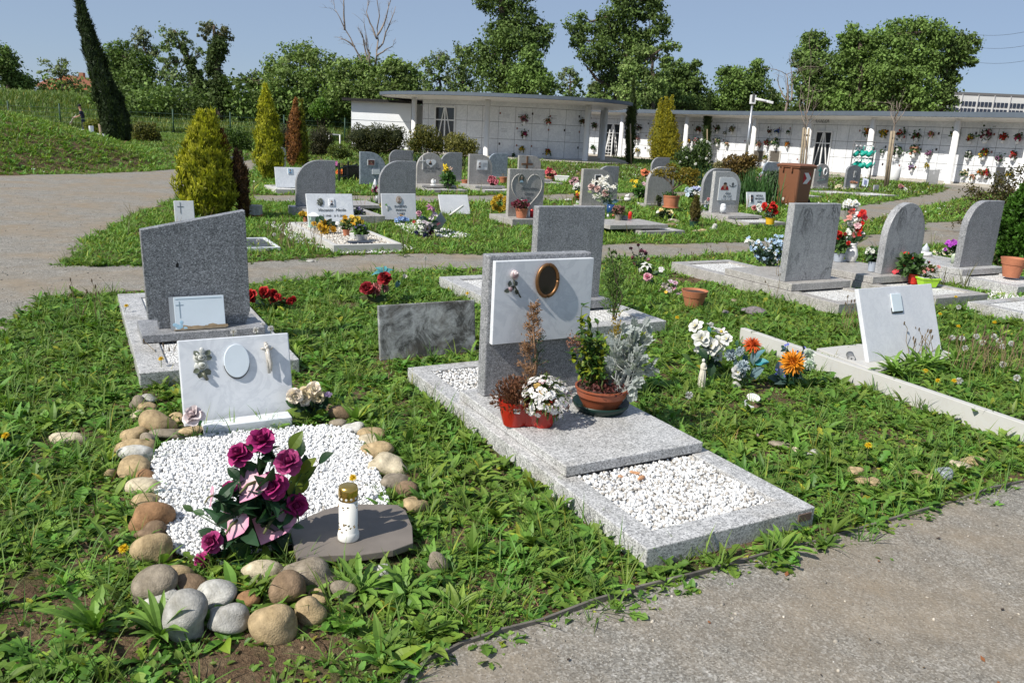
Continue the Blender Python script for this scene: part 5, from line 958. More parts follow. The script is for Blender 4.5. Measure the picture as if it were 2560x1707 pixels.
q0,q1=S2(672,395),S2(700,442);rs.tube([(q0[0],-.012,q0[1]),((q0[0]+q1[0])/2,-.016,(q0[1]+q1[1])/2),(q1[0],-.010,q1[1])],.009,6,(.12,.125,.085));rs.build('rose_ornament',PWT,tb,True)
# crucifix
a0,a1=S2(1077,195),S2(1103,398);l0,l1=S2(1048,238),S2(1125,232);cxm=MB();SI=(.50,.47,.42)
cxm.tube([(a0[0],-.016,a0[1]),(a1[0],-.016,a1[1])],.0085,8,SI).tube([(l0[0],-.014,l0[1]),((l0[0]+l1[0])/2,-.024,(l0[1]+l1[1])/2-.012),(l1[0],-.014,l1[1])],[.006,.008,.006],8,SI)
c_=np.array([(l0[0]+l1[0])/2,(l0[1]+l1[1])/2]);cxm.blob((c_[0],-.036,c_[1]+.008),(.009,.009,.011),SI,10,8,.03,1).tube([(c_[0],-.034,c_[1]-.005),(c_[0]+.004,-.036,c_[1]-.05),(c_[0]+.010,-.040,c_[1]-.085),(c_[0]+.009,-.03,c_[1]-.125)],[.010,.012,.010,.006],8,SI)
for s_,e_ in((-1,l0),(1,l1)):cxm.tube([(c_[0]+s_*.008,-.032,c_[1]-.006),(c_[0]+s_*.024,-.034,c_[1]+.002),(e_[0]*.8+c_[0]*.2,-.022,e_[1])],[.005,.0045,.004],6,SI)
cxm.box((c_[0]-.002,-.024,a0[1]-.014),(.016,.006,.012),SI);cxm.build('crucifix',tinted('old_silver',.28,0,.3,50,.8),tb,True)
q0=G(Z('b',680,797),.03);lx=along(q0,BX,Z('b',1257,0)[0]);slab(g2,O,q0,lx,.10,.0,.065,MT['marble'],'base_strip',.004)
NOGRASS.append(np.array([O-BX*.05,O+BX*(w_+.05),O+BX*(w_+.05)+AY*.12,O-BX*.05+AY*.12])[:,:2])
BEDP=np.array([G(Z('b',x,y),.03) for x,y in[(640,815),(420,850),(345,930),(330,1080),(370,1200),(400,1330),(440,1440),(480,1540),(600,1600),(760,1580),(960,1560),(1120,1540),(1250,1500),(1600,1440),(1890,1240),(1850,1120),(1800,990),(1720,850),(1640,770),(1500,735),(1250,750),(680,800)]])
NOGRASS.append(BEDP[:,:2])
struct_bed=MB().add(np.c_[BEDP[:,:2],np.full(len(BEDP),.018)],[list(range(len(BEDP)))]).build('gravel_base',WG);struct(struct_bed)
q=inpoly(BEDP,21000);pebbles('white_pebbles',np.c_[q,.022+R_.uniform(-.006,.014,len(q))],.0075,whites(len(q),.012),'bright white pebbles filling the stone ringed bed in front of the white tablet')
# ring of river stones
TAN,BRN,RUST,GRY,CRM,LGY,GBR=(.40,.30,.17),(.21,.145,.09),(.30,.17,.085),(.36,.35,.32),(.52,.45,.32),(.50,.49,.45),(.27,.23,.175)
STN=[('j',885,130,78,58,TAN,'big tan stone of the left border, nearest the pink rose',.1),('j',942,192,64,32,GBR,'flat rough grey brown stone between the big tan stone and the tablet corner',.2),('j',1062,182,52,32,TAN,'tan stone at the left corner of the white tablet',.14),('j',825,222,50,38,GBR,'grey brown stone just below the big tan one of the left border',.08),
 ('j',742,262,86,46,TAN,'broad tan stone at the outer left bend of the border',.08),('j',758,308,86,44,LGY,'pale grey stone at the left bend, touching the white pebbles',.1),('j',752,380,72,50,TAN,'tan stone below the pale grey one of the left border',.1),('j',798,425,44,36,RUST,'small rust stone half under the tan one of the left border',.1),('j',785,482,68,42,CRM,'cream stone in the middle of the left border',.08),
 ('j',820,568,68,50,TAN,'tan and grey stone below the cream one of the left border',.1),('j',835,665,92,72,RUST,'large smooth rust brown stone of the left border',.08),('j',850,742,72,48,BRN,'brown stone tucked under the large rust one',.08),('j',850,830,82,78,TAN,'large rough tan stone at the lower left of the border',.14),('j',970,962,74,48,TAN,'tan stone under the fallen pink flower at the lower left corner',.1),
 ('j',850,1045,102,80,GBR,'large grey tan stone at the outer lower left corner',.1),('j',1040,1042,78,50,BRN,'smooth brown stone right of the outer corner stone',.06),('j',890,1105,78,46,LGY,'pale stone wedged below the large corner stone',.12),('j',1035,1205,92,125,GRY,'big upright grey stone at the lower left front',.08),('j',815,45,44,26,TAN,'small tan stone behind the left border, among the weeds',.1),('j',745,190,58,34,TAN,'tan stone half buried behind the left border',.12),
 ('j',985,105,36,22,TAN,'small tan stone tucked behind the big tan one by the tablet',.1),('j',765,82,36,22,CRM,'small cream stone in the weeds up left of the tablet',.12),('j',610,410,26,26,TAN,'lone small tan stone out in the weeds at the left',.1),('j',380,215,60,26,CRM,'flat cream stone lying in the bare patch at far left',.15),
 ('k',440,312,138,104,LGY,'round pale grey stone of the front border',.07),('k',742,152,126,84,CRM,'cream stone at the front border touching the pebbles',.08),('k',1118,178,172,104,GBR,'largest brown grey stone in front of the slate tile',.1),('k',920,290,128,116,BRN,'dark brown pointed stone in the middle of the front border',.08),('k',655,355,80,68,RUST,'small orange tan stone between pale and dark brown ones',.1),
 ('k',495,490,172,116,GRY,'rough angular grey stone of the front border',.2),('k',840,520,172,142,TAN,'largest smooth tan boulder at the very front',.06),('k',1108,432,108,98,TAN,'tan stone right of the largest front boulder',.08),('k',1165,322,70,50,TAN,'tan stone behind the one right of the boulder',.1),('k',1352,292,80,68,GBR,'grey tan stone half covered by leaves, front right',.12),('k',1585,290,64,40,CRM,'cream stone in the weeds at the front right',.1),
 ('k',1620,155,92,60,LGY,'light grey rough stone below the slate tile',.18),('k',2035,82,74,84,GBR,'dark grey stone right of the slate tile front corner',.12),
 ('b',1662,752,70,46,LGY,'rough pale stone at the top of the right border',.2),('b',1770,792,66,38,TAN,'smooth tan stone next to the rough pale one, right border',.06),('b',1765,842,72,40,CRM,'flat cream stone of the upper right border',.1),('b',1820,905,88,50,TAN,'long tan stone in the middle of the right border',.1),('b',1892,992,86,56,CRM,'rough pinkish pale stone of the right border',.2),('b',1915,1112,76,56,GBR,'grey tan stone of the lower right border',.08),
 ('b',2005,1160,60,48,BRN,'rounded grey brown stone outermost at the lower right border',.07),('b',2060,1262,80,40,TAN,'tan stone at the right end of the slate tile',.1),('b',1582,660,68,46,BRN,'rounded brown stone behind the cream roses',.06),('b',1550,725,46,24,GBR,'low grey brown stone below the cream roses',.1),('b',1508,628,30,20,BRN,'small brown stone behind the cream roses',.1),('b',330,575,52,28,GRY,'grey stone behind the tablet at the upper left',.14),('b',305,620,46,26,TAN,'tan stone below the grey one at the upper left',.08),('b',240,602,42,38,GBR,'dark stone at the far upper left of the stone ring',.12),
 ('i',1235,668,40,25,LGY,'smooth pale grey stone in the right weeds beside the central grave',.05),('i',1055,618,46,20,GBR,'flat brown stone under the striped plantain leaves',.1),('i',1145,650,30,18,CRM,'small pinkish pale stone between flat brown and pale grey ones',.15),('i',1450,758,38,26,TAN,'tan stone in the weeds, upper of a right hand trio',.1),('i',1492,814,36,24,TAN,'left tan stone of the pair near the road edge',.08),('i',1555,822,36,30,TAN,'right tan stone of the pair near the road edge',.08),
 ('i',1785,772,26,22,TAN,'small tan stone left of the blue grey stone',.1),('i',1870,792,34,22,TAN,'tan stone touching the blue grey one',.06),('i',1935,772,42,42,(.30,.33,.36),'blue grey stone near the road edge at the right',.1),('i',2012,732,52,24,CRM,'flat cream stone behind the blue grey one',.14),('i',2085,702,62,18,TAN,'long flat tan stone at the right end of the row',.12),('i',1690,872,32,14,CRM,'thin whitish stone near the edging strip',.12),('i',930,572,24,16,(.4,.3,.25),'small pinkish stone right of the raised slab',.1),
 ('f',820,328,46,32,(.24,.21,.22),'greyish violet stone behind the white flowers',.1),('f',1120,312,96,44,(.22,.19,.20),'large greyish violet stone in the weeds near the right grave kerb',.1),('f',920,208,30,24,(.33,.26,.2),'small brown stone near the empty clay pot',.1),('m',1120,668,32,32,LGY,'pale upright stone in the mid lawn',.15),('m',1018,700,42,24,TAN,'tan stone in the mid lawn right of the potted conifer',.08),('m',945,700,40,14,CRM,'flat cream stone beside the tan one in the mid lawn',.1),('m',725,598,55,26,GBR,'brown stone below the yellow pansies',.1),('m',680,640,60,20,BRN,'low brown stone in front of the pansies',.1),(5,1470,1228,36,14,LGY,'flat pale stone on the cross path edge',.1),(5,1525,1232,20,8,GRY,'small grey stone on the cross path edge',.1)]
for k_,(wn,x,y,hx,hy,c_,lb,amp) in enumerate(STN):
 P=G(Z(wn,x,y),.03);m_=mpp(P)/WIN[wn][2];kx=1.26 if wn=='j' else 1.24 if wn=='b' else 1.08;rx=hx*m_*kx;rz=hy*m_*.95*kx;ry=(rx+rz)*.48;P=G(Z(wn,x,y),rz*.62);o=MB().blob((0,0,0),(rx,ry,rz),np.array(c_)*R_.uniform(.9,1.1),20,14,amp*1.25+.03,k_*3+1).build('river_stone',MT['stone'],None,True);o.location=(P[0],P[1],rz*.62);o.rotation_euler=(R_.normal()*.1,R_.normal()*.1,0);tag(o,lb,'stone','river stones')
 if hx*m_>.03:NOGRASS.append(np.array([(P[0]+rx*.8*math.cos(a),P[1]+ry*.8*math.sin(a)) for a in np.linspace(0,6.28,8)[:-1]]))
# slate tile and grave candle
SP=[G(Z('c',x,y),.06) for x,y in[(1195,690),(1330,620),(1440,575),(1540,548),(1700,538),(1930,543),(1985,580),(2030,690),(2036,800),(1900,850),(1690,880),(1480,885),(1250,905)]]
O=SP[0];sl=MB().prism([(p-O)[:2] for p in SP],-.028,(0,0,0),(1,0,0),(0,1,0),(0,0,1)).build('slate_tile',MT['slate'],None,bevel=.003);sl.location=O;tag(sl,'brown grey slate tile with rounded corners under the grave candle','tile');NOGRASS.append(np.array(SP)[:,:2])
CB=G(Z('c',1598,770),.061);hc=hz(CB,Z('c',0,412)[1])-.061;rc=72/2.704*mpp(CB);cdl=thing('grave_candle','white grave light with gold leaf print and gilt lid on the slate tile','candle',CB)
MB().lathe([(0,0),(rc*.95,0),(rc,.004),(rc,hc*.10),(rc*.93,hc*.145),(rc*.86,hc*.16),(rc*.87,hc*.74),(0,hc*.74)],28).build('body',MT['wax'],cdl,True)
lid=MB().lathe([(rc*.86,hc*.745),(rc*.90,hc*.75),(rc*.90,hc*.93),(rc*.84,hc*.985),(rc*.6,hc),(0,hc*1.0)],28).build('lid',MT['gold'],cdl,True);mb=MB()
for a in np.linspace(0,2*np.pi,13)[:-1]:mb.tube([(rc*.88*math.cos(a),rc*.88*math.sin(a),hc*.80),(rc*.915*math.cos(a),rc*.915*math.sin(a),hc*.80)],.0048,8,(.8,.8,.76))
mb.build('vent_hole',MT['paint'],lid);mb=MB()
for zc,rng in((.64,1),(.26,1.6)):
 for k in range(int(34*rng)):a=R_.uniform(0,6.28);z=hc*(zc+R_.normal()*.035);mb.leaves([(rc*.872*math.cos(a),rc*.872*math.sin(a),z)],(-math.sin(a)*R_.choice([-1,1]),math.cos(a),R_.uniform(-.3,1)),(math.cos(a),math.sin(a),0),.010,.0032,.3,(.4,1,.6,.05),0,(.30,.22,.06))
mb.build('gold_print',MT['gold'],cdl)
# purple bouquet
BB=G(Z('c',1005,830),.035);DGR,YGR=(.018,.05,.02),(.13,.17,.015);ANT0,ANT1=(.80,.64,.62),(.70,.30,.45);tc=lambda x,y,z:(x,y,z)
items=[('rose',1012,120,88,MAG0,MAG1,(.1,-.4,1)),('rose',868,205,82,MAG0,MAG1,(-.35,-.5,.8)),('rose',1182,270,86,MAG0,(.42,.06,.2),(.3,-.6,.8)),('rose',1085,430,92,MAG0,MAG1,(.1,-.9,.5)),('rose',1240,545,82,MAG0,MAG1,(.5,-.8,.2)),('rose',800,440,52,MAG0,MAG1,(-.6,-.6,.4)),('rose',688,795,70,MAG0,(.42,.06,.2),(-.4,-.7,.5)),('rose',622,925,62,MAG0,MAG1,(-.6,-.7,.2)),
 ('anthurium',970,395,150,ANT0,ANT1,(-.3,-.7,.6)),('anthurium',1100,625,190,ANT0,ANT1,(.1,-.8,.6)),('anthurium',850,650,135,ANT0,ANT1,(-.3,-.8,.3)),('anthurium',695,485,90,ANT0,ANT1,(-.9,-.4,.2)),('anthurium',755,945,140,ANT0,ANT1,(-.1,-.5,.8))]
greens=[(1070,770,120,(.06,.12,.03)),(1182,768,120,(.06,.13,.03)),(1010,600,110,(.05,.10,.03)),(770,545,130,(.04,.09,.035)),(880,850,140,(.03,.075,.025)),(800,790,130,DGR),(1190,190,80,DGR),(1280,155,90,DGR),(1430,230,110,DGR),(1310,265,100,DGR),(1240,115,120,(.10,.15,.02)),(1300,340,150,(.11,.16,.02)),(1240,400,150,YGR),(1290,400,120,YGR),(1320,280,110,YGR),
 (900,300,130,DGR),(1010,290,120,DGR),(1090,210,140,DGR),(1180,480,150,DGR),(940,660,120,DGR),(1010,700,150,DGR),(860,700,100,YGR),(730,640,90,DGR),(640,580,70,(.05,.12,.06)),(580,590,70,(.06,.12,.05)),(520,570,60,(.06,.11,.04)),(1050,850,110,(.04,.09,.03)),(960,900,120,DGR),(1240,620,100,YGR),(1260,690,70,(.05,.11,.05)),(840,400,90,DGR),(820,330,90,DGR),(900,480,90,(.05,.12,.07)),(850,560,100,(.05,.11,.06)),(680,840,90,DGR),(720,1000,80,(.04,.10,.06)),(940,760,120,DGR),(1080,560,110,DGR),(1000,480,90,DGR),(650,740,110,DGR)]
bouquet('large artificial bouquet of magenta roses and pink anthuriums on the white pebbles',BB,'c',items,[(x,y,L*1.25,c_) for x,y,L,c_ in greens],seed=5,nleaf=12,lf=(.03,.08,.035),depth=.03,lw=1.3,fwd=.03)
CR0,CR1=(.84,.76,.52),(.86,.74,.62);CBb=G(Z('b',1400,690),.02)
bouquet('bunch of cream and peach roses at the right end of the white tablet',CBb,'b',[('rose',1270,550,52,CR0,CR1),('rose',1335,540,54,CR0,(.7,.56,.36)),('rose',1395,505,50,CR0,CR1),('rose',1425,548,52,CR0,(.7,.6,.4)),('rose',1335,575,40,CR0,CR1),('five',1490,540,26,(.15,.1,.2),(.2,.15,.26))],[(1420,680,170,(.20,.28,.04)),(1290,655,150,(.16,.24,.04)),(1300,610,90,DGR),(1370,640,100,DGR),(1440,620,90,DGR),(1250,600,80,(.05,.11,.05)),(1470,590,80,DGR),(1390,610,80,(.05,.1,.06))],seed=6,nleaf=6,lf=(.02,.05,.03),depth=.025)
PB=G(Z('b',630,832),.02);bouquet('single pale pink rose on a thin stem in front of the tablet corner',PB,'b',[('rose',610,680,66,(.68,.54,.54),(.78,.69,.68),(-.1,-.5,.9))],[(605,705,70,(.03,.16,.04)),(650,705,70,(.03,.16,.04)),(628,720,50,(.02,.10,.03))],seed=7,depth=.0,name='rose')
# ================================================================ GRAVE 3: central
O=G(Z('e',1320,1052),.09);g3=grave('central light granite grave with a white marble panel, raised slab and gravel',O);NR=G(Z('e',2225,828),.09);FLc=G(Z('d',368,905),.09);lx=(NR-O)@BX;ly=(FLc-O)@AY;kw=.115
kerb(g3,O,O,lx,ly,kw,.09,MT['granite_light'])
sNL=G(Z('e',888,612),.145);sx_=(G(Z('e',1605,472),.145)-sNL)@BX;sy_=(G(Z('d',715,1068),.145)-sNL)@AY;slab(g3,O,sNL,sx_,sy_,.093,.145,MT['granite_light'])
bed(g3,O,O+BX*kw+AY*kw,lx-2*kw,ly-2*kw,.06,plain('gravel_bed_base',(.6,.59,.56),.9,0,.2,60))
for nm,ya,yb,n_ in(('white_gravel',kw,(sNL-O)@AY+.01,5200),('white_gravel',(sNL-O)@AY+sy_,ly-kw,2600)):
 a=O+BX*(kw+.008);q=np.stack([R_.uniform(0,lx-2*kw-.016,n_),R_.uniform(ya,yb,n_)],1);P=a[None,:2]+q[:,:1]*BX[:2]+q[:,1:]*AY[:2];pebbles(nm,np.c_[P,.066+R_.uniform(-.004,.016,n_)],.0095,whites(n_,.2)*.9,'white gravel in the '+('front field of the central grave kerb' if ya<.5 else 'rear field of the central grave, left of its headstone'))
bl3=G(Z('d',880,1118),.145);st,w3,h3=upstone(g3,O,bl3,0,Z('d',0,112)[1],.145,.085,'rect',MT['granite'],w_=along(bl3+np.array([0,0,.8]),BX,Z('d',1657,0)[0]),bev=.008)
S3=lambda x,y:onstone(bl3,0,'d',x,y)
p0=S3(920,737);p1=S3(1645,118);pz1=S3(937,147)[1];pn=MB().prism([(p0[0],p0[1]),(p1[0],p0[1]),(p1[0],pz1),(p0[0],pz1)],-.034,(0,-.002,0)).build('marble_panel',MT['marble'],st,bevel=.003)
cx,cz=S3(1306,278);rx=abs(S3(1384,278)[0]-cx);rz=abs(S3(1306,160)[1]-cz);mb=MB();a_=np.linspace(0,2*np.pi,44)
fr=mb.tube([(cx+rx*.93*math.cos(a),-.048,cz+rz*.95*math.sin(a)) for a in a_],.0105,8).build('oval_frame',MT['bronze'],pn,True);MB().prism([(cx+rx*.92*math.cos(a),cz+rz*.93*math.sin(a)) for a in a_[:-1]],-.012,(0,-.036,0),col=(.022,.018,.012)).build('dark_plate',MT['glossy'],fr)
rs=MB();q=S3(1072,238);PK0,PK1=(.30,.20,.21),(.58,.50,.50)
for k,(rr,c_) in enumerate(((1,PK1),(.8,PK0),(.62,PK1),(.4,PK0),(.25,PK1))):rs.blob((q[0]+.002*k,-.048-.004*k,q[1]+.003*k),(.024*rr,.012,.027*rr),c_,14,8,.12,k)
sx0=S3(1075,270);rs.tube([(q[0],-.044,q[1]-.02),(S3(1075,320)[0],-.046,S3(1075,320)[1]),(S3(1118,398)[0],-.044,S3(1118,398)[1])],[.005,.0045,.004],7,(.05,.055,.04));q2=S3(1045,340);rs.blob((q2[0],-.046,q2[1]),(.013,.009,.013),PK0,10,7,.1,7)
for x,y,a in((1040,300,1.2),(1080,298,2.2),(1022,350,3.4),(1060,330,.4),(1090,360,5.6)):p=S3(x,y);d=np.array([math.cos(a),0,math.sin(a)]);rs.leaves([(p[0],-.046,p[1])]-d*.016,d,(0,-1,.1),.034,.0135,.5,(.3,1,.8,.05),.3,(.045,.055,.04))
rs.build('rose_ornament',PWT,pn,True)
MB().box((lx*.93,-.004,-.035),(.075,.006,.034),(.14,.10,.08)).build('old_label',MT['matte'],g3)
for k,(x,y,c_,lb) in enumerate([(1265,645,(.55,.30,.16),'upper'),(1295,673,(.52,.28,.15),'longer lower'),(1182,665,(.5,.3,.18),'smallest, leftmost')]):
 P=G(Z('e',x,y),.086);o=MB().blob((0,0,0),(.026 if k<2 else .016,.013,.007),c_,8,6,.3,k+20).build('clay_shard',MT['matte'],None);o.location=P;o.rotation_euler=(.2,.1,k*.9);tag(o,lb+' clay shard lying on the front gravel of the central grave','shard','clay shards')
# --- red twin pot
RP=G(Z('d',1195,1312),.147);tp_=thing('twin_pot','glossy red twin flower pot with dead heather and white blossoms on the central slab','flower pot',RP,rad(4));hP=hz(RP,Z('d',0,1142)[1])-.147;rP=106/2.851*mpp(RP);REDP=plain('red_glaze',(.40,.022,.012),.22,0,.05,6,0,.5);mb=MB()
sec=[]
for z,r0 in((0,.72),(.01,.75),(hP*.5,.92),(hP*.92,1.03),(hP,1.06),(hP,.98),(hP*.9,.95)):
 ring=[]
 for a in np.linspace(0,2*np.pi,49)[:-1]:
  d=np.array([math.cos(a),math.sin(a)]);best=0
  for s_ in(-1,1):
   cxx=s_*rP*.99*(.85+.15*r0);R0=rP*r0;bq=d[0]*cxx;disc=bq*bq-(cxx*cxx-R0*R0)
   if disc>0:best=max(best,bq+math.sqrt(disc))
  best=max(best,rP*r0*.62);ring.append((d[0]*best,d[1]*best,z))
 sec.append(ring)
sec=np.array(sec);n_=48;f=[[a*n_+e,a*n_+(e+1)%n_,(a+1)*n_+(e+1)%n_,(a+1)*n_+e] for a in range(len(sec)-1) for e in range(n_)];f.append(list(range(n_))[::-1]);f.append([(len(sec)-1)*n_+e for e in range(n_)]);mb.add(sec.reshape(-1,3),f);pt_=mb.build('pot',REDP,tp_,True);e_=pt_.modifiers.new('split','EDGE_SPLIT');e_.split_angle=rad(50)
MB().box((-rP*.85,-rP*.99,hP*.74),(.034,.002,.024),(.7,.7,.68),rot(.12,-.12,.1)).box((-rP*.85,-rP*1.005,hP*.75),(.022,.002,.012),(.15,.15,.15),rot(.12,-.12,.1)).build('price_label',MT['paint'],tp_)
g_=np.random.default_rng(11);mb=MB();n_=2100;dd=unit(g_.normal(size=(n_,3))+[0,0,.75]);c_=np.array([-rP*.95,0,hP*.95]);P=c_+dd*np.array([.125,.115,.125])*g_.uniform(.1,1.0,(n_,1));P[:,2]=np.maximum(P[:,2],hP*.8)
mb.leaves(P,dd+[0,0,.6]+g_.normal(size=(n_,3))*.5,g_.normal(size=(n_,3)),.017*g_.uniform(.5,1.5,n_),.0042,.3,(.6,1,.8,.2),.3,np.array((.13,.055,.03))*g_.uniform(.4,1.6,(n_,1)),np.array((.20,.095,.055))*g_.uniform(.5,1.5,(n_,1)))
for k in range(60):mb.tube([c_+[g_.normal()*.02,g_.normal()*.02,-.03],P[g_.integers(n_)]],.0012,4,(.13,.08,.05))
mb.build('dead_heather',MT['leaf'],tp_)
c_=np.array([rP*1.05,0,hP*1.12]);gm=MB();n_=420;dd=unit(g_.normal(size=(n_,3))+[0,0,.4]);P=c_+dd*np.array([.13,.12,.10])*g_.uniform(.3,1,(n_,1));gm.leaves(P,dd+[0,0,-.15],dd+[0,0,.8],.045*g_.uniform(.6,1.3,n_),.0055,.9,(.5,1,.8,.05),.3,np.array((.055,.11,.025))*g_.uniform(.5,1.3,(n_,1)),np.array((.14,.17,.05))*g_.uniform(.6,1.2,(n_,1)));gm.build('leaves',MT['leaf'],tp_)
fm=MB()
for k in range(100):
 d=unit(g_.normal(size=3)+[0,-.45,.55]);p=c_+d*np.array([.135,.125,.105]);brn=g_.uniform()<.22
 flower(fm,'five',p,d,.018,(.35,.22,.05) if brn else(.78,.72,.68),(.42,.27,.08) if brn else(.80,.78,.75) if g_.uniform()>.12 else(.7,.4,.45),g_)
 if not brn:flower(fm,'five',p+d*.005,d+g_.normal(size=3)*.2,.012,(.78,.74,.7),(.8,.79,.77),g_)
fm.build('blossoms',MT['petal'],tp_)
# --- withered conifer
WB=G(Z('d',1228,1140),.146);g_=np.random.default_rng(12);wc=thing('withered_conifer','withered half brown dwarf conifer standing behind the red twin pot','plant',WB);mb=MB();wd=MB();top=V(WB,Z('d',1238,465))-WB
wd.tube([(0,0,0),(.01,0,top[2]*.4),top*.75,top],[.012,.010,.006,.003],6,(.25,.15,.09))
for f_ in np.linspace(.12,1,64):
 p=top*f_;a=g_.uniform(0,6.28);L=(.11*(1-f_)+.022);d=np.array([math.cos(a),math.sin(a),.55]);e_=p+unit(d)*L;wd.tube([p,e_],.0016,4,(.2,.12,.08));grn=(.2<f_<.66) and math.cos(a)>-.1;kk=26;s_=g_.uniform(.2,1,(kk,1));Q=p+(e_-p)*s_+g_.normal(size=(kk,3))*.008
 cc=np.array((.035,.065,.03) if grn else(.30,.17,.09));mb.leaves(Q,d+g_.normal(size=(kk,3))*.7,g_.normal(size=(kk,3)),.016,.0028,.3,(.6,1,.6,.1),.3,cc*g_.uniform(.5,1.4,(kk,1)))
mb.build('needles',MT['leaf'],wc);wd.build('stem',MT['matte'],wc,True);pot(wc,.045,.05,.06,MT['terracotta'])
# --- bowl planter
BP=G(Z('d',1712,1205),.146);m_=mpp(BP)/2.851;bw=thing('bowl_planter','wide brown bowl planter with silver ragwort and variegated spindle on a green saucer','flower pot',BP);rb=192*m_*1.0;TERP=plain('brown_plastic',(.30,.085,.04),.42,0,.06,8)
MB().lathe([(0,.0),(rb*.86,.0),(rb*1.02,.03),(rb*1.06,.048),(rb*1.02,.048),(rb*.9,.02),(0,.015)],32).build('saucer',plain('dark_green_plastic',(.008,.028,.02),.4,0,.1,8),bw,True)
hb=hz(BP,Z('d',0,1040)[1])-.146;pb_=MB().lathe([(0,.016),(rb*.62,.016),(rb*.80,hb*.45),(rb*.86,hb*.62),(rb*.90,hb*.64),(rb*.92,hb*.72),(rb*.94,hb*.92),(rb*1.0,hb*.94),(rb*1.0,hb),(rb*.93,hb),(rb*.88,hb*.88),(0,hb*.88)],36).build('bowl',TERP,bw,True);e_=pb_.modifiers.new('split','EDGE_SPLIT');e_.split_angle=rad(45)
MB().lathe([(0,hb*.91),(rb*.89,hb*.885)],18).build('soil',MT['soil'],bw)
def vb(x,y):return V(BP,Z('d',x,y))-BP
g_=np.random.default_rng(13);mb=MB();wd=MB()
for x,y in((1590,500),(1560,560),(1640,560),(1700,600),(1560,640),(1620,680),(1680,690),(1740,700),(1590,760),(1650,790),(1720,780),(1600,850),(1660,880),(1560,900),(1500,800),(1700,850)):
 tip=vb(x,y)+np.array([0,g_.normal()*.05,0]);r0=np.array([-.05+g_.normal()*.02,g_.normal()*.03,hb*.85]);wd.tube(*limb(r0,tip,.005,.002,g_),5,(.07,.10,.03));kk=26;s_=g_.uniform(.35,1.02,kk)[:,None];Q=r0+(tip-r0)*s_;d=g_.normal(size=(kk,3))+[0,0,.55];yl=g_.uniform(size=(kk,1))<.42
 c0=np.where(yl,(.36,.36,.03),(.04,.10,.02))*g_.uniform(.7,1.2,(kk,1));c1=np.where(yl,(.10,.18,.02),(.06,.13,.025));mb.leaves(Q,d,d+[0,0,1.5],.048*g_.uniform(.7,1.2,kk),.0125,.5,(.25,.85,1,.7,.08),.25,c0,c1)
mb.build('spindle_leaves',MT['leaf'],bw);mb=MB()
for k in range(46):
 x,y=g_.uniform(1760,2080),g_.uniform(600,1010);
 if(x-1930)**2/180**2+(y-830)**2/290**2>1:continue
 tip=vb(x,y)+np.array([0,g_.normal()*.05,0]);r0=np.array([.10+g_.normal()*.02,g_.normal()*.03,hb*.85]);wd.tube(*limb(r0,tip,.004,.002,g_),5,(.38,.40,.38))
 for e in range(6):
  d=unit(tip-r0+g_.normal(size=3)*.12);b0=r0+(tip-r0)*g_.uniform(.55,1);L=g_.uniform(.055,.085);sd=unit(np.cross(d,g_.normal(size=3)))
  for q_ in(0,.3,.5,.7):
   for s_ in((0,) if q_==0 else(-1,1)):mb.leaves([b0+d*L*q_],d+sd*s_*1.0,np.cross(d,sd),L*(1 if q_==0 else .42-.2*q_),.0062 if q_==0 else .0075,.4,(.6,.9,1,.6),.2,np.array((.36,.40,.40))*g_.uniform(.75,1.15),np.array((.46,.49,.48))*g_.uniform(.8,1.1))
for k in range(22):
 r0=vb(g_.uniform(1830,1980),1000);tip=vb(g_.uniform(1800,2000),g_.uniform(1040,1130))+np.array([0,-.06,0]);d=unit(tip-r0);mb.leaves([r0],d,(0,-1,.4),np.linalg.norm(tip-r0)*1.0,.014,.4,(.4,.8,.6,1,.55,.9,.3),.2,(.34,.38,.37),(.42,.45,.43))
mb.build('ragwort_leaves',MT['leaf'],bw);wd.build('stem',MT['matte'],bw,True);mb=MB()
n_=320;Q=np.stack([g_.normal(.03,.06,n_),g_.normal(-.04,.05,n_),hb*.9+abs(g_.normal(0,.025,n_))],1);mb.leaves(Q,g_.normal(size=(n_,3))+[0,0,.6],g_.normal(size=(n_,3)),.018,.006,.4,(.5,1,.7,.1),.3,np.array((.12,.04,.035))*g_.uniform(.5,1.5,(n_,1)));mb.build('sedum_leaves',MT['leaf'],bw);mb=MB();n_=160;c_=vb(1830,640);Q=c_+g_.normal(size=(n_,3))*[.014,.014,.045];mb.leaves(Q,g_.normal(size=(n_,3))+[0,0,.8],g_.normal(size=(n_,3)),.016,.003,.3,(.6,1,.5,.1),.3,np.array((.30,.21,.02))*g_.uniform(.6,1.3,(n_,1)));mb.build('yellow_sprig',MT['leaf'],bw);mb=MB();n_=160;c_=vb(1535,730);Q=c_+g_.normal(size=(n_,3))*[.024,.024,.022];mb.leaves(Q,g_.normal(size=(n_,3))+[0,0,.8],g_.normal(size=(n_,3)),.014,.004,.3,(.6,1,.5,.1),.3,np.array((.24,.12,.08))*g_.uniform(.6,1.3,(n_,1)));mb.build('dry_sprig',MT['leaf'],bw)
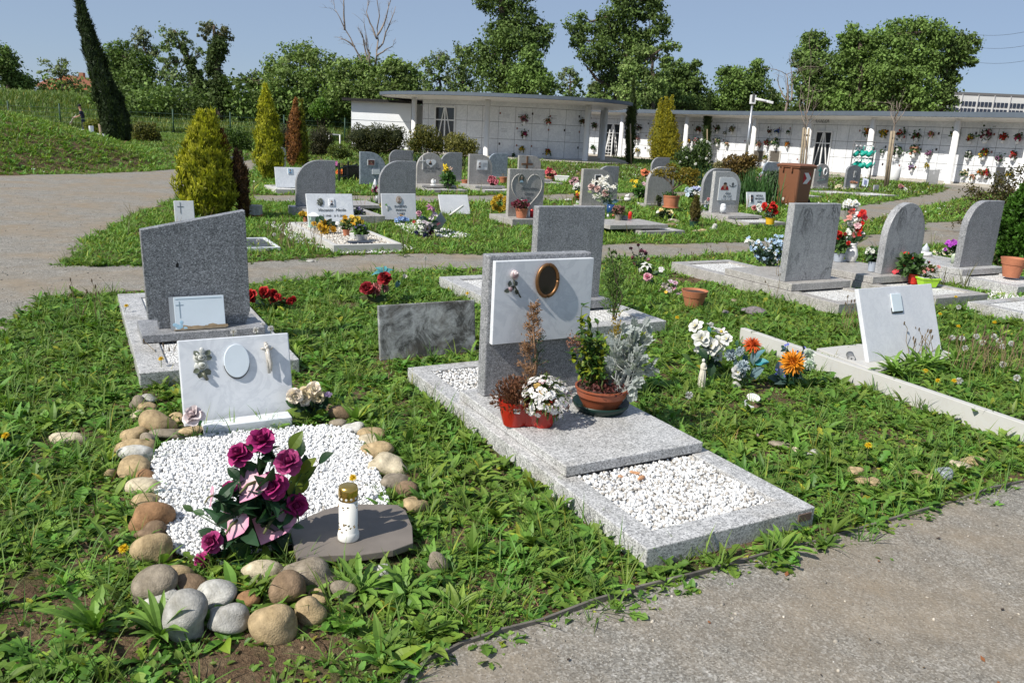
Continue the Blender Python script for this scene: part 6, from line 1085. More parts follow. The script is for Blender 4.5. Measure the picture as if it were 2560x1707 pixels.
# ================================================================ GRAVE 4: old blotched slab
bl4=G(Z('d',146,862),0);old,w4,h4=upstone(None,None,bl4,Z('d',800,0)[0],Z('d',0,468)[1],0,.03,'rect',MT['marble_old'],tilt=.14,name='old_slab',w_=along(bl4+np.array([0,0,.3]),BX,Z('d',838,0)[0]));tag(old,'weathered white slab blotched black, leaning in the grass left of the central grave','gravestone')
RT=G(Z('d',130,455),0);TEA=(.05,.22,.25)
bouquet('faded flowers, dark red roses with teal lily and pink carnation, left above the blotched slab',RT,'d',[('lily',170,230,75,(.04,.18,.2),(.10,.32,.35),(0,-.5,.9)),('rose',175,280,52,(.16,.008,.01),(.32,.015,.02)),('rose',50,345,48,(.16,.01,.015),(.30,.02,.03)),('pom',118,352,58,(.5,.12,.13),(.62,.30,.28)),('pom',180,345,34,(.55,.25,.25),(.62,.35,.34)),('tulip',320,265,22,(.5,.48,.45),(.6,.58,.55))],[(270,310,60,(.12,.25,.27)),(40,410,90,(.06,.07,.02)),(150,420,110,(.05,.09,.03)),(80,430,90,(.08,.09,.03))],seed=8,nleaf=3)
# ================================================================ GRAVE 5: behind the central one
NR5=G(Z('d',2185,575),.11);br5=G(Z('d',1702,405),.19);w5=168/FPX*dep(br5)*1.12;L5=br5-BX*w5
O=L5;g5=grave('grave with a plain square granite headstone seen from behind, behind the central one',O);x0=-.17;lx=(NR5-L5)@BX-x0;NL5=NR5-BX*lx;ly5=(G(Z('d',700,255),.11)-NL5)@AY
kerb(g5,O,NL5,lx,ly5,.16,.11,MT['granite_light']);bed(g5,O,NL5+BX*.16+AY*.16,lx-.32,ly5-.32,.09)
slab(g5,O,L5-BX*.06-AY*.10,w5+.12,.45,.113,.19,MT['granite']);upstone(g5,O,L5,0,Z(7,0,692)[1],.19,.09,'rect',MT['granite'],w_=w5)
# young cypress behind the bowl
YB=G(Z('d',1800,660),0);g_=np.random.default_rng(15);yc=thing('young_cypress','tall thin light green cypress sapling between the central grave and the one behind','plant',YB);mb=MB();wd=MB()
for tx,ty in((1780,70),(1830,90),(1850,130),(1770,180),(1800,250)):
 top=V(YB,Z('d',tx,ty))-YB+np.array([0,g_.normal()*.04,0]);wd.tube(*limb(np.zeros(3),top,.008,.002,g_),5,(.08,.07,.04))
 for f_ in np.linspace(.25,1,30):p=top*f_;d=unit(g_.normal(size=3)*[1,1,.3]+[0,0,.9]);L=.17*(1.15-f_);kk=9;Q=p+d*L*g_.uniform(0,1,(kk,1));mb.leaves(Q,d+g_.normal(size=(kk,3))*.4,g_.normal(size=(kk,3)),.034,.004,.3,(.6,1,.6,.1),.3,np.array((.10,.17,.04))*g_.uniform(.6,1.4,(kk,1)))
mb.build('foliage',MT['leaf'],yc);wd.build('stem',MT['matte'],yc,True)

# ================================================================ RIGHT HAND GRAVES, seen from behind
def backgrave(label,NLq,FLq,lx,bl,brx,topy,shape,mat,matk,thx=None,z=.12,zs=.20,th=.09,kw=.13,slab_from=None,slab_len=1.0,r=None,pl_w=.10,pl_over=.12):
 """kerbed plot; headstone near the close end on a slab that runs away from us"""
 NL=G(NLq,z);O=NL;g_=grave(label,O);ly=(G(FLq,z)-NL)@AY
 kerb(g_,O,NL,lx,ly,kw,z,matk);bed(g_,O,NL+BX*kw+AY*kw,lx-2*kw,ly-2*kw,z-.02)
 L=G(bl,zs);w_=along(L,BX,brx);a=gl(O,L);y0=a[1]-pl_w
 slab(g_,O,NL+BX*.02+AY*y0,lx-.04,slab_len,z+.003,zs,matk)
 upstone(g_,O,L,brx,topy,zs,th,shape,mat,r);return g_,O,L,w_
b6=Z('g',218,516);g6,O6,L6,w6=backgrave('grave with a square veined grey granite headstone seen from behind, right of centre',Z('g',705,715),Z(7,1070,1235),.95,b6,Z('g',628,0)[0],Z('m',0,428)[1],'rect',MT['granite_vein'],MT['granite_warm'],slab_len=1.0,pl_w=.12)
b7=Z(8,948,1355);g7,O7,L7,w7=backgrave('grave with a round topped veined grey headstone seen from behind, at the right',Z('g',1570,662),Z(8,452,1268),.92,b7,Z(8,1312,0)[0],Z(8,0,657)[1],'round',MT['granite_vein'],MT['granite_warm'],slab_len=1.1,pl_w=.12)
b8=Z(8,1718,1288);g8,O8,L8,w8=backgrave('grave with a grey granite headstone rounded on one shoulder, at the right edge',Z('g',2300,560),Z(8,1365,1240),.95,b8,Z(8,2038,0)[0],Z(8,0,636)[1],'quarterL',MT['granite'],MT['granite_light'],slab_len=1.2,pl_w=.14,r=.36)
# corner kerb at the right margin
F10=G(Z('g',1850,690),.11);O=F10;g10=grave('low light granite kerb with white gravel cut by the right margin',O);kerb(g10,O,F10-AY*1.9,.95,1.9,.12,.11,MT['granite_light']);bed(g10,O,F10-AY*1.78+BX*.12,.71,1.66,.095)
# white pebble ground among these graves
gp_=[G(Z('g',x,y)) for x,y in[(1560,700),(1800,690),(2080,610),(2352,620),(2352,680),(1860,720),(1700,770),(1560,740)]];q=inpoly(gp_,2600);pebbles('white_gravel',np.c_[q,.006+R_.uniform(0,.006,len(q))],.011,whites(len(q),.35),'scattered dirty white gravel on the ground between the right hand graves')
# leaning white tablet on its long kerb
bl9=G(Z('g',972,1232),.135);O=bl9;g9=grave('leaning white marble tablet with a small blank photo plate, on a long white kerb',O);t9=.36
tb9,w9,h9=upstone(g9,O,bl9,Z('g',1622,0)[0],Z('g',0,577)[1],.135,.035,'rect',MT['marble_grey'],tilt=t9,name='tablet',bev=.004)
S9=lambda x,y:onstone(bl9,t9,'g',x,y);p0,p1=np.array([S9(1150,620)[0],S9(1180,785)[1]]),S9(1236,618);wv=(p1[0]-p0[0])
MB().prism([(p0[0],p0[1]),(p0[0]+wv*1.05,p0[1]),(p0[0]+wv*1.05,p1[1]),(p0[0],p1[1])],.012,(0,-.014,0),col=(.66,.74,.78)).build('photo_plate',MT['glossy'],tb9,bevel=.004);MB().prism([(p0[0]-.004,p0[1]-.010),(p0[0]+wv*1.08,p0[1]-.010),(p0[0]+wv*1.08,p0[1]+.03),(p0[0]-.004,p0[1]+.03)],.005,(0,-.0055,0),col=(.06,.06,.06)).build('dark_strip',MT['matte'],tb9)  # dark strip along the lower edge of the photo plate
kF=G(Z('f',985,468),.13);kN=G(Z('i',2352,505),.13);A9=unit((kF-kN)*[1,1,0]);B9=np.array([A9[1],-A9[0],0]);kN=kN-A9*.35;L9=np.linalg.norm((kF-kN)[:2]);ko=MB().box((0,0,.03),(L9,.05,.2)).build('kerb',MT['marble_kerb'],g9,bevel=.004);mid=(kF+kN)/2+B9*.025;ko.location=gl(O,np.r_[mid[:2],0]);ko.rotation_euler=(0,0,math.atan2(A9[1],A9[0])-GA);NOGRASS.append(np.array([kN,kF,kF+B9*.06,kN+B9*.06])[:,:2])
RAISED=np.array([kN+B9*.05,kF+B9*.05,kF+B9*1.2,kN+B9*1.2])[:,:2];struct(MB().prism(RAISED,.11,(0,0,-.015),(1,0,0),(0,1,0),(0,0,1)).build('grave_soil',TURF))
sl_=[G(Z('g',x,y),.13) for x,y in[(505,1112),(880,1072),(1640,1130),(1780,1185),(1690,1203),(1080,1303),(1000,1300)]];MB().prism([gl(O,p)[:2] for p in sl_],-.14,(0,0,.0),(1,0,0),(0,1,0),(0,0,1)).build('base_slab',MT['marble_kerb'],g9,bevel=.003);NOGRASS.append(np.array(sl_)[:,:2])
cb=G(Z('g',800,1162),.157);cn=thing('candle_tube','small spent white candle tube lying on the base of the leaning tablet','candle',cb,rad(-12));rC=32/3.5636*mpp(cb);MB().lathe([(0,0),(rC,0),(rC,.075),(rC*.9,.078),(rC*.9,.07),(0,.07)],18,M=rot(0,rad(98))).build('tube',plain('grey_foil',(.22,.22,.22),.4,.3),cn,True);MB().lathe([(0,.0775),(rC*.88,.0765)],16,M=rot(0,rad(98))).lathe([(0,.079),(rC*.25,.078)],10,M=rot(0,rad(98)),col=(.1,.1,.1)).build('wax',tinted('wax',.5),cn)

# ---------------------------------------------------------------- flowers in the right hand part
LB0,LB1=(.22,.36,.55),(.50,.64,.76);W0,W1=(.62,.62,.56),(.78,.78,.74)
def cluster(cx,cy,rx,ry,n,kinds,seed=0):
 g_=np.random.default_rng(seed);out_=[]
 for k in range(n):
  a=g_.uniform(0,6.28);s=math.sqrt(g_.uniform(0,1));kd,r,c0,c1=kinds[g_.integers(len(kinds))];out_.append((kd,cx+rx*s*math.cos(a),cy+ry*s*math.sin(a),r*g_.uniform(.8,1.2),c0,c1))
 return out_
p=G(Z('m',1680,1035),.205);bouquet('large bunch of pale blue small flowers on the slab left of the square veined headstone',p,'m',cluster(1650,890,170,130,95,[('five',17,LB0,LB1),('five',15,W0,W1),('five',16,LB0,LB1),('five',15,(.3,.45,.65),(.62,.72,.8))],1)+cluster(1760,790,60,70,22,[('five',16,LB0,LB1)],2)+cluster(1470,810,60,50,14,[('five',16,W0,W1),('five',14,LB0,LB1)],3),per=False,seed=21,nleaf=4,lf=(.04,.075,.06),depth=.06)
def potted(label,q,z,k,potspec,items,greens,nleaf=5,lf=(.04,.09,.025),seed=0,bush=None,per=False,name='potted_plant',depth=.04):
 """potspec: (r_bottom px, r_top px, height px, material, rim)"""
 p=G(q,z);m_=mpp(p)/WIN[k][2];r0,r1,h,mt,rim=potspec;root=p+np.array([0,0,h*m_*.9]);t_=bouquet(label,p,k,items,greens,name=name,cat='flower pot',root=root,seed=seed,nleaf=nleaf,lf=lf,per=per,depth=depth) if items else thing(name,label,'flower pot',p)
 pot(t_,r0*m_,r1*m_,h*m_,mt,rim)
 if bush:
  g_=np.random.default_rng(seed+50);bx,by,brx_,bry,n_,c0,c1,L=bush;c=V(p,Z(k,bx,by))-p;dd=unit(g_.normal(size=(n_,3)));P=c+dd*np.array([brx_,brx_,bry])*m_*g_.uniform(.35,1,(n_,1));MB().leaves(P,dd+[0,0,.5]+g_.normal(size=(n_,3))*.4,dd+[0,0,.8],L*g_.uniform(.6,1.3,n_),L*.32,.6,(.3,1,.85,.1),.25,np.array(c0)*g_.uniform(.6,1.3,(n_,1)),np.array(c1)*g_.uniform(.7,1.2,(n_,1))).build('leaves',MT['leaf'],t_)
 return t_
GREYP=plain('grey_plastic',(.36,.40,.46),.5,0,.05,5);LIME=plain('lime_plastic',(.36,.62,.03),.4,0,.05,5);REDPL=plain('red_plastic',(.48,.025,.012),.4,0,.05,5);YELP=plain('yellow_plastic',(.72,.42,.02),.45,0,.06,5);BRT=(.62,.03,.02);BRT0=(.42,.012,.01)
potted('scarlet begonia in a grey pot behind the square veined headstone',Z(8,530,1230),.205,8,(42,56,82,GREYP,.12),cluster(525,970,35,45,16,[('rose',22,BRT0,BRT)],4)+[('rose',630,1050,20,BRT0,BRT),('rose',600,960,16,(.3,.02,.02),(.45,.05,.04))],[],seed=22,bush=(550,1060,70,62,120,(.05,.11,.03),(.09,.16,.05),.07),name='potted_begonia')
p=G(Z(8,650,1228),.205);m_=mpp(p)/3.92;gv=bouquet('tall red and white artificial gladioli in a white china vase',p,8,[('five',665,740,34,(.55,.12,.1),(.68,.25,.2)),('five',700,770,34,(.6,.5,.5),(.75,.7,.7)),('five',770,755,38,BRT0,BRT),('five',740,790,40,BRT0,BRT),('five',790,800,32,(.15,.01,.02),(.35,.02,.03)),('five',690,810,34,W0,W1),('five',640,800,30,(.6,.2,.15),(.7,.35,.3)),('five',755,860,40,BRT0,BRT),('five',720,880,34,(.6,.3,.35),(.72,.5,.5)),('five',690,900,38,W0,W1),('five',740,910,40,BRT0,BRT),('five',650,860,32,W0,W1),('five',680,940,34,W0,W1),('five',640,935,34,W0,W1),('five',735,950,34,BRT0,BRT),('five',770,950,24,(.6,.55,.55),(.7,.65,.66)),('five',690,970,30,(.5,.1,.1),(.6,.2,.2)),('five',600,830,18,(.6,.2,.15),(.7,.35,.3)),('five',680,730,24,BRT0,BRT)],[(760,1010,90,(.06,.08,.03)),(680,1020,90,DGR),(800,1000,70,(.12,.14,.06)),(640,1010,70,DGR),(720,1010,90,DGR)],root=p+np.array([0,0,150*m_]),seed=23,nleaf=2,name='flower_vase',cat='flower vase',depth=.03)
MB().lathe([(0,0),(.30,0),(.34,.06),(.50,.30),(.52,.42),(.40,.68),(.30,.84),(.32,.95),(.42,1.02),(.34,1.0),(.26,.85),(0,.8)] and[(r*180*m_*.62,h*180*m_) for r,h in[(0,0),(.38,0),(.42,.05),(.54,.26),(.55,.40),(.44,.66),(.34,.82),(.37,.93),(.46,1.0),(.40,.99),(.30,.84),(0,.8)]],24).build('vase',tinted('china',.15,0,.02,3,.5),gv,True)
gv.children[-1].data.attributes['Col'].data.foreach_set('color',np.tile([.78,.78,.77,1.0],len(gv.children[-1].data.vertices)))
p=G(Z(8,632,1000),0);m_=mpp(p)/3.92;wb=bouquet('flat white artificial flower cushion on a white stand behind the red gladioli',p,8,cluster(648,668,78,30,44,[('daisy',24,(.72,.72,.68),(.82,.82,.80))],6),[],per=False,seed=24,depth=.06);MB().lathe([(0,0),(34*m_,0),(30*m_,8*m_),(9*m_,20*m_),(8*m_,250*m_),(26*m_,285*m_),(0,290*m_)],14,(8*m_,0,0)).build('stand',MT['white'],wb,True)
potted('white petunias in a small grey bucket left of the round topped headstone',Z(8,862,1325),.205,8,(38,48,95,GREYP,.1),cluster(870,1150,60,62,20,[('five',22,(.65,.65,.55),(.78,.78,.72))],7),[],seed=25,bush=(870,1165,60,55,90,(.04,.09,.03),(.07,.14,.04),.06),name='potted_petunia')
potted('red flowering mandevilla in a red pot in front of the round topped headstone',Z(8,1262,1445),.11,8,(44,52,95,REDPL,.1),[('five',1185,1165,40,BRT0,BRT),('five',1262,1205,20,BRT0,BRT),('five',1100,1330,36,(.6,.1,.1),(.66,.05,.08)),('bud',1042,1270,18,(.6,.1,.12),(.65,.2,.2)),('bud',1180,1275,22,BRT0,(.6,.1,.1)),('bud',1425,1245,16,(.6,.1,.12),(.65,.2,.2)),('five',1345,1330,28,(.4,.05,.08),(.5,.1,.12))],[],seed=26,bush=(1245,1265,115,85,170,(.035,.09,.02),(.09,.16,.05),.085),per=True,name='potted_mandevilla')
p=G(Z(8,1400,1475),.11);m_=mpp(p)/3.92;lp=thing('lime_planter','lime green rectangular planter with small pink blooms beside the red pot','flower pot',p,rad(10));w_=95*m_;h_=90*m_
def trough(parent,w_,d_,h_,mat):
 mb=MB();q=lambda s,z:[(-w_*s,-d_*s,z),(w_*s,-d_*s,z),(w_*s,d_*s,z),(-w_*s,d_*s,z)];rings=[q(.72,0),q(.95,h_*.8),q(1.04,h_*.82),q(1.06,h_),q(.97,h_),q(.9,h_*.86)];v=[p for r in rings for p in r];f=[[a*4+e,a*4+(e+1)%4,a*4+4+(e+1)%4,a*4+4+e] for a in range(5) for e in range(4)]+[[3,2,1,0],[20,21,22,23]];return mb.add(v,f).build('planter',mat,parent,bevel=.004)
trough(lp,w_,w_*.62,h_,LIME);MB().box((0,0,h_*.9),(w_*1.7,w_*1.05,.02),(.7,.7,.68)).build('gravel_top',MT['pebble'],lp);g_=np.random.default_rng(27);mb=MB();fm=MB();n_=120;c=np.array([0,0,h_+.05]);dd=unit(g_.normal(size=(n_,3))+[0,0,.6]);P=c+dd*np.array([.09,.06,.07])*g_.uniform(.3,1,(n_,1));mb.leaves(P,dd+[0,0,.4],dd+[0,0,.5],.05,.018,.5,(.3,1,.8,.2),.2,np.array((.06,.10,.03))*g_.uniform(.6,1.4,(n_,1)),np.array((.16,.16,.05))*g_.uniform(.6,1.3,(n_,1)));mb.build('leaves',MT['leaf'],lp)
for x,z in((.07,.13),(-.1,.07),(-.06,.10),(.0,.09)):flower(fm,'five',(x,-.04,h_+z),(0,-.6,.6),.024,(.5,.2,.15),(.62,.25,.24),g_)
fm.build('blossoms',MT['petal'],lp)
p=G(Z(8,1655,1245),.205);m_=mpp(p)/3.92;pv=bouquet('bright purple blossoms in a pale green vase at the shoulder of the rounded headstone',p,8,cluster(1645,1055,55,30,30,[('five',20,(.32,.03,.38),(.45,.10,.52))],8)+[('five',1582,1110,18,(.32,.03,.38),(.4,.08,.45)),('five',1690,1055,22,(.32,.03,.38),(.45,.1,.52))],[],root=p+np.array([0,0,95*m_]),seed=28,nleaf=3,per=False,name='flower_vase',cat='flower vase');MB().lathe([(0,0),(20*m_,0),(25*m_,60*m_),(24*m_,100*m_),(18*m_,100*m_),(0,92*m_)],16).build('vase',plain('pale_green_glaze',(.42,.5,.36),.25,0,.05,5),pv,True)
p=G(Z(8,1378,1170),.205);m_=mpp(p)/3.92;go=thing('glass_lantern','small clear glass lantern on a white round foot beside the rounded headstone','lantern',p);MB().lathe([(0,0),(62*m_,0),(66*m_,14*m_),(60*m_,36*m_),(0,38*m_)],18).build('foot',MT['white'],go,True);MB().lathe([(0,38*m_),(32*m_,40*m_),(34*m_,70*m_),(16*m_,95*m_),(4*m_,118*m_),(0,122*m_)],14).build('globe',plain('cloudy_glass',(.5,.53,.56),.1,0,.1,12,0,.8),go,True)
p=G(Z(8,1560,1168),.205);bouquet('low white pansies behind the rounded headstone',p,8,cluster(1560,1140,95,25,16,[('five',18,(.6,.5,.1),(.78,.78,.72))],9),[],per=False,seed=29,nleaf=4,name='low_flowers')
EPT=thing('empty_pot','empty terracotta pot standing on the gravel at the right edge','flower pot',G(Z(8,2222,1380),.13));m_=mpp(np.array(EPT.location))/3.92;pot(EPT,72*m_,112*m_,185*m_,MT['terracotta'],.34,1.06)
EP2=thing('empty_pot','empty terracotta pot sunk in the weeds behind the white flower patch','flower pot',G(Z('f',520,268),0));m_=mpp(np.array(EP2.location))/3.92;pot(EP2,78*m_,124*m_,172*m_,MT['terracotta'],.38,1.05)
p=G(Z(8,2100,1010),0);tag(MB().box((0,0,.0),(.25,.03,.24),(.62,.66,.70),rot(.5,-.5)).build('tilted_plate',MT['paint']),'small pale plate leaning in front of the green globe conifer','plaque').location=(*p[:2],.34)
# dusky roses and lilies right of the square stone behind
p=G(Z('m',400,1080),0);DR0,DR1=(.16,.05,.08),(.36,.16,.22)
bouquet('dusky mauve roses on tall stems beside the cross path',p,'m',[('bud',300,866,26,DR0,DR1),('bud',376,842,27,DR0,DR1),('bud',388,893,30,DR0,DR1),('bud',452,930,30,(.1,.04,.06),(.24,.12,.16)),('bud',312,972,26,DR0,(.3,.1,.12)),('bud',455,985,26,DR0,DR1),('bud',328,1012,22,(.4,.2,.15),(.5,.3,.22)),('bud',420,905,24,DR0,DR1)],[(360,940,40,(.03,.05,.03)),(400,960,45,(.02,.03,.02)),(350,1000,45,(.03,.05,.03)),(420,1010,45,(.02,.03,.02)),(440,960,40,(.03,.05,.03)),(380,1010,50,(.04,.07,.04))],seed=31,nleaf=4,lf=(.025,.04,.03))
p=G(Z('m',470,1130),0);bouquet('white lily with dark leaves below the dusky roses',p,'m',[('lily',455,1035,62,W0,W1,(0,-.3,1)),('five',400,1075,24,W0,W1),('five',600,1075,30,(.6,.6,.6),(.72,.68,.68))],[(490,1080,80,(.012,.02,.015)),(440,1100,70,(.012,.02,.015)),(560,1110,70,DGR),(540,1100,60,(.06,.1,.05)),(640,1130,90,(.10,.18,.06))],seed=32,nleaf=2)
p=G(Z('m',470,1240),0);bouquet('single pink and white artificial rose low in the weeds',p,'m',[('rose',468,1150,42,(.6,.10,.2),(.68,.4,.45))],[(430,1180,60,DGR),(510,1185,60,DGR)],seed=33,name='rose')
p=G(Z(7,1090,1575),0);bouquet('pink and white orchids on pale stalks next to the sunk terracotta pot',p,7,[('five',990,1505,34,(.5,.08,.2),(.68,.5,.55)),('five',1030,1460,34,(.6,.5,.45),(.7,.62,.55)),('five',1085,1430,30,(.5,.3,.4),(.65,.55,.6)),('five',1130,1440,26,(.5,.2,.3),(.65,.5,.55)),('five',1120,1490,32,(.45,.08,.2),(.66,.5,.58)),('five',1070,1510,30,(.6,.5,.5),(.7,.64,.66)),('five',1165,1545,28,(.35,.15,.3),(.6,.48,.56)),('five',1040,1530,18,(.7,.45,.05),(.75,.5,.08))],[],stem=(.2,.16,.07),seed=34,nleaf=2)
# white and orange artificial flowers in the weeds
p=G(Z('f',640,1010),0);LV0,LV1=(.28,.36,.40),(.56,.64,.68)
bouquet('bunch of white magnolias and daisies in the weeds',p,'f',[('magnolia',545,450,80,(.62,.6,.52),W1,(-.6,-.4,.6)),('magnolia',690,440,60,(.6,.6,.55),W1,(.4,0,1)),('magnolia',600,575,92,(.5,.5,.4),W1,(0,-.8,.5)),('magnolia',690,650,100,(.5,.5,.4),W1,(0,-.8,.5)),('magnolia',790,610,86,(.55,.55,.45),W1,(.3,-.7,.6)),('daisy',800,500,90,(.62,.6,.55),(.72,.7,.66),(.2,-.3,1)),('daisy',765,740,62,W0,W1,(0,-1,.3)),('magnolia',850,580,60,(.55,.55,.5),W1),('five',555,680,40,W0,W1)],[(640,770,160,(.02,.045,.03)),(720,800,150,(.02,.05,.03)),(590,850,90,(.28,.26,.03)),(660,860,110,(.22,.24,.03)),(470,760,130,(.10,.17,.05)),(680,480,60,(.04,.16,.13)),(620,720,130,DGR),(700,870,150,DGR)],seed=35,nleaf=3,lf=(.02,.05,.03),depth=.06)
p=G(Z('f',1000,1050),0);bouquet('pale blue grey pompom chrysanthemums with teal leaves and an orange dahlia',p,'f',[('pom',885,730,68,LV0,LV1),('pom',985,700,54,LV0,LV1),('pom',1010,850,72,LV0,LV1),('magnolia',965,900,80,(.5,.5,.5),(.66,.66,.66),(-.3,-.6,.1)),('mum',1100,635,96,(.55,.08,.01),(.72,.13,.03),(.1,-.5,.8))],[(1130,740,150,(.16,.24,.27)),(1190,800,140,(.05,.28,.33)),(1140,900,160,(.14,.22,.25)),(1170,720,120,(.1,.22,.26)),(1030,770,90,(.03,.13,.2)),(1110,960,120,(.10,.2,.22)),(950,620,60,(.05,.12,.08))],seed=36,nleaf=2,lf=(.1,.17,.18),depth=.05)
p=G(Z('f',1440,1060),0);bouquet('yellow orange spider chrysanthemum with white and lavender sprigs',p,'f',[('mum',1500,808,128,(.66,.20,.015),(.82,.33,.02),(-.1,-.9,.35)),('mum',1555,770,44,(.55,.03,.12),(.6,.08,.2),(0,-.9,.4)),('pom',1660,730,66,(.35,.5,.3),(.72,.74,.7)),('pom',1660,830,60,(.35,.5,.3),(.72,.74,.7)),('pom',1540,930,50,(.3,.36,.4),(.5,.58,.65))]+[('five',x,y,14,(.12,.14,.5),(.22,.25,.6)) for x,y in((1425,640),(1420,670),(1430,700),(1450,630),(1545,690),(1600,680),(1595,710),(1610,665),(1400,950),(1420,940),(1340,880),(1335,920))],[(1370,860,150,(.03,.05,.08)),(1330,960,160,(.10,.16,.15)),(1430,1000,120,(.03,.10,.06)),(1500,1010,120,(.03,.09,.05)),(1380,1000,120,(.06,.1,.09))],seed=37,nleaf=3,lf=(.03,.08,.06),depth=.05)
p=G(Z('f',598,1062),0);m_=mpp(p)/3.92;fg=thing('figurine','slender white draped figurine standing in the weeds by the magnolias','figurine',p);IV=(.62,.58,.48)
mb=MB().lathe([(0,0),(40*m_,0),(38*m_,30*m_),(34*m_,90*m_),(30*m_,150*m_),(27*m_,190*m_),(22*m_,225*m_),(27*m_,245*m_),(14*m_,262*m_),(9*m_,268*m_),(0,270*m_)],18,col=IV)
for a in np.linspace(0,6.28,10)[:-1]:mb.tube([(38*m_*math.cos(a),38*m_*math.sin(a),2*m_),(31*m_*math.cos(a),31*m_*math.sin(a),130*m_),(22*m_*math.cos(a),22*m_*math.sin(a),220*m_)],[5*m_,4*m_,2*m_],5,IV)
mb.blob((-6*m_,-2*m_,285*m_),(15*m_,15*m_,20*m_),(.7,.68,.62),12,9,.04,1)
for s_ in(-1,1):mb.tube([(s_*24*m_,0,240*m_),(s_*26*m_,-14*m_,205*m_),(0,-26*m_,200*m_)],[7*m_,6*m_,5*m_],6,IV)
mb.build('figure',tinted('old_plaster',.7,0,.15,30,.3,.2),fg,True)
p=G(Z('f',1080,1250),0);m_=mpp(p)/3.92;bp=thing('broken_pot','broken white pot lying half buried with dry soil inside, below the pompom flowers','flower pot',p);MB().prism([(75*m_*math.cos(a)*1.1,120*m_*math.sin(a)+60*m_) for a in np.linspace(2.0,4.4,16)]+[(66*m_*math.cos(a)*1.1,108*m_*math.sin(a)+60*m_) for a in np.linspace(4.4,2.0,16)],45*m_,(45*m_,0,-.01),(1,0,0),(0,1,0),(0,0,1),(.52,.54,.55)).build('shell',MT['matte'],bp);MB().blob((70*m_,55*m_,0),(70*m_,90*m_,22*m_),(.12,.075,.055),14,8,.2,3).build('soil',MT['matte'],bp,True);MB().lathe([(0,0),(40*m_,5*m_),(68*m_,40*m_),(60*m_,42*m_),(30*m_,14*m_),(0,12*m_)],20,(70*m_,170*m_,20*m_),(.66,.65,.6),M=rot(0,.35)).build('lid',MT['matte'],bp,True)
p=G(Z('f',940,1060),0);tag(MB().blob((0,0,.02),(.028,.02,.028),(.66,.62,.56),10,8,.25,4).build('shard',MT['matte'],None),'small whitish ceramic fragment lying between the magnolias and the broken pot','shard').location=p

# ================================================================ MIDDLE GRAVES
def midgrave(label,bl,brx,topy,shape,mat,z0=.1,th=.08,r=None,tilt=0,plot=None,matk=None,base=None,depth=1.9,front=1.0,lx=None,slabz=None,name='headstone',gravel=True):
 """headstone with a low kerbed plot in front of it (towards us)"""
 L=G(bl,z0);O=L;g_=grave(label,O);s_,w_,h_=upstone(g_,O,L,brx,topy,z0,th,shape,mat,r,tilt,name)
 if plot:
  lx=lx or w_+.26;NL=L-BX*(lx-w_)/2-AY*front;kz=plot;kerb(g_,O,NL,lx,depth,.11,kz,matk or MT['granite_light'])
  if gravel:bed(g_,O,NL+BX*.11+AY*.11,lx-.22,depth-.22,kz-.02)
  if slabz:slab(g_,O,NL+BX*.03+AY*(front-slabz),lx-.06,slabz+th+.25,kz+.002,z0,matk or MT['granite_light'])
 elif base:
  NL=L-BX*.1-AY*.12;slab(g_,O,NL,w_+.2,th+.24,0,z0,matk or mat,'base')
 return g_,s_,w_,h_,O
# the one with the yellow flowers
g_,s_,w_,h_,O=midgrave('white marble tablet with script name, photo and ornament, in a white gravel plot',Z(5,1458,895),Z(5,1912,0)[0],Z(5,0,565)[1],'rect',MT['marble'],.08,.03,tilt=.30,name='tablet')
NLv=G(Z(5,1700,1070),.10);FLv=G(Z(5,1245,845),.10);NRv=G(Z(6,392,1045),.10);lx=(NRv-NLv)@BX;ly=(FLv-NLv)@AY;kerb(g_,O,NLv,lx,ly,.07,.10,MT['marble_kerb']);bed(g_,O,NLv+BX*.07+AY*.07,lx-.14,ly-.14,.075);n_=2600;q=np.stack([R_.uniform(.08,lx-.08,n_),R_.uniform(.08,ly-.1,n_)],1);P=NLv[None,:2]+q[:,:1]*BX[:2]+q[:,1:]*AY[:2];cw=whites(n_,.5)*[.95,.9,.82];pebbles('cream_gravel',np.c_[P,.078+R_.uniform(0,.008,n_)],.011,cw,'cream coloured gravel in the plot of the script lettered tablet')
q=inpoly([G(Z(5,x,y)) for x,y in[(1080,880),(1240,860),(1690,1110),(2352,1060),(2500,1110),(2300,1150),(1760,1160),(1560,1100),(1330,1060)]],2400);pebbles('white_gravel',np.c_[q,.006+R_.uniform(0,.008,len(q))],.011,whites(len(q),.3),'loose white gravel spilled around the plot of the script lettered tablet')
portrait(s_,w_*.53,h_*.74,.085,.11,(.72,.74,.76),(.02,.02,.03),(.5,.5,.5),y=-.002);textobj('Vincenzo  Merlin',h_*.125,s_,(w_*.52,-.003,h_*.47),shear=.35,mat=MT['pewter']);textobj('1. 7. 1940    8. 9. 2020',h_*.085,s_,(w_*.52,-.003,h_*.31),shear=.35,mat=MT['pewter']);textobj('I tuoi cari',h_*.09,s_,(w_*.55,-.003,h_*.13),shear=.35,mat=MT['pewter'])
mb=MB();g2_=np.random.default_rng(3)
for k in range(26):a=g2_.uniform(0,6.28);d=np.array([math.cos(a),0,math.sin(a)]);mb.leaves([(w_*.29,-.012,h_*.75)]+d*g2_.uniform(0,.035),d,(0,-1,.2),.035,.012,.4,(.3,1,.8,.05),.3,np.array((.10,.11,.085))*g2_.uniform(.5,1.5))
mb.build('bronze_ornament',PWT,s_)
def mp(k,x,y,z=.085):return G(Z(k,x,y),z)
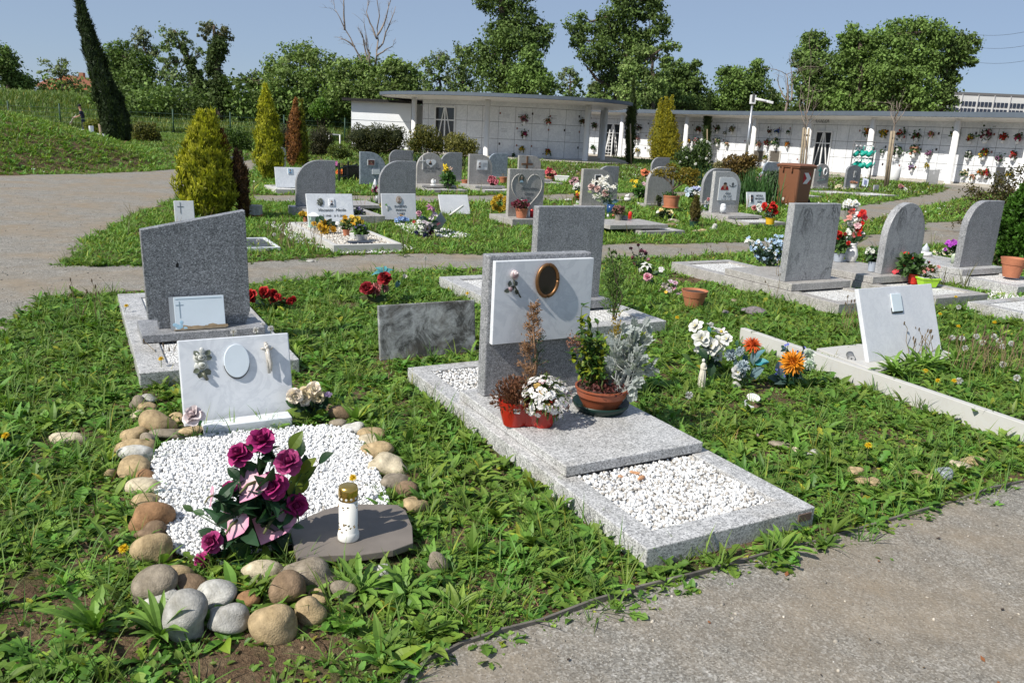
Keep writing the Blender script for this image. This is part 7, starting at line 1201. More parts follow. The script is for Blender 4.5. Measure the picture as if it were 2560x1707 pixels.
p=mp(5,1600,955);bouquet('yellow chrysanthemum bunch lying in the plot of the script lettered tablet',p,5,[('mum',1610,870,62,(.62,.34,.01),(.80,.52,.05)),('mum',1610,920,62,(.62,.34,.01),(.80,.52,.05)),('mum',1570,890,40,(.62,.34,.01),(.80,.52,.05)),('mum',1510,860,32,(.62,.34,.01),(.78,.5,.05)),('mum',1700,915,38,(.5,.25,.01),(.7,.4,.03)),('mum',1640,890,50,(.62,.34,.01),(.80,.52,.05))],[(1690,860,90,(.02,.04,.02)),(1580,800,90,DGR),(1660,840,80,(.02,.04,.02)),(1540,820,70,DGR),(1720,880,80,(.02,.03,.02))],seed=41,nleaf=4,lf=(.03,.06,.02))
p=mp(5,1510,895);m_=mpp(p)/3.92;ln=thing('lantern','mint green metal lantern with white roof beside the yellow chrysanthemums','lantern',p,GA);MINT=plain('mint_paint',(.40,.56,.46),.5,0,.06,8)
for s_x in(-1,1):
 for s_y in(-1,1):MB().box((s_x*38*m_,s_y*38*m_,55*m_),(10*m_,10*m_,110*m_),(.5,.5,.5)).build('frame_post',MINT,ln)
MB().box((0,0,5*m_),(100*m_,100*m_,10*m_)).build('base',MINT,ln);MB().box((0,0,55*m_),(66*m_,66*m_,90*m_),(.42,.52,.48)).build('pane',MT['glossy'],ln);MB().lathe([(62*m_,108*m_),(66*m_,114*m_),(20*m_,142*m_),(0,148*m_)],4,M=rot(math.pi/4)).build('roof',MT['white'],ln)
potted('orange and yellow pansies in a terracotta pot before the script lettered tablet',Z(5,1825,975),.085,5,(26,34,60,MT['terracotta'],.25),cluster(1850,830,80,45,30,[('five',20,(.6,.25,.01),(.75,.42,.03)),('five',18,(.6,.4,.05),(.78,.6,.12))],10),[],seed=42,bush=(1840,870,70,40,60,(.05,.1,.02),(.12,.16,.04),.06),name='potted_pansies')
potted('yellow primulas in a low grey pot beside the terracotta pansies',Z(5,1935,935),.085,5,(36,44,40,GREYP,.2),cluster(1920,840,70,50,30,[('five',20,(.6,.4,.02),(.78,.58,.08))],11),[],seed=43,bush=(1920,870,60,40,50,(.05,.1,.02),(.1,.16,.04),.06),name='potted_primulas')
p=mp(5,1960,1015);potted('purple lavender in a grey zinc pot on the dark slate board',Z(5,1972,1018),.10,5,(56,64,58,MT['steel'],.15),cluster(1960,895,62,25,44,[('five',9,(.10,.08,.25),(.22,.18,.42))],12),[],seed=44,bush=(1965,935,62,42,140,(.05,.12,.02),(.12,.22,.05),.06),name='potted_lavender')
p=mp(5,1960,1035,.10);tag(MB().box((0,0,0),(.30,.16,.018),(.045,.055,.075)).build('slate_board',MT['matte'],None,bevel=.004),'dark blue slate board under the zinc lavender pot','slab');o=bpy.data.objects['slate_board'];o.location=(p[0],p[1],.094);o.rotation_euler=(0,0,GA)
p=mp(5,1890,1010,.085);tag(MB().box((0,0,.04),(.06,.06,.08),(.7,.7,.68)).build('white_block',MT['matte'],None,bevel=.004),'small white block left of the zinc lavender pot','block').location=p
p=mp(5,1735,900);m_=mpp(p)/3.92;tag(MB().blob((0,0,30*m_),(40*m_,34*m_,32*m_),(.66,.66,.64),14,10,.06,5).build('white_dove',MT['matte'],None,True),'white rounded ornament below the script tablet between the flowers','ornament').location=p
p=G(Z(5,1945,810),.02);potted('blue purple lavender bush in the weeds right of the script lettered tablet',Z(5,1950,815),0,5,(20,24,20,MT['black'],.2),cluster(1945,760,60,60,46,[('five',9,(.10,.09,.22),(.24,.2,.36))],13),[],seed=45,bush=(1945,780,50,50,120,(.05,.09,.05),(.10,.14,.09),.06),name='lavender')
potted('small yellow flowers in a terracotta pot left of the script lettered tablet',Z(5,1430,865),.02,5,(22,28,70,MT['terracotta'],.2),cluster(1400,775,40,28,14,[('five',18,(.6,.35,.02),(.78,.5,.05))],14),[],seed=46,nleaf=4,name='potted_flowers')
# quarter round grey stone behind
g_,s_,w_,h_,O=midgrave('plain grey granite headstone rounded at the upper left, behind the script tablet',Z(5,1338,690),Z(5,1722,0)[0],Z(5,0,232)[1],'quarterL',MT['granite'],.16,.08,.42,base=True,matk=MT['granite'])
g_,s_,w_,h_,O=midgrave('white marble tablet with a small blue photo, between golden cone and grey headstone',Z(5,1138,503),Z(5,1402,0)[0],Z(5,0,304)[1],'rect',MT['marble'],.1,.03,tilt=.25,plot=.10,matk=MT['marble_kerb'],front=.55,depth=1.2,name='tablet');portrait(s_,w_*.56,h_*.80,.11,.13,(.35,.5,.62),(.1,.15,.25),y=-.002)
# tablet with oval photograph
g_,s_,w_,h_,O=midgrave('grey white marble tablet with oval photo and engraved capitals, upright before a rounded stone',Z(6,218,822),Z(6,555,0)[0],Z(6,0,563)[1],'rect',MT['marble_grey'],.03,.03,tilt=.16,name='tablet',base=False);portrait(s_,w_*.5,h_*.76,.10,.13,(.5,.42,.38),(.2,.15,.12),(.35,.25,.15),oval=True,rim=(.25,.2,.12),y=-.002)
for k,tx in enumerate(('EUGENIO','PIVIONI','* 1957','+ 2015')):textobj(tx,h_*.115,s_,(w_*.54,-.003,h_*(.47-.14*k)))
g_,s_,w_,h_,O=midgrave('plain speckled granite headstone rounded at the upper left, behind the oval photo tablet',Z(6,190,668),Z(6,545,0)[0],Z(6,0,240)[1],'quarterL',MT['granite'],.16,.08,.40);kerb(g_,O,G(Z(6,190,790),.12)-BX*1.0,1.1,1.3,.12,.13,MT['granite_warm']);slab(g_,O,G(Z(6,190,700),.12)-BX*.95,1.0,.9,.10,.16,MT['granite_warm'])
p=G(Z(6,268,835),0);m_=mpp(p)/3.92;vs=bouquet('slim white tube vase with yellow tulips before the oval photo tablet',p,6,[('tulip',205,670,24,(.62,.5,.03),(.75,.65,.1)),('tulip',260,680,16,(.1,.3,.03),(.15,.4,.06))],[(262,675,40,(.1,.3,.04))],root=p+np.array([0,0,140*m_]),seed=47,name='tube_vase',cat='flower vase');MB().lathe([(0,0),(20*m_,0),(19*m_,140*m_),(22*m_,148*m_),(0,142*m_)],14).build('vase',MT['white'],vs,True)
p=G(Z(6,410,858),.02);bouquet('small blue and orange artificial flowers at the foot of the oval photo tablet',p,6,cluster(410,825,62,24,18,[('five',20,(.12,.22,.5),(.28,.4,.62))],15)+[('five',405,790,22,(.6,.3,.1),(.72,.45,.2)),('five',345,850,16,(.7,.5,.05),(.75,.55,.1)),('five',525,840,18,(.5,.05,.05),(.6,.1,.1))],[],per=False,seed=48,nleaf=3)
p=G(Z(6,640,985),.01);bouquet('large mixed pink, white and navy artificial bouquet beside a tipped grey bowl',p,6,[('daisy',658,905,44,(.6,.45,.48),(.72,.6,.62)),('five',640,850,40,(.5,.42,.45),(.68,.62,.64)),('lily',685,700,46,(.5,.15,.3),(.66,.36,.48)),('lily',720,730,40,(.5,.15,.3),(.66,.42,.52)),('rose',578,760,28,(.55,.2,.3),(.66,.4,.46)),('five',735,770,30,(.6,.45,.5),(.7,.6,.62)),('five',700,800,30,(.6,.5,.52),(.7,.64,.66)),('five',600,890,30,W0,W1),('five',580,840,26,W0,W1),('pom',550,950,28,(.03,.03,.12),(.06,.06,.2)),('pom',640,970,30,(.03,.03,.12),(.06,.06,.2)),('rose',700,950,34,(.08,.01,.04),(.16,.03,.09)),('five',690,870,30,W0,(.66,.62,.66)),('five',620,920,24,W0,W1),('pom',600,800,24,(.1,.2,.2),(.25,.35,.35))],[(655,740,80,(.2,.3,.03)),(630,800,70,(.05,.12,.09)),(580,900,60,(.03,.05,.03)),(740,840,70,(.03,.07,.05)),(680,760,70,(.18,.28,.04)),(600,1010,70,(.03,.05,.09)),(720,900,80,DGR)],seed=49,nleaf=4,lf=(.03,.07,.05))
p=G(Z(6,790,965),0);m_=mpp(p)/3.92;bw2=thing('tipped_bowl','grey plastic bowl tipped on its side with dark soil and one red bloom','flower pot',p);MB().lathe([(0,0),(60*m_,0),(92*m_,85*m_),(98*m_,90*m_),(90*m_,90*m_),(70*m_,30*m_),(0,26*m_)],24,(20*m_,0,88*m_),(.25,.28,.31),M=rot(0,0,-1.0)@rot(.5)).build('bowl',MT['paint'],bw2,True);mb=MB().lathe([(0,66*m_),(84*m_,64*m_)],20,(20*m_,0,88*m_),(.02,.016,.014),M=rot(0,0,-1.0)@rot(.5));mb.build('soil',MT['matte'],bw2);fm=MB();flower(fm,'rose',V(p,Z(6,780,845))-p+np.array([-.02,-.08,0]),(-.3,-.8,.5),32*m_,(.3,.01,.04),(.5,.05,.1),np.random.default_rng(1));fm.build('flower',MT['petal'],bw2)
q=inpoly([G(Z(6,x,y)) for x,y in[(340,880),(540,860),(860,920),(1080,985),(1000,1010),(760,990),(480,960)]],900);pebbles('white_gravel',np.c_[q,.008+R_.uniform(0,.01,len(q))],.02,whites(len(q),.3),'coarse white gravel patch under the mixed pink and navy bouquet')
# fallen slab
bls=G(Z(6,798,768),0);fs_,a_,b2=upstone(None,None,bls,0,Z(6,0,575)[1],0,.03,'rect',MT['marble_grey'],tilt=.45,name='leaning_slab',w_=along(bls,BX,Z(6,1085,0)[0]));tag(fs_,'blank pale slab leaning low in the grass in the middle of the lawn','gravestone')
for q0,q1,lb in(((875,780),(1012,682),'white plastic pipe lying slanted in front of the blank pale slab'),((1050,735),(1050,615),'short upright white pipe at the right of the blank pale slab')):
 a=G(Z(6,*q0),.02);b_=V(a,Z(6,*q1));tag(MB().tube([a,b_],.022,10,(.66,.66,.63)).build('pipe',MT['paint'],None,True),lb,'pipe')
# heart stone
g_,s_,w_,h_,O=midgrave('square granite headstone with a carved heart, oval photo and script',Z(6,1448,790),Z(6,1788,0)[0],Z(6,0,322)[1],'rect',MT['granite_warm'],.12,.09,plot=.12,matk=MT['granite_warm'],front=.42,depth=.9,lx=None,slabz=.40)
mb=MB();ht=[(w_*(.5+.43*16*math.sin(t)**3/16),h_*(.56+.36*(13*math.cos(t)-5*math.cos(2*t)-2*math.cos(3*t)-math.cos(4*t))/13)) for t in np.linspace(0,2*np.pi,60)]
mb.tube([(x,-.003,z) for x,z in ht],.009,5,(.48,.46,.43));mb.build('carved_heart',MT['matte'],s_);portrait(s_,w_*.33,h_*.80,.12,.165,(.08,.09,.07),(.35,.5,.6),(.4,.35,.3),oval=True,rim=(.3,.3,.28),y=-.003)
textobj('Massimiliano',h_*.085,s_,(w_*.58,-.003,h_*.57),shear=.3);textobj('Chichi',h_*.085,s_,(w_*.56,-.003,h_*.46),shear=.3);textobj('17. 1. 1951',h_*.055,s_,(w_*.47,-.003,h_*.38),shear=.2);textobj('9. 10. 2016',h_*.055,s_,(w_*.57,-.003,h_*.32),shear=.2)
p=G(Z(6,1370,745),.10);bouquet('ring of yellow pompom chrysanthemums left of the heart headstone',p,6,[('pom',1370+62*math.cos(a),662+62*math.sin(a),36,(.55,.36,.02),(.78,.60,.08)) for a in np.linspace(0,5.6,8)]+[('pom',1330,690,34,(.55,.36,.02),(.78,.6,.08)),('pom',1370,710,34,(.55,.36,.02),(.78,.6,.08)),('pom',1420,640,30,(.55,.36,.02),(.78,.6,.08)),('pom',1350,620,30,(.55,.36,.02),(.78,.6,.08))],[(1420,720,70,(.02,.04,.02)),(1390,730,60,(.02,.04,.02))],seed=50,nleaf=3)
potted('deep red heather in a terracotta pot at the foot of the heart headstone',Z(6,1580,800),.125,6,(48,62,92,MT['terracotta'],.2),cluster(1570,665,90,45,60,[('five',12,(.10,.01,.025),(.24,.03,.06))],16)+[('five',1590,640,20,W0,W1)],[],seed=51,bush=(1570,680,88,40,160,(.07,.02,.02),(.16,.04,.05),.045),name='potted_heather')
def gravelight(label,q,z,k,r,h,col,cap=(.5,.03,.02),z2=None):
 p=G(q,z);m_=mpp(p)/WIN[k][2];t_=thing('grave_light',label,'candle',p);MB().lathe([(0,0),(r*m_,0),(r*m_,h*m_*.8),(r*.8*m_,h*m_*.84),(0,h*m_*.84)],16,col=col).build('glass',MT['glossy'],t_,True);MB().lathe([(r*.85*m_,h*m_*.82),(r*.85*m_,h*m_*.92),(r*.3*m_,h*m_),(0,h*m_)],16,col=cap).build('lid',MT['glossy'],t_,True);return t_
gravelight('red grave light beside the heather pot of the heart headstone',Z(6,1682,795),.125,6,19,78,(.45,.015,.02));gravelight('white grave light between the heather pot and the red light',Z(6,1650,798),.125,6,14,62,(.65,.65,.66),(.6,.6,.6))
# row of headstones further back
MID=[('blue veined headstone rounded at the upper right with framed photo and small plate',5,1962,475,2215,155,'quarterR','marble_blue',.45),('grey headstone rounded at the upper left half hidden behind the yucca',6,290,300,520,136,'quarterL','granite',.30),('round topped pale headstone with a cross and heart photo',6,556,465,822,160,'round','granite_warm',.42),('grey headstone rounded at the upper left, behind the yellow lilies',6,788,432,996,158,'quarterL','granite',.36),
 ('pale headstone rounded at the upper right with a white photo plate',6,1065,472,1290,178,'quarterR','granite_warm',.36),('dark veined headstone rounded at the upper left behind the photo plate stone',6,1258,400,1440,167,'quarterL','marble_blue',.30),('pale headstone with a brown wooden cross',6,1550,410,1766,190,'quarterR','granite_warm',.30),
 ('light headstone with small photo behind white artificial flowers',7,207,680,500,323,'quarterR','granite_warm',.34),('grey headstone rounded at the upper left, just behind the white flower stone',7,352,620,556,293,'quarterL','granite',.32),('plain light headstone rounded at the upper left behind the clay potted bonsai',7,845,665,1100,298,'quarterL','granite_warm',.40),('small grey headstone rounded at the upper left, farthest behind the bonsai',7,892,400,1060,208,'quarterL','granite',.36),
 ('grey headstone rounded at the upper left behind the red shirt photo stone',7,1388,660,1640,315,'quarterL','granite',.42),('granite headstone with a white panel, red shirted photo and winged badge',7,1482,752,1742,347,'quarterR','granite_light',.34),('grey headstone with rounded top just behind the brown bin',7,1985,430,2130,255,'quarterL','marble_blue',.3),('small round topped stone with green cross and white ring',8,282,500,424,272,'round','granite_warm',.3),('small dark arched stone with a tiny plate, right of the ring stone',8,598,505,732,284,'shoulder','granite_dark',.22),
 ('pale stone glimpsed right of the large golden bush',5,690,400,830,203,'rect','granite',.1),('narrow pale stone between the golden cone and the brown conifer',5,1188,300,1236,113,'quarterR','granite',.1)]
MG_={}
MGK=lambda s:next(v for k,v in MG_.items() if k.startswith(s))
for lb,k,x,y,x2,ty,shp,mt,r in MID:
 plot=k in(6,7) and 'behind' not in lb and 'half hidden' not in lb and 'farthest' not in lb
 z0=.14;g_,s_,w_,h_,O=midgrave('grave with a '+lb if plot else lb,Z(k,x,y),Z(k,x2,0)[0],Z(k,0,ty)[1],shp,MT[mt],z0 if plot else .08,.09,r,plot=.08 if plot else None,matk=MT['granite_warm'],front=1.25,depth=1.7,lx=None,slabz=.62 if plot else None,base=not plot and k!=5)
 MG_[lb]=(s_,w_,h_,O,g_)
s_,w_,h_,O,g_=MGK('blue veined headstone ');portrait(s_,w_*.42,h_*.68,.20,.15,(.12,.05,.05),(.3,.12,.1),y=-.003);MB().box((w_*.60,-.01,h_*.40),(.20,.02,.13),(.66,.68,.7)).build('name_plate',MT['glossy'],s_)
s_,w_,h_,O,g_=MGK('round topped pale head');mb=MB().box((w_*.2,-.008,h_*.66),(.025,.016,.34),(.7,.69,.66)).box((w_*.2,-.0095,h_*.73),(.15,.017,.025),(.7,.69,.66));mb.build('cross',MT['paint'],s_);mb=MB();cxh,czh=w_*.50,h_*.67
mb.prism([(cxh+.15*math.sin(t)**3,czh+.0075*(13*math.cos(t)-5*math.cos(2*t)-2*math.cos(3*t)-math.cos(4*t))) for t in np.linspace(0,6.283,30)[:-1]],.012,(0,-.014,0),col=(.72,.74,.75));mb.prism([(cxh-.02+.05*math.cos(t),czh-.05+.07*math.sin(t)) for t in np.linspace(0,np.pi,12)],.003,(0,-.017,0),col=(.03,.03,.03));mb.prism([(cxh-.02+.024*math.cos(t),czh+.025+.03*math.sin(t)) for t in np.linspace(0,6.28,14)[:-1]],.003,(0,-.0185,0),col=(.4,.25,.18));mb.build('heart_photo',MT['glossy'],s_);textobj('Giuseppe  Magli',.075,s_,(w_*.55,-.003,h_*.47),shear=.3);textobj('1944  2013',.06,s_,(w_*.5,-.003,h_*.38))
s_,w_,h_,O,g_=MGK('pale headstone rounded');MB().box((w_*.55,-.008,h_*.65),(.32,.014,.26),(.70,.72,.73)).build('photo_plate',MT['glossy'],s_);portrait(s_,w_*.43,h_*.66,.12,.2,(.72,.72,.72),(.1,.08,.08),(.05,.03,.03),oval=True,rim=(.7,.7,.7),y=-.016)
mb=MB()
for k in range(5):mb.box((w_*.66,-.016,h_*(.72-.03*k)),(.12,.003,.008),(.3,.3,.32))
mb.build('printed_lines',MT['paint'],s_)
s_,w_,h_,O,g_=MGK('pale headstone with a b');MB().box((w_*.36,-.02,h_*.66),(.05,.04,h_*.62),(.13,.075,.045)).box((w_*.36,-.021,h_*.62),(.40,.042,.05),(.13,.075,.045)).build('wooden_cross',MT['matte'],s_);MB().box((w_*.72,-.008,h_*.45),(.1,.014,.09),(.45,.4,.35)).build('small_plate',MT['glossy'],s_)
s_,w_,h_,O,g_=MGK('light headstone with sm');portrait(s_,w_*.50,h_*.70,.19,.24,(.06,.06,.07),(.02,.02,.02),y=-.003)
s_,w_,h_,O,g_=MGK('granite headstone with ');a=np.linspace(0,np.pi/2,12);x0,x1,z0,z1,r=w_*.17,w_*.86,h_*.30,h_*.86,w_*.24;pn=MB().prism([(x0,z0),(x1,z0)]+[(x1-r+r*math.cos(t),z1-r+r*math.sin(t)) for t in a]+[(x0,z1)],.012,(0,-.013,0),col=(.70,.72,.73)).build('white_panel',MT['glossy'],s_,bevel=.003);mb=MB();e=lambda cx,cz,rx,rz,yy,c_,b0=0,b1=2*np.pi:mb.prism([(cx+rx*math.cos(t),cz+rz*math.sin(t)) for t in np.linspace(b0,b1,18)],.002,(0,yy,0),col=c_)
cxp=w_*.38;e(cxp,h_*.555,.11,.105,-.016,(.30,.015,.02),0,np.pi);mb.box((cxp,-.0165,h_*.60),(.05,.002,.05),(.36,.2,.14));e(cxp,h_*.665,.045,.058,-.019,(.38,.22,.15));e(cxp,h_*.70,.047,.035,-.0215,(.03,.02,.02),-.1,np.pi+.1);mb.build('photo',MT['glossy'],pn);mb=MB();cxb=w_*.67;e(cxb,h_*.70,.032,.036,-.016,(.10,.11,.12));e(cxb,h_*.655,.018,.03,-.0165,(.10,.11,.12))
for s2 in(-1,1):mb.prism([(cxb,h_*.64),(cxb+s2*.05,h_*.655),(cxb+s2*.105,h_*.685),(cxb+s2*.09,h_*.655),(cxb+s2*.05,h_*.635),(cxb,h_*.622)],.002,(0,-.0155,0),col=(.12,.13,.14))
mb.build('winged_badge',MT['paint'],pn);textobj('Gino',h_*.09,pn,(w_*.52,-.015,h_*.45),shear=.25);textobj('Da Col',h_*.09,pn,(w_*.5,-.015,h_*.375),shear=.25);textobj('13. 1. 1946   11. 1. 2020',h_*.035,pn,(w_*.5,-.015,h_*.32))
s_,w_,h_,O,g_=MGK('small round topped sto');mb=MB().box((w_*.35,-.008,h_*.66),(.06,.016,.34),(.05,.22,.20)).box((w_*.35,-.0095,h_*.72),(.2,.017,.06),(.05,.22,.20));mb.build('green_cross',MT['paint'],s_);MB().tube([(w_*.68+.085*math.cos(t),-.02,h_*.66+.13*math.sin(t)) for t in np.linspace(0,6.283,24)],.028,6,(.75,.75,.74)).build('white_ring',MT['glossy'],s_,True)
mb=MB().box((w_*.5,-.004,h_*.36),(.3,.004,.02),(.2,.24,.24));mb.tube([(w_*.2,-.006,h_*.26),(w_*.5,-.006,h_*.29),(w_*.88,-.006,h_*.36)],.012,4,(.12,.2,.18));mb.build('engraving',MT['paint'],s_)
s_,w_,h_,O,g_=MGK('small dark arched ston');MB().box((w_*.56,-.008,h_*.60),(.12,.014,.26),(.6,.6,.58)).build('small_plate',MT['glossy'],s_);MB().box((w_*.56,-.017,h_*.61),(.05,.004,.12),(.1,.1,.1)).build('photo',MT['glossy'],s_)
# name tablet
g_,s_,w_,h_,O=midgrave('small white tablet with a photo and three lines of capitals, left of the brown bin',Z(7,1835,715),Z(7,2018,0)[0],Z(7,0,550)[1],'rect',MT['marble'],.03,.03,tilt=.2,name='tablet');portrait(s_,w_*.24,h_*.62,.10,.2,(.08,.08,.09),(.03,.03,.04),(.02,.02,.02),y=-.002)
for k,tx in enumerate(('NICOLA','VINCENZO','ALBO')):textobj(tx,h_*.15,s_,(w_*.66,-.003,h_*(.74-.18*k)),off=.0015)
# tablet beside the golden bush
g_,s_,w_,h_,O=midgrave('pale tablet with an engraved cross under the golden bush',Z(5,150,850),Z(5,345,0)[0],Z(5,0,635)[1],'rect',MT['marble_grey'],.03,.03,tilt=.2,name='tablet');MB().box((w_*.3,-.003,h_*.68),(.006,.004,.17),(.2,.2,.2)).box((w_*.3,-.0035,h_*.74),(.09,.004,.006),(.2,.2,.2)).build('engraved_cross',MT['paint'],s_)
p=G(Z(5,190,852),0);bouquet('yellow blooms at the foot of the engraved cross tablet',p,5,cluster(190,828,28,10,8,[('five',14,(.6,.4,.02),(.75,.52,.05))],30),[],per=False,seed=52)
NL=G(Z(5,860,1095),.05);O=NL;g_=grave('low dark plot with white border between the slanted headstone and the gravel plot',O);kerb(g_,O,NL-BX*.6,1.0,.9,.04,.05,MT['marble'],grow=True);bed(g_,O,NL-BX*.55+AY*.04,.9,.8,.03,plain('dark_granite_bed',(.06,.065,.075),.4,0,.2,30))
p=G(Z(5,935,790),.02);o=tag(MB().box((0,0,.08),(.20,.16,.16),(.33,.33,.32)).build('stone_block',MT['stone'],None,bevel=.01),'grey stone block on a brick right of the large golden bush','block');o.location=(*p[:2],.05);o=tag(MB().box((0,0,.03),(.24,.12,.06),(.32,.11,.06)).build('brick',MT['matte'],None,bevel=.005),'red brick under the grey stone block by the golden bush','brick');o.location=(*p[:2],0)
# --- flowers and pots of the middle rows
def F(kind,r,c0,c1):return(kind,r,c0,c1)
YL0,YL1=(.62,.42,.02),(.80,.62,.04)
potted('yellow lilies in a leafy pot on the slab of the heart photo headstone',Z(6,862,488),.14,6,(40,46,30,MT['black'],.2),[('lily',835,300,38,YL0,YL1),('lily',850,320,38,YL0,YL1),('lily',845,352,36,YL0,YL1),('lily',890,318,24,(.6,.4,.3),(.66,.5,.4))],[],seed=61,bush=(862,425,58,62,220,(.035,.10,.02),(.09,.19,.04),.11),per=True,name='potted_lilies')
p=G(Z(6,718,488),.14);m_=mpp(p)/3.92;an=thing('angel_figurine','small white seated angel figurine on the slab of the heart photo headstone','figurine',p);mb=MB().lathe([(0,0),(28*m_,0),(28*m_,12*m_),(0,14*m_)],14,col=(.7,.7,.68)).blob((0,0,30*m_),(18*m_,14*m_,20*m_),(.72,.72,.7),10,8,.12,2).blob((-3*m_,-4*m_,56*m_),(9*m_,9*m_,10*m_),(.74,.73,.7),10,8,.05,3)
for s2 in(-1,1):mb.blob((s2*16*m_,8*m_,40*m_),(9*m_,4*m_,17*m_),(.74,.74,.72),8,6,.1,5+s2)
mb.build('figure',MT['matte'],an,True)
def simple(label,k,q,z,items,seed,pt=None,**kw):
 return potted(label,Z(k,*q),z,k,pt,items,[],seed=seed,**kw) if pt else bouquet(label,G(Z(k,*q),z),k,items,[],per=False,seed=seed,nleaf=kw.get('nleaf',4),lf=kw.get('lf',(.04,.09,.03)),depth=.05)
simple('pink red azalea bunch on the slab of the white photo plate stone',6,(1300,485),.14,cluster(1300,440,42,38,18,[F('rose',18,(.35,.03,.06),(.6,.2,.24))],31),62)
PT2=(30,38,48,MT['terracotta'],.25)
for k,q,lb in((6,(1030,485),'small terracotta pot with twigs between two grey headstones'),(6,(1402,458),'terracotta pot of soil behind the azalea bunch')):
 p=G(Z(k,*q),.08);m_=mpp(p)/3.92;t_=thing('clay_pot',lb,'flower pot',p);pot(t_,28*m_,37*m_,55*m_,MT['terracotta'],.25);mb=MB()
 for e in range(7):mb.tube([(0,0,45*m_),(R_.normal()*20*m_,R_.normal()*20*m_,85*m_)],.004,4,(.2,.15,.08))
 mb.build('twigs',MT['matte'],t_)
simple('red and coral flowers with terracotta pot beside the white trough',6,(1860,448),.05,cluster(1865,365,48,38,18,[F('five',22,(.45,.03,.06),(.62,.12,.14)),F('five',20,(.5,.15,.1),(.66,.3,.25))],32),63,(34,42,50,MT['terracotta'],.2),bush=(1860,400,40,25,40,(.04,.09,.02),(.08,.14,.03),.1))
p=G(Z(6,1972,448),.02);m_=mpp(p)/3.92;wt=thing('white_trough','long white plastic planter trough lying in the lawn','planter',p,rad(-8));trough(wt,72*m_,26*m_,58*m_,MT['white']);MB().box((0,0,50*m_),(128*m_,44*m_,4*m_),(.05,.035,.025)).build('soil',MT['soil'],wt)
simple('pale pink hydrangea bunch left of the white flower stone',7,(145,500),.05,cluster(145,445,48,38,30,[F('five',15,(.5,.25,.28),(.62,.40,.42))],33),64);simple('white hydrangea bunch below the pale pink one',7,(165,545),.05,cluster(165,495,42,30,26,[F('five',15,W0,W1)],34),65)
simple('red and yellow polyanthus in a white pot left of the white flower stone',7,(178,672),.03,cluster(175,580,28,40,18,[F('five',15,(.5,.05,.03),(.66,.15,.05)),F('five',14,YL0,YL1),F('five',14,(.4,.02,.02),(.5,.05,.03))],35),66,(22,28,40,MT['white'],.2),bush=(175,600,36,36,60,(.04,.09,.02),(.1,.16,.04),.08))
p=G(Z(7,110,640),.03);m_=mpp(p)/3.92;tag(MB().leaves([p+[0,0,.03]]*5,[(-1,.2*k-.4,.1) for k in range(5)],(0,-.3,1),70*m_,14*m_,.3,(.3,.8,1,.8,.2),.4,(.6,.6,.6),(.72,.72,.7)).build('lying_lily',MT['petal'],None),'white lily bunch lying on the slab left of the polyanthus pot','flowers')
WL0,WL1=(.60,.58,.50),(.76,.75,.70)
p=G(Z(7,490,780),.02);m_=mpp(p)/3.92;wl=bouquet('tall white and pink lily bouquet in a dark blue vase before the small photo stone',p,7,[('lily',420,420,44,WL0,WL1),('lily',395,455,44,WL0,WL1),('lily',450,480,44,WL0,WL1),('lily',470,520,40,WL0,WL1),('lily',330,450,34,WL0,WL1),('rose',310,500,34,(.55,.32,.28),(.68,.5,.46)),('rose',368,520,34,(.55,.32,.28),(.68,.5,.46)),('rose',442,565,36,(.55,.3,.28),(.7,.52,.48)),('lily',525,500,34,WL0,WL1),('lily',555,475,26,WL0,WL1),('lily',480,575,40,(.5,.52,.4),WL1),('lily',340,590,30,WL0,WL1),('lily',390,590,32,(.4,.45,.3),WL1),('lily',465,400,22,WL0,WL1)],[(370,620,90,(.25,.32,.18)),(350,570,60,(.2,.28,.12)),(480,640,90,(.10,.15,.18)),(440,650,80,(.05,.09,.12)),(540,640,70,(.05,.11,.14)),(290,545,50,(.2,.26,.1)),(420,610,80,(.2,.26,.16))],root=p+np.array([0,0,90*m_]),seed=67,nleaf=3,lf=(.12,.17,.10),name='flower_vase',cat='flower vase');MB().lathe([(0,0),(34*m_,0),(40*m_,60*m_),(38*m_,110*m_),(0,100*m_)],18).build('vase',plain('blue_glaze',(.02,.06,.16),.3,0,.1,8),wl,True)
p=G(Z(7,480,862),.0);NL=G(Z('m',100,640),.16);O=NL;g_=grave('low grey plot with raised slab and white gravel, front of the white lily bouquet',O);lx=(G(Z('m',472,595),.16)-NL)@BX;slab(g_,O,NL,lx,.85,.09,.16,MT['granite_warm']);NL2=G(Z('m',400,700),.07);kerb(g_,O,NL2+BX*((G(Z('m',745,675),.07)-NL2)@BX-.95),.95,1.2,.10,.07,MT['granite_warm']);bed(g_,O,NL2+BX*((G(Z('m',745,675),.07)-NL2)@BX-.85)+AY*.1,.75,1.0,.06)
simple('dry brown heather in a grey pot on the low grey slab',7,(568,825),.16,cluster(575,720,58,36,50,[F('five',12,(.16,.06,.05),(.30,.15,.13))],36),68,(28,33,58,plain('taupe_plastic',(.22,.2,.16),.6),.1),bush=(575,730,56,38,160,(.09,.05,.03),(.2,.12,.08),.05),name='potted_heather')
gravelight('bright red grave light on the low grey slab',Z(7,684,815),.16,7,19,76,(.62,.02,.01),(.6,.04,.02));p=G(Z(7,632,825),.16);m_=mpp(p)/3.92;o=tag(MB().blob((0,0,20*m_),(36*m_,26*m_,24*m_),(.22,.22,.23),12,8,.06,3).build('stone_bowl',MT['stone'],None,True),'small grey stone bowl between the heather pot and the bright red light','bowl');o.location=p
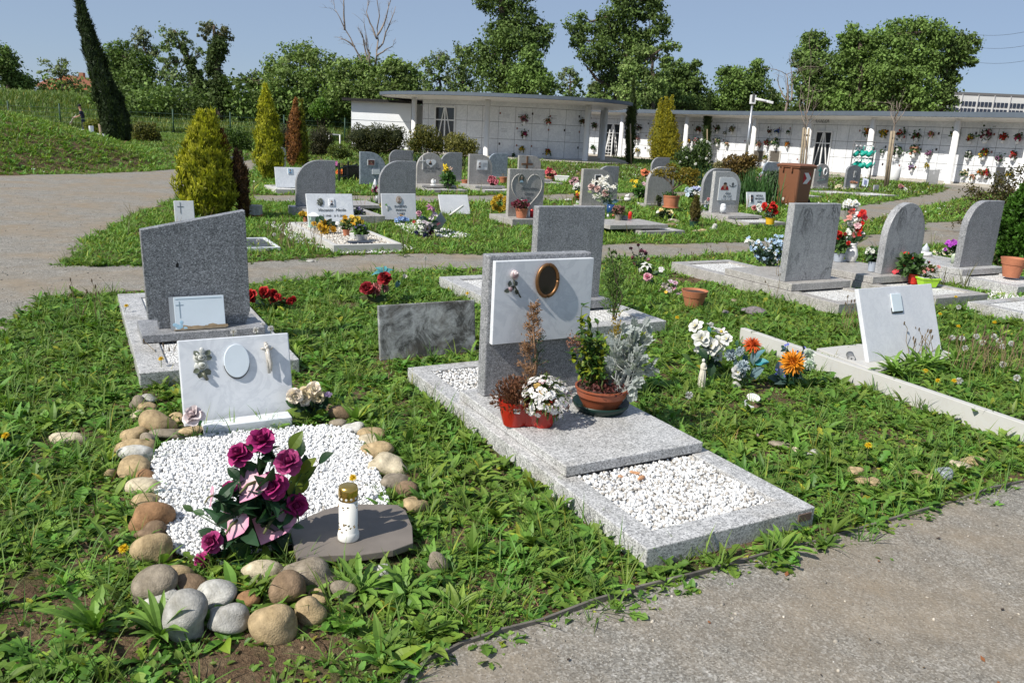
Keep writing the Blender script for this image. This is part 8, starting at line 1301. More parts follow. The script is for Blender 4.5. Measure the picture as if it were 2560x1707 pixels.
p=G(Z(7,470,793),.16);tag(MB().blob((0,0,.02),(.028,.026,.026),(.72,.71,.68),10,8,.1,3).build('white_ornament',MT['matte'],None,True),'tiny white ball ornament at the left end of the low grey slab','ornament').location=p;p=G(Z(7,522,785),.16);tag(MB().blob((0,0,.015),(.024,.024,.02),(.6,.2,.12),10,8,.1,4).build('red_ornament',MT['matte'],None,True),'tiny coral ball ornament next to the tiny white one','ornament').location=p
p=G(Z(7,660,635),.1);m_=mpp(p)/3.92;an=thing('angel_figurine','small white angel lying on a round foot left of the clay potted bonsai','figurine',p);mb=MB().lathe([(0,0),(34*m_,0),(32*m_,28*m_),(0,30*m_)],14,col=(.66,.65,.62)).blob((0,0,44*m_),(24*m_,14*m_,12*m_),(.7,.69,.66),10,8,.15,2).blob((10*m_,-4*m_,60*m_),(9*m_,9*m_,9*m_),(.72,.7,.67),10,8,.05,3);mb.build('figure',MT['matte'],an,True)
simple('yellow lily plant with bright green leaves left of the bonsai stone',7,(790,610),.06,[('lily',705,440,26,YL0,YL1),('lily',745,445,28,YL0,YL1),('lily',735,495,24,YL0,YL1),('five',820,470,22,(.5,.3,.32),(.6,.42,.45))],69,(30,36,24,MT['black'],.2),bush=(785,555,62,52,260,(.03,.10,.018),(.08,.19,.03),.085),name='potted_lilies')
simple('orange geranium bunch on the headstone farthest behind the bonsai',7,(842,400),.15,cluster(842,355,45,32,24,[F('five',17,(.55,.10,.03),(.68,.25,.12))],37),70)
simple('orange poppy bunch beside the small black iron fence',5,(1785,395),.05,cluster(1775,357,42,22,16,[F('five',20,(.6,.10,.01),(.72,.2,.04))],38),71);simple('purple pink flower on a stalk above the small black iron fence',5,(1740,330),.0,cluster(1738,275,18,18,6,[F('five',14,(.3,.05,.2),(.45,.15,.32))],39),72)
simple('magenta and white carnations at the left of the speckled rounded stone',6,(160,570),.16,cluster(150,520,40,30,14,[F('rose',20,(.35,.01,.1),(.5,.05,.18)),F('rose',18,W0,W1)],40),73);p=G(Z(6,172,655),.13);m_=mpp(p)/3.92;o=tag(MB().lathe([(0,0),(22*m_,0),(26*m_,40*m_),(20*m_,70*m_),(14*m_,68*m_),(0,60*m_)],16,col=(.28,.3,.3)).build('grey_vase',MT['glossy'],None,True),'small grey empty vase at the left of the speckled rounded stone','vase');o.location=p
p=G(Z(6,148,500),.12);m_=mpp(p)/3.92;o=tag(MB().lathe([(0,0),(24*m_,0),(20*m_,30*m_),(14*m_,50*m_),(4*m_,75*m_),(0,78*m_)],14,col=(.66,.68,.7)).build('glass_ornament',MT['glossy'],None,True),'small pointed clear ornament before the blue veined headstone','ornament');o.location=p
# bonsai in a clay pot
p=G(Z(7,1082,705),.1);m_=mpp(p)/3.92;bz=thing('potted_bonsai','golden leaved little tree with crooked trunk in a ribbed terracotta pot','flower pot',p);pot(bz,66*m_,80*m_,122*m_,MT['terracotta'],.14,1.04);MB().lathe([(0,0),(78*m_,0),(82*m_,12*m_),(0,10*m_)],22).build('saucer',MT['terracotta'],bz,True);wd=MB();mb=MB();g2_=np.random.default_rng(8);vv=lambda x,y:V(p,Z(7,x,y))-p
for tp in([(1100,590),(1105,520),(1070,450),(1000,400)],[(1105,520),(1160,490),(1210,460),(1290,430)],[(1090,480),(1095,410),(1120,340)],[(1160,490),(1190,420),(1230,350)],[(1060,440),(1010,400),(950,370)],[(1100,540),(1130,470),(1180,380)]):wd.tube([vv(*q)+[0,g2_.normal()*.03,0] for q in tp],np.linspace(.022,.006,len(tp)),6)
for x,y,rx_,ry_ in((960,360,70,32),(1040,370,80,45),(1100,310,70,35),(1180,370,80,50),(1250,350,80,45),(1300,410,70,40),(1220,430,70,35),(1120,400,70,40),(1330,360,40,28),(1290,470,60,25)):
 n_=190;dd=unit(g2_.normal(size=(n_,3)));P=vv(x,y)+dd*np.array([rx_,rx_,ry_])*m_*g2_.uniform(.2,1,(n_,1));mb.leaves(P,dd+g2_.normal(size=(n_,3))*.5,g2_.normal(size=(n_,3))+[0,0,1],.05*g2_.uniform(.6,1.3,n_),.012,.5,(.3,1,.7,.05),.2,np.array((.13,.11,.012))*g2_.uniform(.5,1.5,(n_,1)),np.array((.33,.24,.025))*g2_.uniform(.6,1.2,(n_,1)))
n_=160;P=vv(1085,580)+g2_.normal(size=(n_,3))*np.array([32,25,12])*m_;mb.leaves(P,g2_.normal(size=(n_,3))+[0,0,.8],g2_.normal(size=(n_,3))+[0,0,1],.05,.015,.5,(.3,1,.7,.05),.2,np.array((.05,.12,.02))*g2_.uniform(.6,1.3,(n_,1)));mb.build('leaves',MT['leaf'],bz);wd.build('trunk',MT['bark'],bz,True)
p=G(Z(7,965,695),.08);simple('small dark potted conifer left of the ribbed bonsai pot',7,(970,690),.1,[('five',965,620,6,(.05,.06,.02),(.06,.07,.03))],74,(16,20,32,MT['black'],.15),bush=(968,622,26,32,120,(.03,.05,.02),(.07,.08,.03),.05))
pc_=G(Z(7,1305,895),0);m_=mpp(pc_)/3.92;tt_=conifer('potted_conifer','bronze dwarf conifer in a dark green pot in the mid lawn',pc_,[([Z(7,*q) for q in((1315,850),(1325,760),(1330,680),(1338,600))],[40,58,42,6],(.07,.055,.015),(.17,.14,.04))],900,.07,.008,33,cat='flower pot',up=.75,sc=3.92);pot(tt_,34*m_,42*m_,62*m_,plain('bottle_green_plastic',(.02,.06,.04),.5),.12)
simple('pale yellow and white pansies in the mid lawn',7,(1040,825),0,[('five',990,730,26,(.5,.35,.1),(.75,.62,.25)),('five',960,745,18,W0,W1),('five',1080,755,30,(.45,.3,.05),(.76,.68,.4)),('five',1115,775,22,YL0,YL1),('five',1060,740,18,(.6,.5,.2),(.75,.7,.4))],75,(50,60,30,MT['black'],.1),bush=(1030,785,85,40,130,(.015,.03,.012),(.03,.05,.02),.07))
simple('blue and white hydrangea heads between the bonsai and the grey rounded stone',7,(1300,610),.05,cluster(1270,550,40,40,24,[F('five',20,(.35,.45,.55),(.6,.7,.75))],41)+cluster(1335,535,48,40,30,[F('five',20,(.25,.28,.5),(.5,.55,.72)),F('five',18,W0,W1)],42),76)
simple('white rose and pink bud at the left foot of the red shirt photo stone',7,(1440,740),.1,[('rose',1438,650,24,W0,W1),('rose',1455,620,16,(.5,.15,.15),(.6,.3,.3)),('five',1435,690,20,(.25,.32,.4),(.45,.52,.58))],77);
p=G(Z(7,1592,760),.14);m_=mpp(p)/3.92;gl_=thing('grave_light','white frosted cylinder grave light before the red shirt photo stone','candle',p);MB().lathe([(0,0),(33*m_,0),(33*m_,10*m_),(0,10*m_)],18,col=(.12,.12,.12)).build('foot',MT['glossy'],gl_,True);MB().lathe([(0,10*m_),(28*m_,10*m_),(28*m_,65*m_),(0,66*m_)],18,col=(.66,.68,.7)).build('body',MT['glossy'],gl_,True);MB().lathe([(27*m_,66*m_),(27*m_,80*m_),(18*m_,94*m_),(0,98*m_)],18,col=(.74,.75,.77)).build('dome',MT['glossy'],gl_,True)
simple('red and white roses lying on the slab corner before the name tablet',7,(1940,775),.1,[('rose',1905,705,26,(.5,.1,.1),(.66,.3,.28)),('rose',1950,695,28,W0,(.7,.72,.62)),('rose',1960,720,26,W0,W1),('rose',2005,680,28,BRT0,BRT),('rose',1990,710,24,BRT0,BRT)],78,nleaf=6)
simple('bright red roses in a yellow pot on white gravel before the name tablet',7,(2055,865),.09,[('rose',2005,690,26,BRT0,BRT),('rose',2080,685,28,BRT0,BRT),('rose',2060,720,28,BRT0,BRT),('rose',2110,700,26,BRT0,BRT),('rose',2040,745,26,BRT0,BRT),('rose',2115,745,26,BRT0,BRT),('rose',2075,765,24,BRT0,BRT),('rose',2090,660,20,BRT0,BRT)],79,(38,46,62,YELP,.1),bush=(2060,770,52,28,70,(.06,.10,.08),(.12,.18,.14),.05),per=True,name='potted_roses')
simple('pink and white carnation bunch in a teal bucket left of the brown bin',7,(2015,560),.05,cluster(1990,430,70,70,44,[F('rose',15,W0,W1),F('rose',15,(.4,.04,.15),(.62,.2,.35)),F('five',14,(.25,.4,.55),(.5,.62,.7))],43),80,(26,33,62,TEAL,.1),bush=(1995,455,60,55,120,(.02,.045,.03),(.05,.09,.06),.07))
simple('heather in a small white basket before the small dark arched stone',8,(680,508),.1,cluster(680,462,34,18,30,[F('five',9,(.25,.1,.06),(.4,.2,.13))],44),81,(28,34,36,MT['white'],.15));p=G(Z(8,790,500),.02);o=tag(MB().box((0,0,.0),(.26,.02,.40),(.60,.64,.72),rot(.2,-.5,.35)).box((0,-.012,.0),(.14,.01,.24),(.18,.2,.32),rot(.2,-.5,.35)).build('tilted_photo_plate',MT['glossy']),'small tilted photo plate right of the small dark arched stone','plaque');o.location=(*p[:2],.2)
p=G(Z(8,895,545),.0);o=tag(MB().box((0,0,.12),(.28,.05,.26),(.42,.43,.44)).build('small_stone_marker',MT['stone'],None,bevel=.008),'small square grey marker stone in the far lawn','marker');o.location=p;o.rotation_euler=(0,0,GA)
simple('white and pink flower bunch lying in the far lawn by the marker stone',8,(1170,545),0,[('rose',1140,490,20,(.5,.2,.2),(.6,.35,.33)),('rose',1160,505,18,(.4,.08,.1),(.55,.2,.2)),('rose',1175,520,20,W0,W1),('rose',1190,530,18,W0,W1)],82);simple('pale dried bunch left of the small dark arched stone',8,(545,520),.08,cluster(545,500,38,14,14,[F('five',14,(.5,.42,.2),(.66,.6,.45))],45),83);simple('white flowers at the foot of the ring stone',8,(250,530),.08,cluster(250,512,20,10,8,[F('five',12,W0,W1)],46),84)
for k,(NLq,lx,dy,lb) in enumerate([((8,220,590),1.0,1.5,'low grey plot with gravel before the ring stone'),((8,830,580),1.6,1.2,'low grey plot with gravel right of the dark arched stone'),((8,460,560),1.5,1.1,'low grey slab under the dark arched stone')]):
 NL=G(Z(*NLq),.08)-BX*(.3 if k==0 else 0);O=NL;g_=grave(lb,O);kerb(g_,O,NL,lx,dy,.12,.08,MT['granite_warm']);bed(g_,O,NL+BX*.12+AY*.12,lx-.24,dy-.24,.06)
# iron fence
a=G(Z(5,1755,470));b_=G(Z(5,1860,440));fe=thing('iron_fence','small black iron grave fence near the orange poppies','fence',a);d_=b_-a;hh=hz(a,Z(5,0,265)[1])
for s_ in(0,.85):MB().tube([d_*s_,d_*s_+[0,0,hh]],.03,6).build('post',MT['black'],fe)
for z in(hh*.75,hh*.3):MB().tube([[0,0,z],d_*1.8+[0,0,z]],.02,5).build('rail',MT['black'],fe)
for s_ in np.linspace(.15,1.7,9):MB().tube([d_*s_+[0,0,hh*.3],d_*s_+[0,0,hh*.78]],.012,4).build('bar',MT['black'],fe)
o=tag(MB().box((0,0,.22),(.7,.05,.42),(.012,.012,.014)).build('black_plate',MT['glossy'],None,bevel=.004),'small glossy black plate left of the blue veined headstone','plaque');p=G(Z(5,1910,440));o.location=p;o.rotation_euler=(0,0,GA)
# ================================================================ BROWN BIN
p=G(Z(8,75,690));h_=hz(p,Z(8,0,285)[1]);bn=thing('wheelie_bin','brown wheeled waste bin with closed lid and a red white arrow sticker','bin',p,rad(-55));m_=mpp(p);BRW=plain('brown_bin_plastic',(.20,.085,.045),.5,0,.06,6,.03);wb_=54*m_/2;wt_=64*m_/2;db=wb_*1.0;dt=wt_*1.0
def frus(mb,w0,d0,z0,w1,d1,z1,col=(.5,.5,.5),oy=0):q=[(-w0,-d0,z0),(w0,-d0,z0),(w0,d0,z0),(-w0,d0,z0),(-w1,-d1+oy,z1),(w1,-d1+oy,z1),(w1,d1+oy,z1),(-w1,d1+oy,z1)];return mb.add(q,np.array([[0,3,2,1],[4,5,6,7],[0,1,5,4],[1,2,6,5],[2,3,7,6],[3,0,4,7]]),col)
frus(MB(),wb_,db,.05,wt_*.97,dt*.97,h_*.955).build('body',BRW,bn,bevel=.05)
mb=MB();frus(mb,wt_*1.04,dt*1.04,h_*.93,wt_*1.06,dt*1.06,h_*.97);mb.build('rim',BRW,bn,bevel=.012)
mb=MB();frus(mb,wt_*1.10,dt*1.12,h_*.972,wt_*1.08,dt*1.1,h_*1.0);frus(mb,wt_*1.06,dt*1.08,h_*1.001,wt_*.82,dt*.84,h_*1.035);ld_=mb.build('lid',BRW,bn,bevel=.02)
MB().tube([(-wt_*.7,dt*1.15,h_*.95),(-wt_*.7,dt*1.3,h_*.95),(wt_*.7,dt*1.3,h_*.95),(wt_*.7,dt*1.15,h_*.95)],.02,6).build('handle',BRW,bn)
for s_ in(-1,1):MB().lathe([(0,-.03),(.11,-.03),(.11,.03),(0,.03)],16,(s_*wb_*.85,db*1.05,.11),(.02,.02,.02),M=rot(math.pi/2,math.pi/2)).build('wheel',MT['matte'],bn)
for s_ in(-.45,.35):MB().box((s_*wt_,-dt*1.06,h_*.90),(.05,.05,h_*.10)).build('rim_rib',BRW,bn)
# sticker on the side face that looks right
fs=lambda z:wb_+(wt_*.97-wb_)*(z/h_);mb=MB();zc=h_*.70;hs_=h_*.13
side=lambda y,z,e=.004:(fs(z)+e,y,z);ys=dt*.25
mb.add([side(-ys-.02,zc-hs_),side(ys+.08,zc-hs_),side(ys+.08,zc+hs_),side(-ys-.02,zc+hs_)],[[0,1,2,3]],(.42,.012,.02));c0=(.72,.72,.72);y0=-ys;
mb.add([side(y0-.02,zc+hs_,.007),side(y0+.16,zc+hs_,.007),side(y0+.30,zc,.007),side(y0+.16,zc-hs_,.007),side(y0-.02,zc-hs_,.007),side(y0+.12,zc,.007)],[[0,5,2,1],[5,4,3,2]],c0);mb.build('arrow_sticker',MT['paint'],bn)
MB().lathe([(0,0),(.045,0),(.045,.004),(.02,.006),(0,.006)],14,(-wb_*.25,-db*1.045,h_*.18),(.55,.5,.42),M=rot(0,math.pi/2+.05)).build('round_label',MT['paint'],bn)

# ================================================================ WEEDS AND GRASS
JAG=(.18,.55,.25,.75,.35,.95,.5,1.0,.65,.03);LAN=(.2,.55,.9,1,.75,.4,.03);SHO=(.3,1,.8,.05);BLD=(.9,1,.7,.05)
BARE=[(gp(x,y),r) for x,y,r in[(120,1430,.30),(300,1500,.22),(230,1260,.2),(60,1060,.22),(150,1010,.3),(640,1500,.16),(520,1520,.14),(1560,1300,.13),(1700,1270,.15),(1900,1222,.16),(1350,1390,.12),(820,905,.25),(350,940,.3),(800,700,.35),(1560,850,.3),(1500,780,.25),(1750,890,.2),(40,1350,.2)]];BARE=[(c_,r*.6) for c_,r in BARE]
def mask(x,y):return np.sin(x*2.1+1.3*np.sin(y*1.7))+np.sin(y*2.6+1.1*np.sin(x*2.3+1))+.7*np.sin(x*5.3+y*4.1)+.7*np.sin(x*4.7-y*6.1+2)
GPOLY=[np.asarray(v)[:,:2] for v in GRAV.values()]
def scatter(y0,y1,rho,thr=-9,lo=None,poly=None):
 sx=lambda y:y*.70+1.0;n_=int(rho*(y1-y0)*(sx(y1)+sx(y0)));y=R_.uniform(y0,y1,n_);x=R_.uniform(-1,1,n_)*sx(y1);k=abs(x)<sx(y);x,y=x[k],y[k]
 k=mask(x,y)>thr+R_.normal(size=len(x))*.5
 for p_ in GPOLY:
  i=k&pip(x,y,p_);k[i]&=(edist(x[i],y[i],p_)<R_.exponential(.035,i.sum()))
 for p_ in NOGRASS:
  a=p_.min(0)-.1;b_=p_.max(0)+.1;i=np.where(k&(x>a[0])&(x<b_[0])&(y>a[1])&(y<b_[1]))[0]
  if len(i):k[i[pip(x[i],y[i],p_)]]=False
 for c_,r in BARE:k&=(np.hypot(x-c_[0],(y-c_[1]))>r*R_.uniform(.5,1.2,len(x)))|(R_.uniform(size=len(x))<.25)
 x,y=x[k],y[k];return np.stack([x,y,zg(x,y)+.095*pip(x,y,RAISED)],1)
def rosettes(mb,P,K,L,W,el,curl,prof,c0,c1,spread=.0,cvar=.25,fold=.25):
 n_=len(P)*K;Q=np.repeat(P,K,0);az=np.tile(np.arange(K)*6.283/K,len(P))+R_.normal(size=n_)*.5;s_=np.repeat(R_.uniform(.6,1.35,len(P)),K)*R_.uniform(.55,1.15,n_);e=np.clip(np.repeat(R_.normal(0,.15,len(P)),K)+R_.uniform(el[0],el[1],n_),.05,1.5)
 Q[:,0]+=np.cos(az)*spread*R_.uniform(0,1,n_);Q[:,1]+=np.sin(az)*spread*R_.uniform(0,1,n_);Q[:,2]-=.004
 d=np.stack([np.cos(az)*np.cos(e),np.sin(az)*np.cos(e),np.sin(e)],1);nn=np.stack([-np.cos(az)*np.sin(e),-np.sin(az)*np.sin(e),np.cos(e)],1)+R_.normal(size=(n_,3))*.25
 b_=np.repeat(R_.uniform(1-cvar,1+cvar,(len(P),1)),K,0)*R_.uniform(.85,1.15,(n_,1));yl=np.where(R_.uniform(size=(n_,1))<.04,[1.9,1.25,.9],[1,1,1]);hue=np.repeat(R_.uniform(.8,1.3,(len(P),1)),K,0)*[1,0,0]+[0,1,1]
 mb.leaves(Q,d,nn,L*s_,W*s_*R_.uniform(.8,1.25,n_),curl*R_.uniform(.4,1.5,n_),prof,fold,np.array(c0)*b_*hue*yl,np.array(c1)*b_*hue*yl)
G0,G1,G2=(.078,.165,.021),(.128,.248,.036),(.18,.31,.054)
def stuffobj(mb,name,label,mat='leaf'):return tag(mb.build(name,MT[mat]),label,'grass',kind='stuff')
mb=MB()
rosettes(mb,scatter(1.5,8.6,235,-2.3),9,.084,.0155,(.2,.95),.9,JAG,G0,G1)
rosettes(mb,scatter(1.5,8.6,100,-1.8),8,.10,.0122,(.45,1.15),.9,LAN,G0,G2)
rosettes(mb,scatter(1.5,8.6,50,-1.7),6,.07,.0165,(.15,.75),.8,LAN,G0,G1)
stuffobj(mb,'broadleaf_weeds','dandelion and plantain weeds covering the near grave field')
mb=MB();rosettes(mb,scatter(1.5,8.6,1500,-3),6,.030,.0078,(.1,1.0),.5,SHO,G0,G2,.035,.4);stuffobj(mb,'ground_cover','small leaved creeping herbs between the near weeds')
mb=MB();rosettes(mb,scatter(1.5,8.6,170,-2.4),9,.13,.0022,(.7,1.45),.7,BLD,G1,(.12,.19,.04),.02);rosettes(mb,scatter(1.5,8.6,16,-2),4,.09,.0018,(.05,.9),.5,BLD,(.26,.20,.11),(.34,.27,.15),.03);sp_=np.array([G(Z('b',x,y),.02) for x,y in((500,890),(530,875),(850,795),(1560,835),(1700,900),(920,1080),(640,1200),(1780,1170),(1830,1190),(1150,780))]);rosettes(mb,sp_,6,.055,.0022,(.4,1.3),.6,BLD,G1,(.12,.19,.04),.02);stuffobj(mb,'grass','thin grass blades and dry straw in the near field')
mb=MB();rosettes(mb,scatter(8.2,16,95,-2.1),8,.095,.0145,(.25,1.0),.8,JAG[::2]+(.03,),G0,G1);rosettes(mb,scatter(8.2,16,150,-2.4),6,.10,.006,(.6,1.35),.7,BLD,G1,G2,.04);rosettes(mb,scatter(8.2,16,130,-2.4),6,.05,.013,(.1,.9),.5,SHO,G0,G2,.06,.4)
rosettes(mb,scatter(8.2,26,2.2,-.3),6,.34,.0045,(1.1,1.5),.4,BLD,(.16,.15,.06),(.24,.19,.10),.03)
stuffobj(mb,'lawn_weeds','weedy lawn around the middle graves')
mb=MB();rosettes(mb,scatter(16,30,62,-2.8),6,.15,.011,(.4,1.3),.7,BLD,G1,G2,.08);rosettes(mb,scatter(16,30,30,-2.0),6,.12,.026,(.2,.9),.6,SHO,G0,G2,.08);stuffobj(mb,'lawn','lawn between the rows farther back')
mb=MB();P=scatter(28,69,16,-3.4);P=P[~((P[:,0]>-6)&(P[:,0]<7)&(P[:,1]>47.5))];P=P[P[:,0]<np.interp(P[:,1],[30,41,48,57,66],[29,23.5,19,14.5,6])];rosettes(mb,P,5,.19,.022,(.4,1.3),.6,BLD,(.06,.11,.018),G2,.16);stuffobj(mb,'far_lawn','lawn in front of the columbarium and the fence')
k=pip(np.array([0]),np.array([0]),FOOT);n_=26000;n_=42000;x=R_.uniform(-40,-10.5,n_);y=R_.uniform(13,40,n_);k=pip(x,y,FOOT)&(x>-y*.75-2);x,y=x[k],y[k];P=np.stack([x,y,zg(x,y)],1);mb=MB();rosettes(mb,P,5,.055,.009,(.2,1.1),.7,BLD,(.085,.13,.022),(.15,.20,.045),.10,.3);rosettes(mb,P[::3]+R_.normal(size=(len(P[::3]),3))*[.1,.1,0],5,.10,.008,(.1,.8),.4,BLD,(.16,.13,.05),(.22,.17,.08),.1);stuffobj(mb,'mound_grass','short dry patched grass on the mound at the left')
n_=26000;x=R_.uniform(-75,-6,n_);y=70.6+R_.uniform(0,1,n_)**1.2*24;P=np.stack([x,y,zg(x,y)],1);mb=MB();rosettes(mb,P,5,.62,.034,(1.0,1.5),.5,BLD,(.08,.15,.025),(.19,.27,.075),.3,.3);stuffobj(mb,'meadow_grass','tall meadow grass beyond the wire fence')
# daisies dotted in the far lawn
P=scatter(30,44,5,0);P=P[(P[:,0]>2)&(P[:,0]<18)];Q=scatter(18,24,9,.4);Q=Q[Q[:,0]>6];P=np.vstack([P,Q,scatter(14,20,3,.5)]);P[:,2]+=R_.uniform(.06,.16,len(P));stuffobj(MB().cards(P,R_.uniform(.015,.035,len(P)),(.72,.72,.68),np.array([0,-.4,.8])),'daisies','tiny white daisies dotted over the lawn','petal')
# loose stones on the road and straw on the soil
def inroad(n_,y0,y1):y=R_.uniform(y0,y1,n_);x=R_.uniform(-.8,3.4,n_);k=pip(x,y,GPOLY[1]);return np.stack([x[k],y[k],np.full(k.sum(),.006)],1)
P=inroad(9000,1.0,3.4);c_=np.array((.27,.25,.215))*R_.uniform(.6,1.3,(len(P),1));c_[R_.uniform(size=len(P))<.03]=(.6,.58,.55);pebbles('loose_stones',P,.0028,c_,'fine loose grit on the gravel road',flat=.6);P=inroad(260,1.0,3.4);pebbles('loose_stones',P,.0065,np.array((.40,.36,.30))*R_.uniform(.4,1.6,(len(P),1)),'scattered small stones on the gravel road',flat=.6)
x=R_.uniform(-16,-3,5000);y=R_.uniform(6,17,5000);k=pip(x,y,GPOLY[0]);P=np.stack([x,y,np.full(5000,.006)],1)[k];pebbles('loose_stones',P,.008,np.array((.32,.30,.26))*R_.uniform(.5,1.4,(len(P),1)),'scattered stones on the wide gravel path at the left',flat=.6)
P=scatter(1.6,8.5,60,-9);P=P[mask(P[:,0],P[:,1])<.2];pebbles('soil_crumbs',P,.007,np.array((.20,.135,.08))*R_.uniform(.4,1.5,(len(P),1)),'crumbs of brown soil and grit between the weeds',MT['matte'])
P=inroad(90,1.1,3.4);P[:,2]=.012;tag(MB().cards(P,R_.uniform(.006,.014,len(P)),np.array([(.10,.18,.03),(.30,.12,.05),(.16,.11,.06),(.07,.05,.04)])[R_.integers(0,4,len(P))],np.array([0,0,1.5])).build('leaf_litter',MT['leaf']),'small fallen leaves and bits scattered on the gravel road','leaf litter',kind='stuff')
# single plants that stand out
for k,(wn,x,y,n_,L,W,lb,s_) in enumerate([('i',1110,615,9,.20,.022,'striped plantain clump right of the central grave',.75),('e',2050,1075,13,.17,.020,'large weed rosette over the edging strip at the corner of the central grave',.85),('e',1260,1130,12,.16,.019,'lush weed clump at the near left corner of the central grave',.7),('e',1480,1190,8,.10,.015,'small weed between central grave and edging strip, left',.8),('e',1680,1150,8,.11,.015,'small weed between central grave and edging strip, middle',.8),('j',530,1310,11,.26,.026,'tall plantain clump left of the upright grey stone',.45),('j',890,1330,15,.24,.020,'dense long leaved weed clump in front of the big grey stone',.6),('k',1470,330,13,.24,.022,'broad leaved weed clump in front of the slate tile',.6),('k',1790,330,10,.24,.024,'tall arching weed right of the front boulders',.7),('f',1640,600,14,.26,.02,'dense grassy clump left of the leaning white tablet',.5),('d',790,840,5,.2,.018,'upright pale leaves before the blotched slab',.3),('k',760,300,7,.15,.016,'small green plant growing between the front stones',.6),('d',660,245,14,.22,.03,'leafy clump at the cross path left of the rear grave',.6),('g',1160,1335,18,.27,.022,'leafy weeds spilling over the corner of the leaning tablet base',.6),('g',1330,1300,20,.27,.022,'leafy weeds at the foot of the leaning white tablet',.6),('g',1240,1370,20,.27,.022,'second tuft of leafy weeds left below the leaning white tablet',.6),('g',1440,1320,20,.27,.022,'tuft of leafy weeds between the others below the leaning tablet',.6),('g',1560,1285,18,.27,.022,'leafy weeds in front of the right end of the leaning tablet base',.6),('g',1740,1270,18,.27,.022,'leafy weeds right of the leaning tablet base',.6),('e',640,480,16,.17,.024,'broad leaved weeds against the left edge of the raised slab',.7),('e',960,800,12,.14,.02,'weeds hugging the left kerb of the central grave',.6),(5,1740,1470,16,.24,.032,'broad leafy clump at the cross path edge',.6)]):
 n_=int(n_*1.8);p=G(Z(wn,x,y),.095 if wn=='g' else 0);az=R_.uniform(0,6.28,n_);el=np.clip(R_.normal(1.57-s_,.28,n_),.15,1.5);t_=thing('weed_clump',lb,'plant',p,0,'larger weeds');d=np.stack([np.cos(az)*np.cos(el),np.sin(az)*np.cos(el),np.sin(el)],1);nn=np.stack([-np.cos(az)*np.sin(el),-np.sin(az)*np.sin(el),np.cos(el)],1);b_=R_.uniform(.8,1.2,(n_,1));MB().leaves(np.zeros((n_,3)),d,nn,L*.72*R_.uniform(.55,1.15,n_),W*.62,R_.uniform(.6,1.6,n_),(.2,.3,.55,.85,1,.95,.75,.4,.04) if k%3==0 else(.2,.35,.8,.5,1,.65,1.1,.75,.9,.5,.04),.3,np.array(G1)*b_,np.array(G2)*b_).build('leaves',MT['leaf'],t_)
def dandelion(q,clock,lb,grp,hh=None):
 p=G(q,.15);base=np.array([p[0],p[1],0]);P=V(base,q);t_=thing('dandelion',lb,'flower',base,0,grp);top=P-base;g_=np.random.default_rng(int(q[0]));bend=g_.normal(size=3)*.012;MB().tube([bend*0,top*.5+bend*[1,1,0],top],.0022,5,(.12,.15,.05)).build('stalk',MT['matte'],t_,True);mb=MB()
 if clock:
  d=unit(g_.normal(size=(150,3)));mb.leaves(top+d*.004,d,g_.normal(size=(150,3)),.020,.0009,0,(.5,.5,1,2.2,.6),.1,(.35,.33,.28),(.72,.72,.70));mb.blob(top,(.006,)*3,(.25,.2,.12),8,6,.1,1)
 else:flower(mb,'mum',top,(0,-.3,1),.019,(.68,.42,.01),(.82,.58,.02),g_)
 mb.build('seed_head' if clock else 'bloom',MT['petal'],t_)
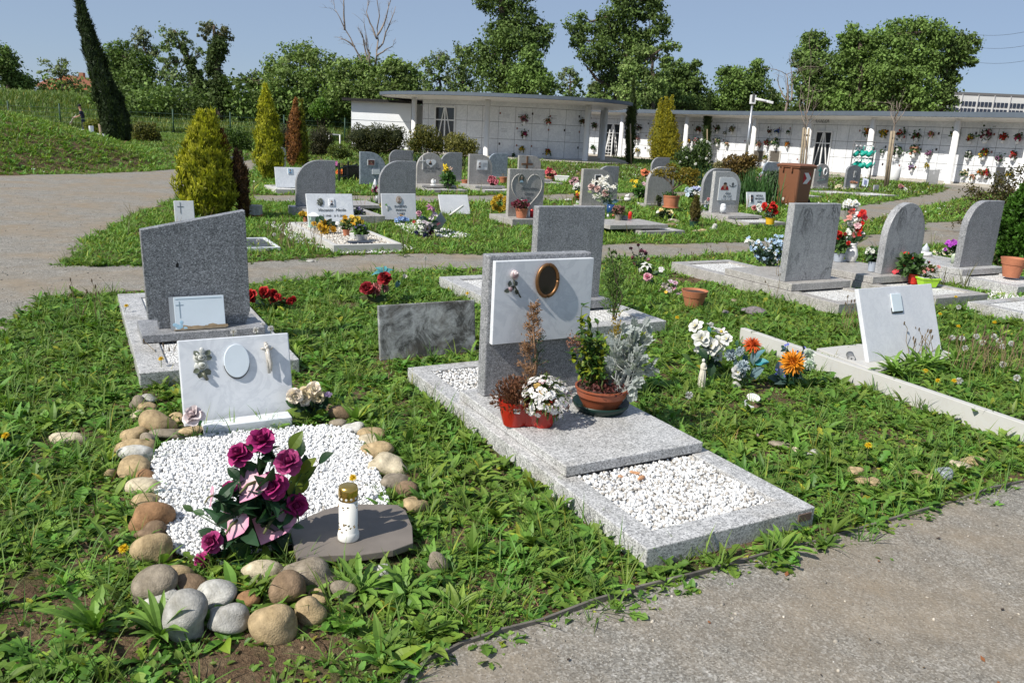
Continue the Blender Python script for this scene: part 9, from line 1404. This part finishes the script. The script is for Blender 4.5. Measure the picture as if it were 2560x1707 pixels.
for lb,l_ in(('dandelion seed head in front of the slanted headstone base',[('a',1385,1070),('a',1330,1108),('a',1455,1095),('a',1140,1122),('a',1258,1018)]),('dandelion seed head among the tall weeds right of the leaning white tablet',[('g',1715,1012),('g',1830,1105),('g',1930,1000),('g',1985,1055),('g',2085,1000),('g',2160,1090),('g',2240,1065),('g',2165,1250),('g',1775,1397),('g',1770,740),('g',2130,1040),('g',1800,1020),('g',2290,1370)]),('dandelion seed head on a tall stalk near the rounded headstone at the right',[(8,1490,945),(8,1540,980),(8,2070,1055),(8,2200,1130),(8,2230,1120)]),('lone dandelion seed head above the cross path',[('d',468,128)]),('dandelion seed head beside the raised slab of the central grave',[('e',1545,230)]),('dandelion seed head in the grass behind the golden bush',[(5,1115,850),(5,1120,965),(5,960,1025),(5,1050,850)])):
 for q in l_:dandelion(Z(*q),True,lb,lb+'s' if len(l_)>1 else None)
for lb,l_ in(('yellow dandelion bloom in the weeds left of the slanted headstone kerb',[('a',225,900),('a',520,1352)]),('yellow dandelion right behind the grave candle',[('c',1628,362)]),('yellow dandelion by the kerb behind the central grave',[('d',765,380)]),('yellow dandelion in the weeds around the leaning white tablet',[('g',1605,800),('g',1768,910),('g',1745,648),('g',2090,875),('g',1585,1395),('g',1730,1395),('g',1475,1307)]),('lone yellow dandelion in the weeds right of the central grave',[('i',1528,620)]),('yellow dandelion in the weeds left of the stone ring',[('j',685,822),('j',30,195)]),('yellow dandelion above the white magnolia bunch',[('f',365,365)])):
 for q in l_:dandelion(Z(*q),False,lb,lb+'s' if len(l_)>1 else None)
# dry seed stalks
mb=MB();g_=np.random.default_rng(77)
for wn,x0,x1,y0,n_,h in(('g',1300,1520,1230,16,.26),('g',1700,2352,1330,46,.28),('g',80,200,600,5,.26),('h',540,790,1010,9,.32),('a',520,590,1420,4,.16),('m',640,1250,1010,8,.2),(5,1050,1700,1080,40,.3),('g',700,900,930,10,.22)):
 for e in range(n_):
  p=G(Z(wn,g_.uniform(x0,x1),y0+g_.normal()*25),.09 if wn=='g' else 0);t=p+[g_.normal()*.04,g_.normal()*.04,h*g_.uniform(.6,1.2)];mb.tube(*limb(p,t,.0026,.002,g_,5,.05),4,(.20,.15,.08));mb.blob(t,(.006,.006,.016),(.11,.08,.05),6,4,.1,e)
tag(mb.build('dry_stalks',MT['matte']),'dry brown plantain and grass seed stalks standing in the weeds','stalks',kind='stuff')
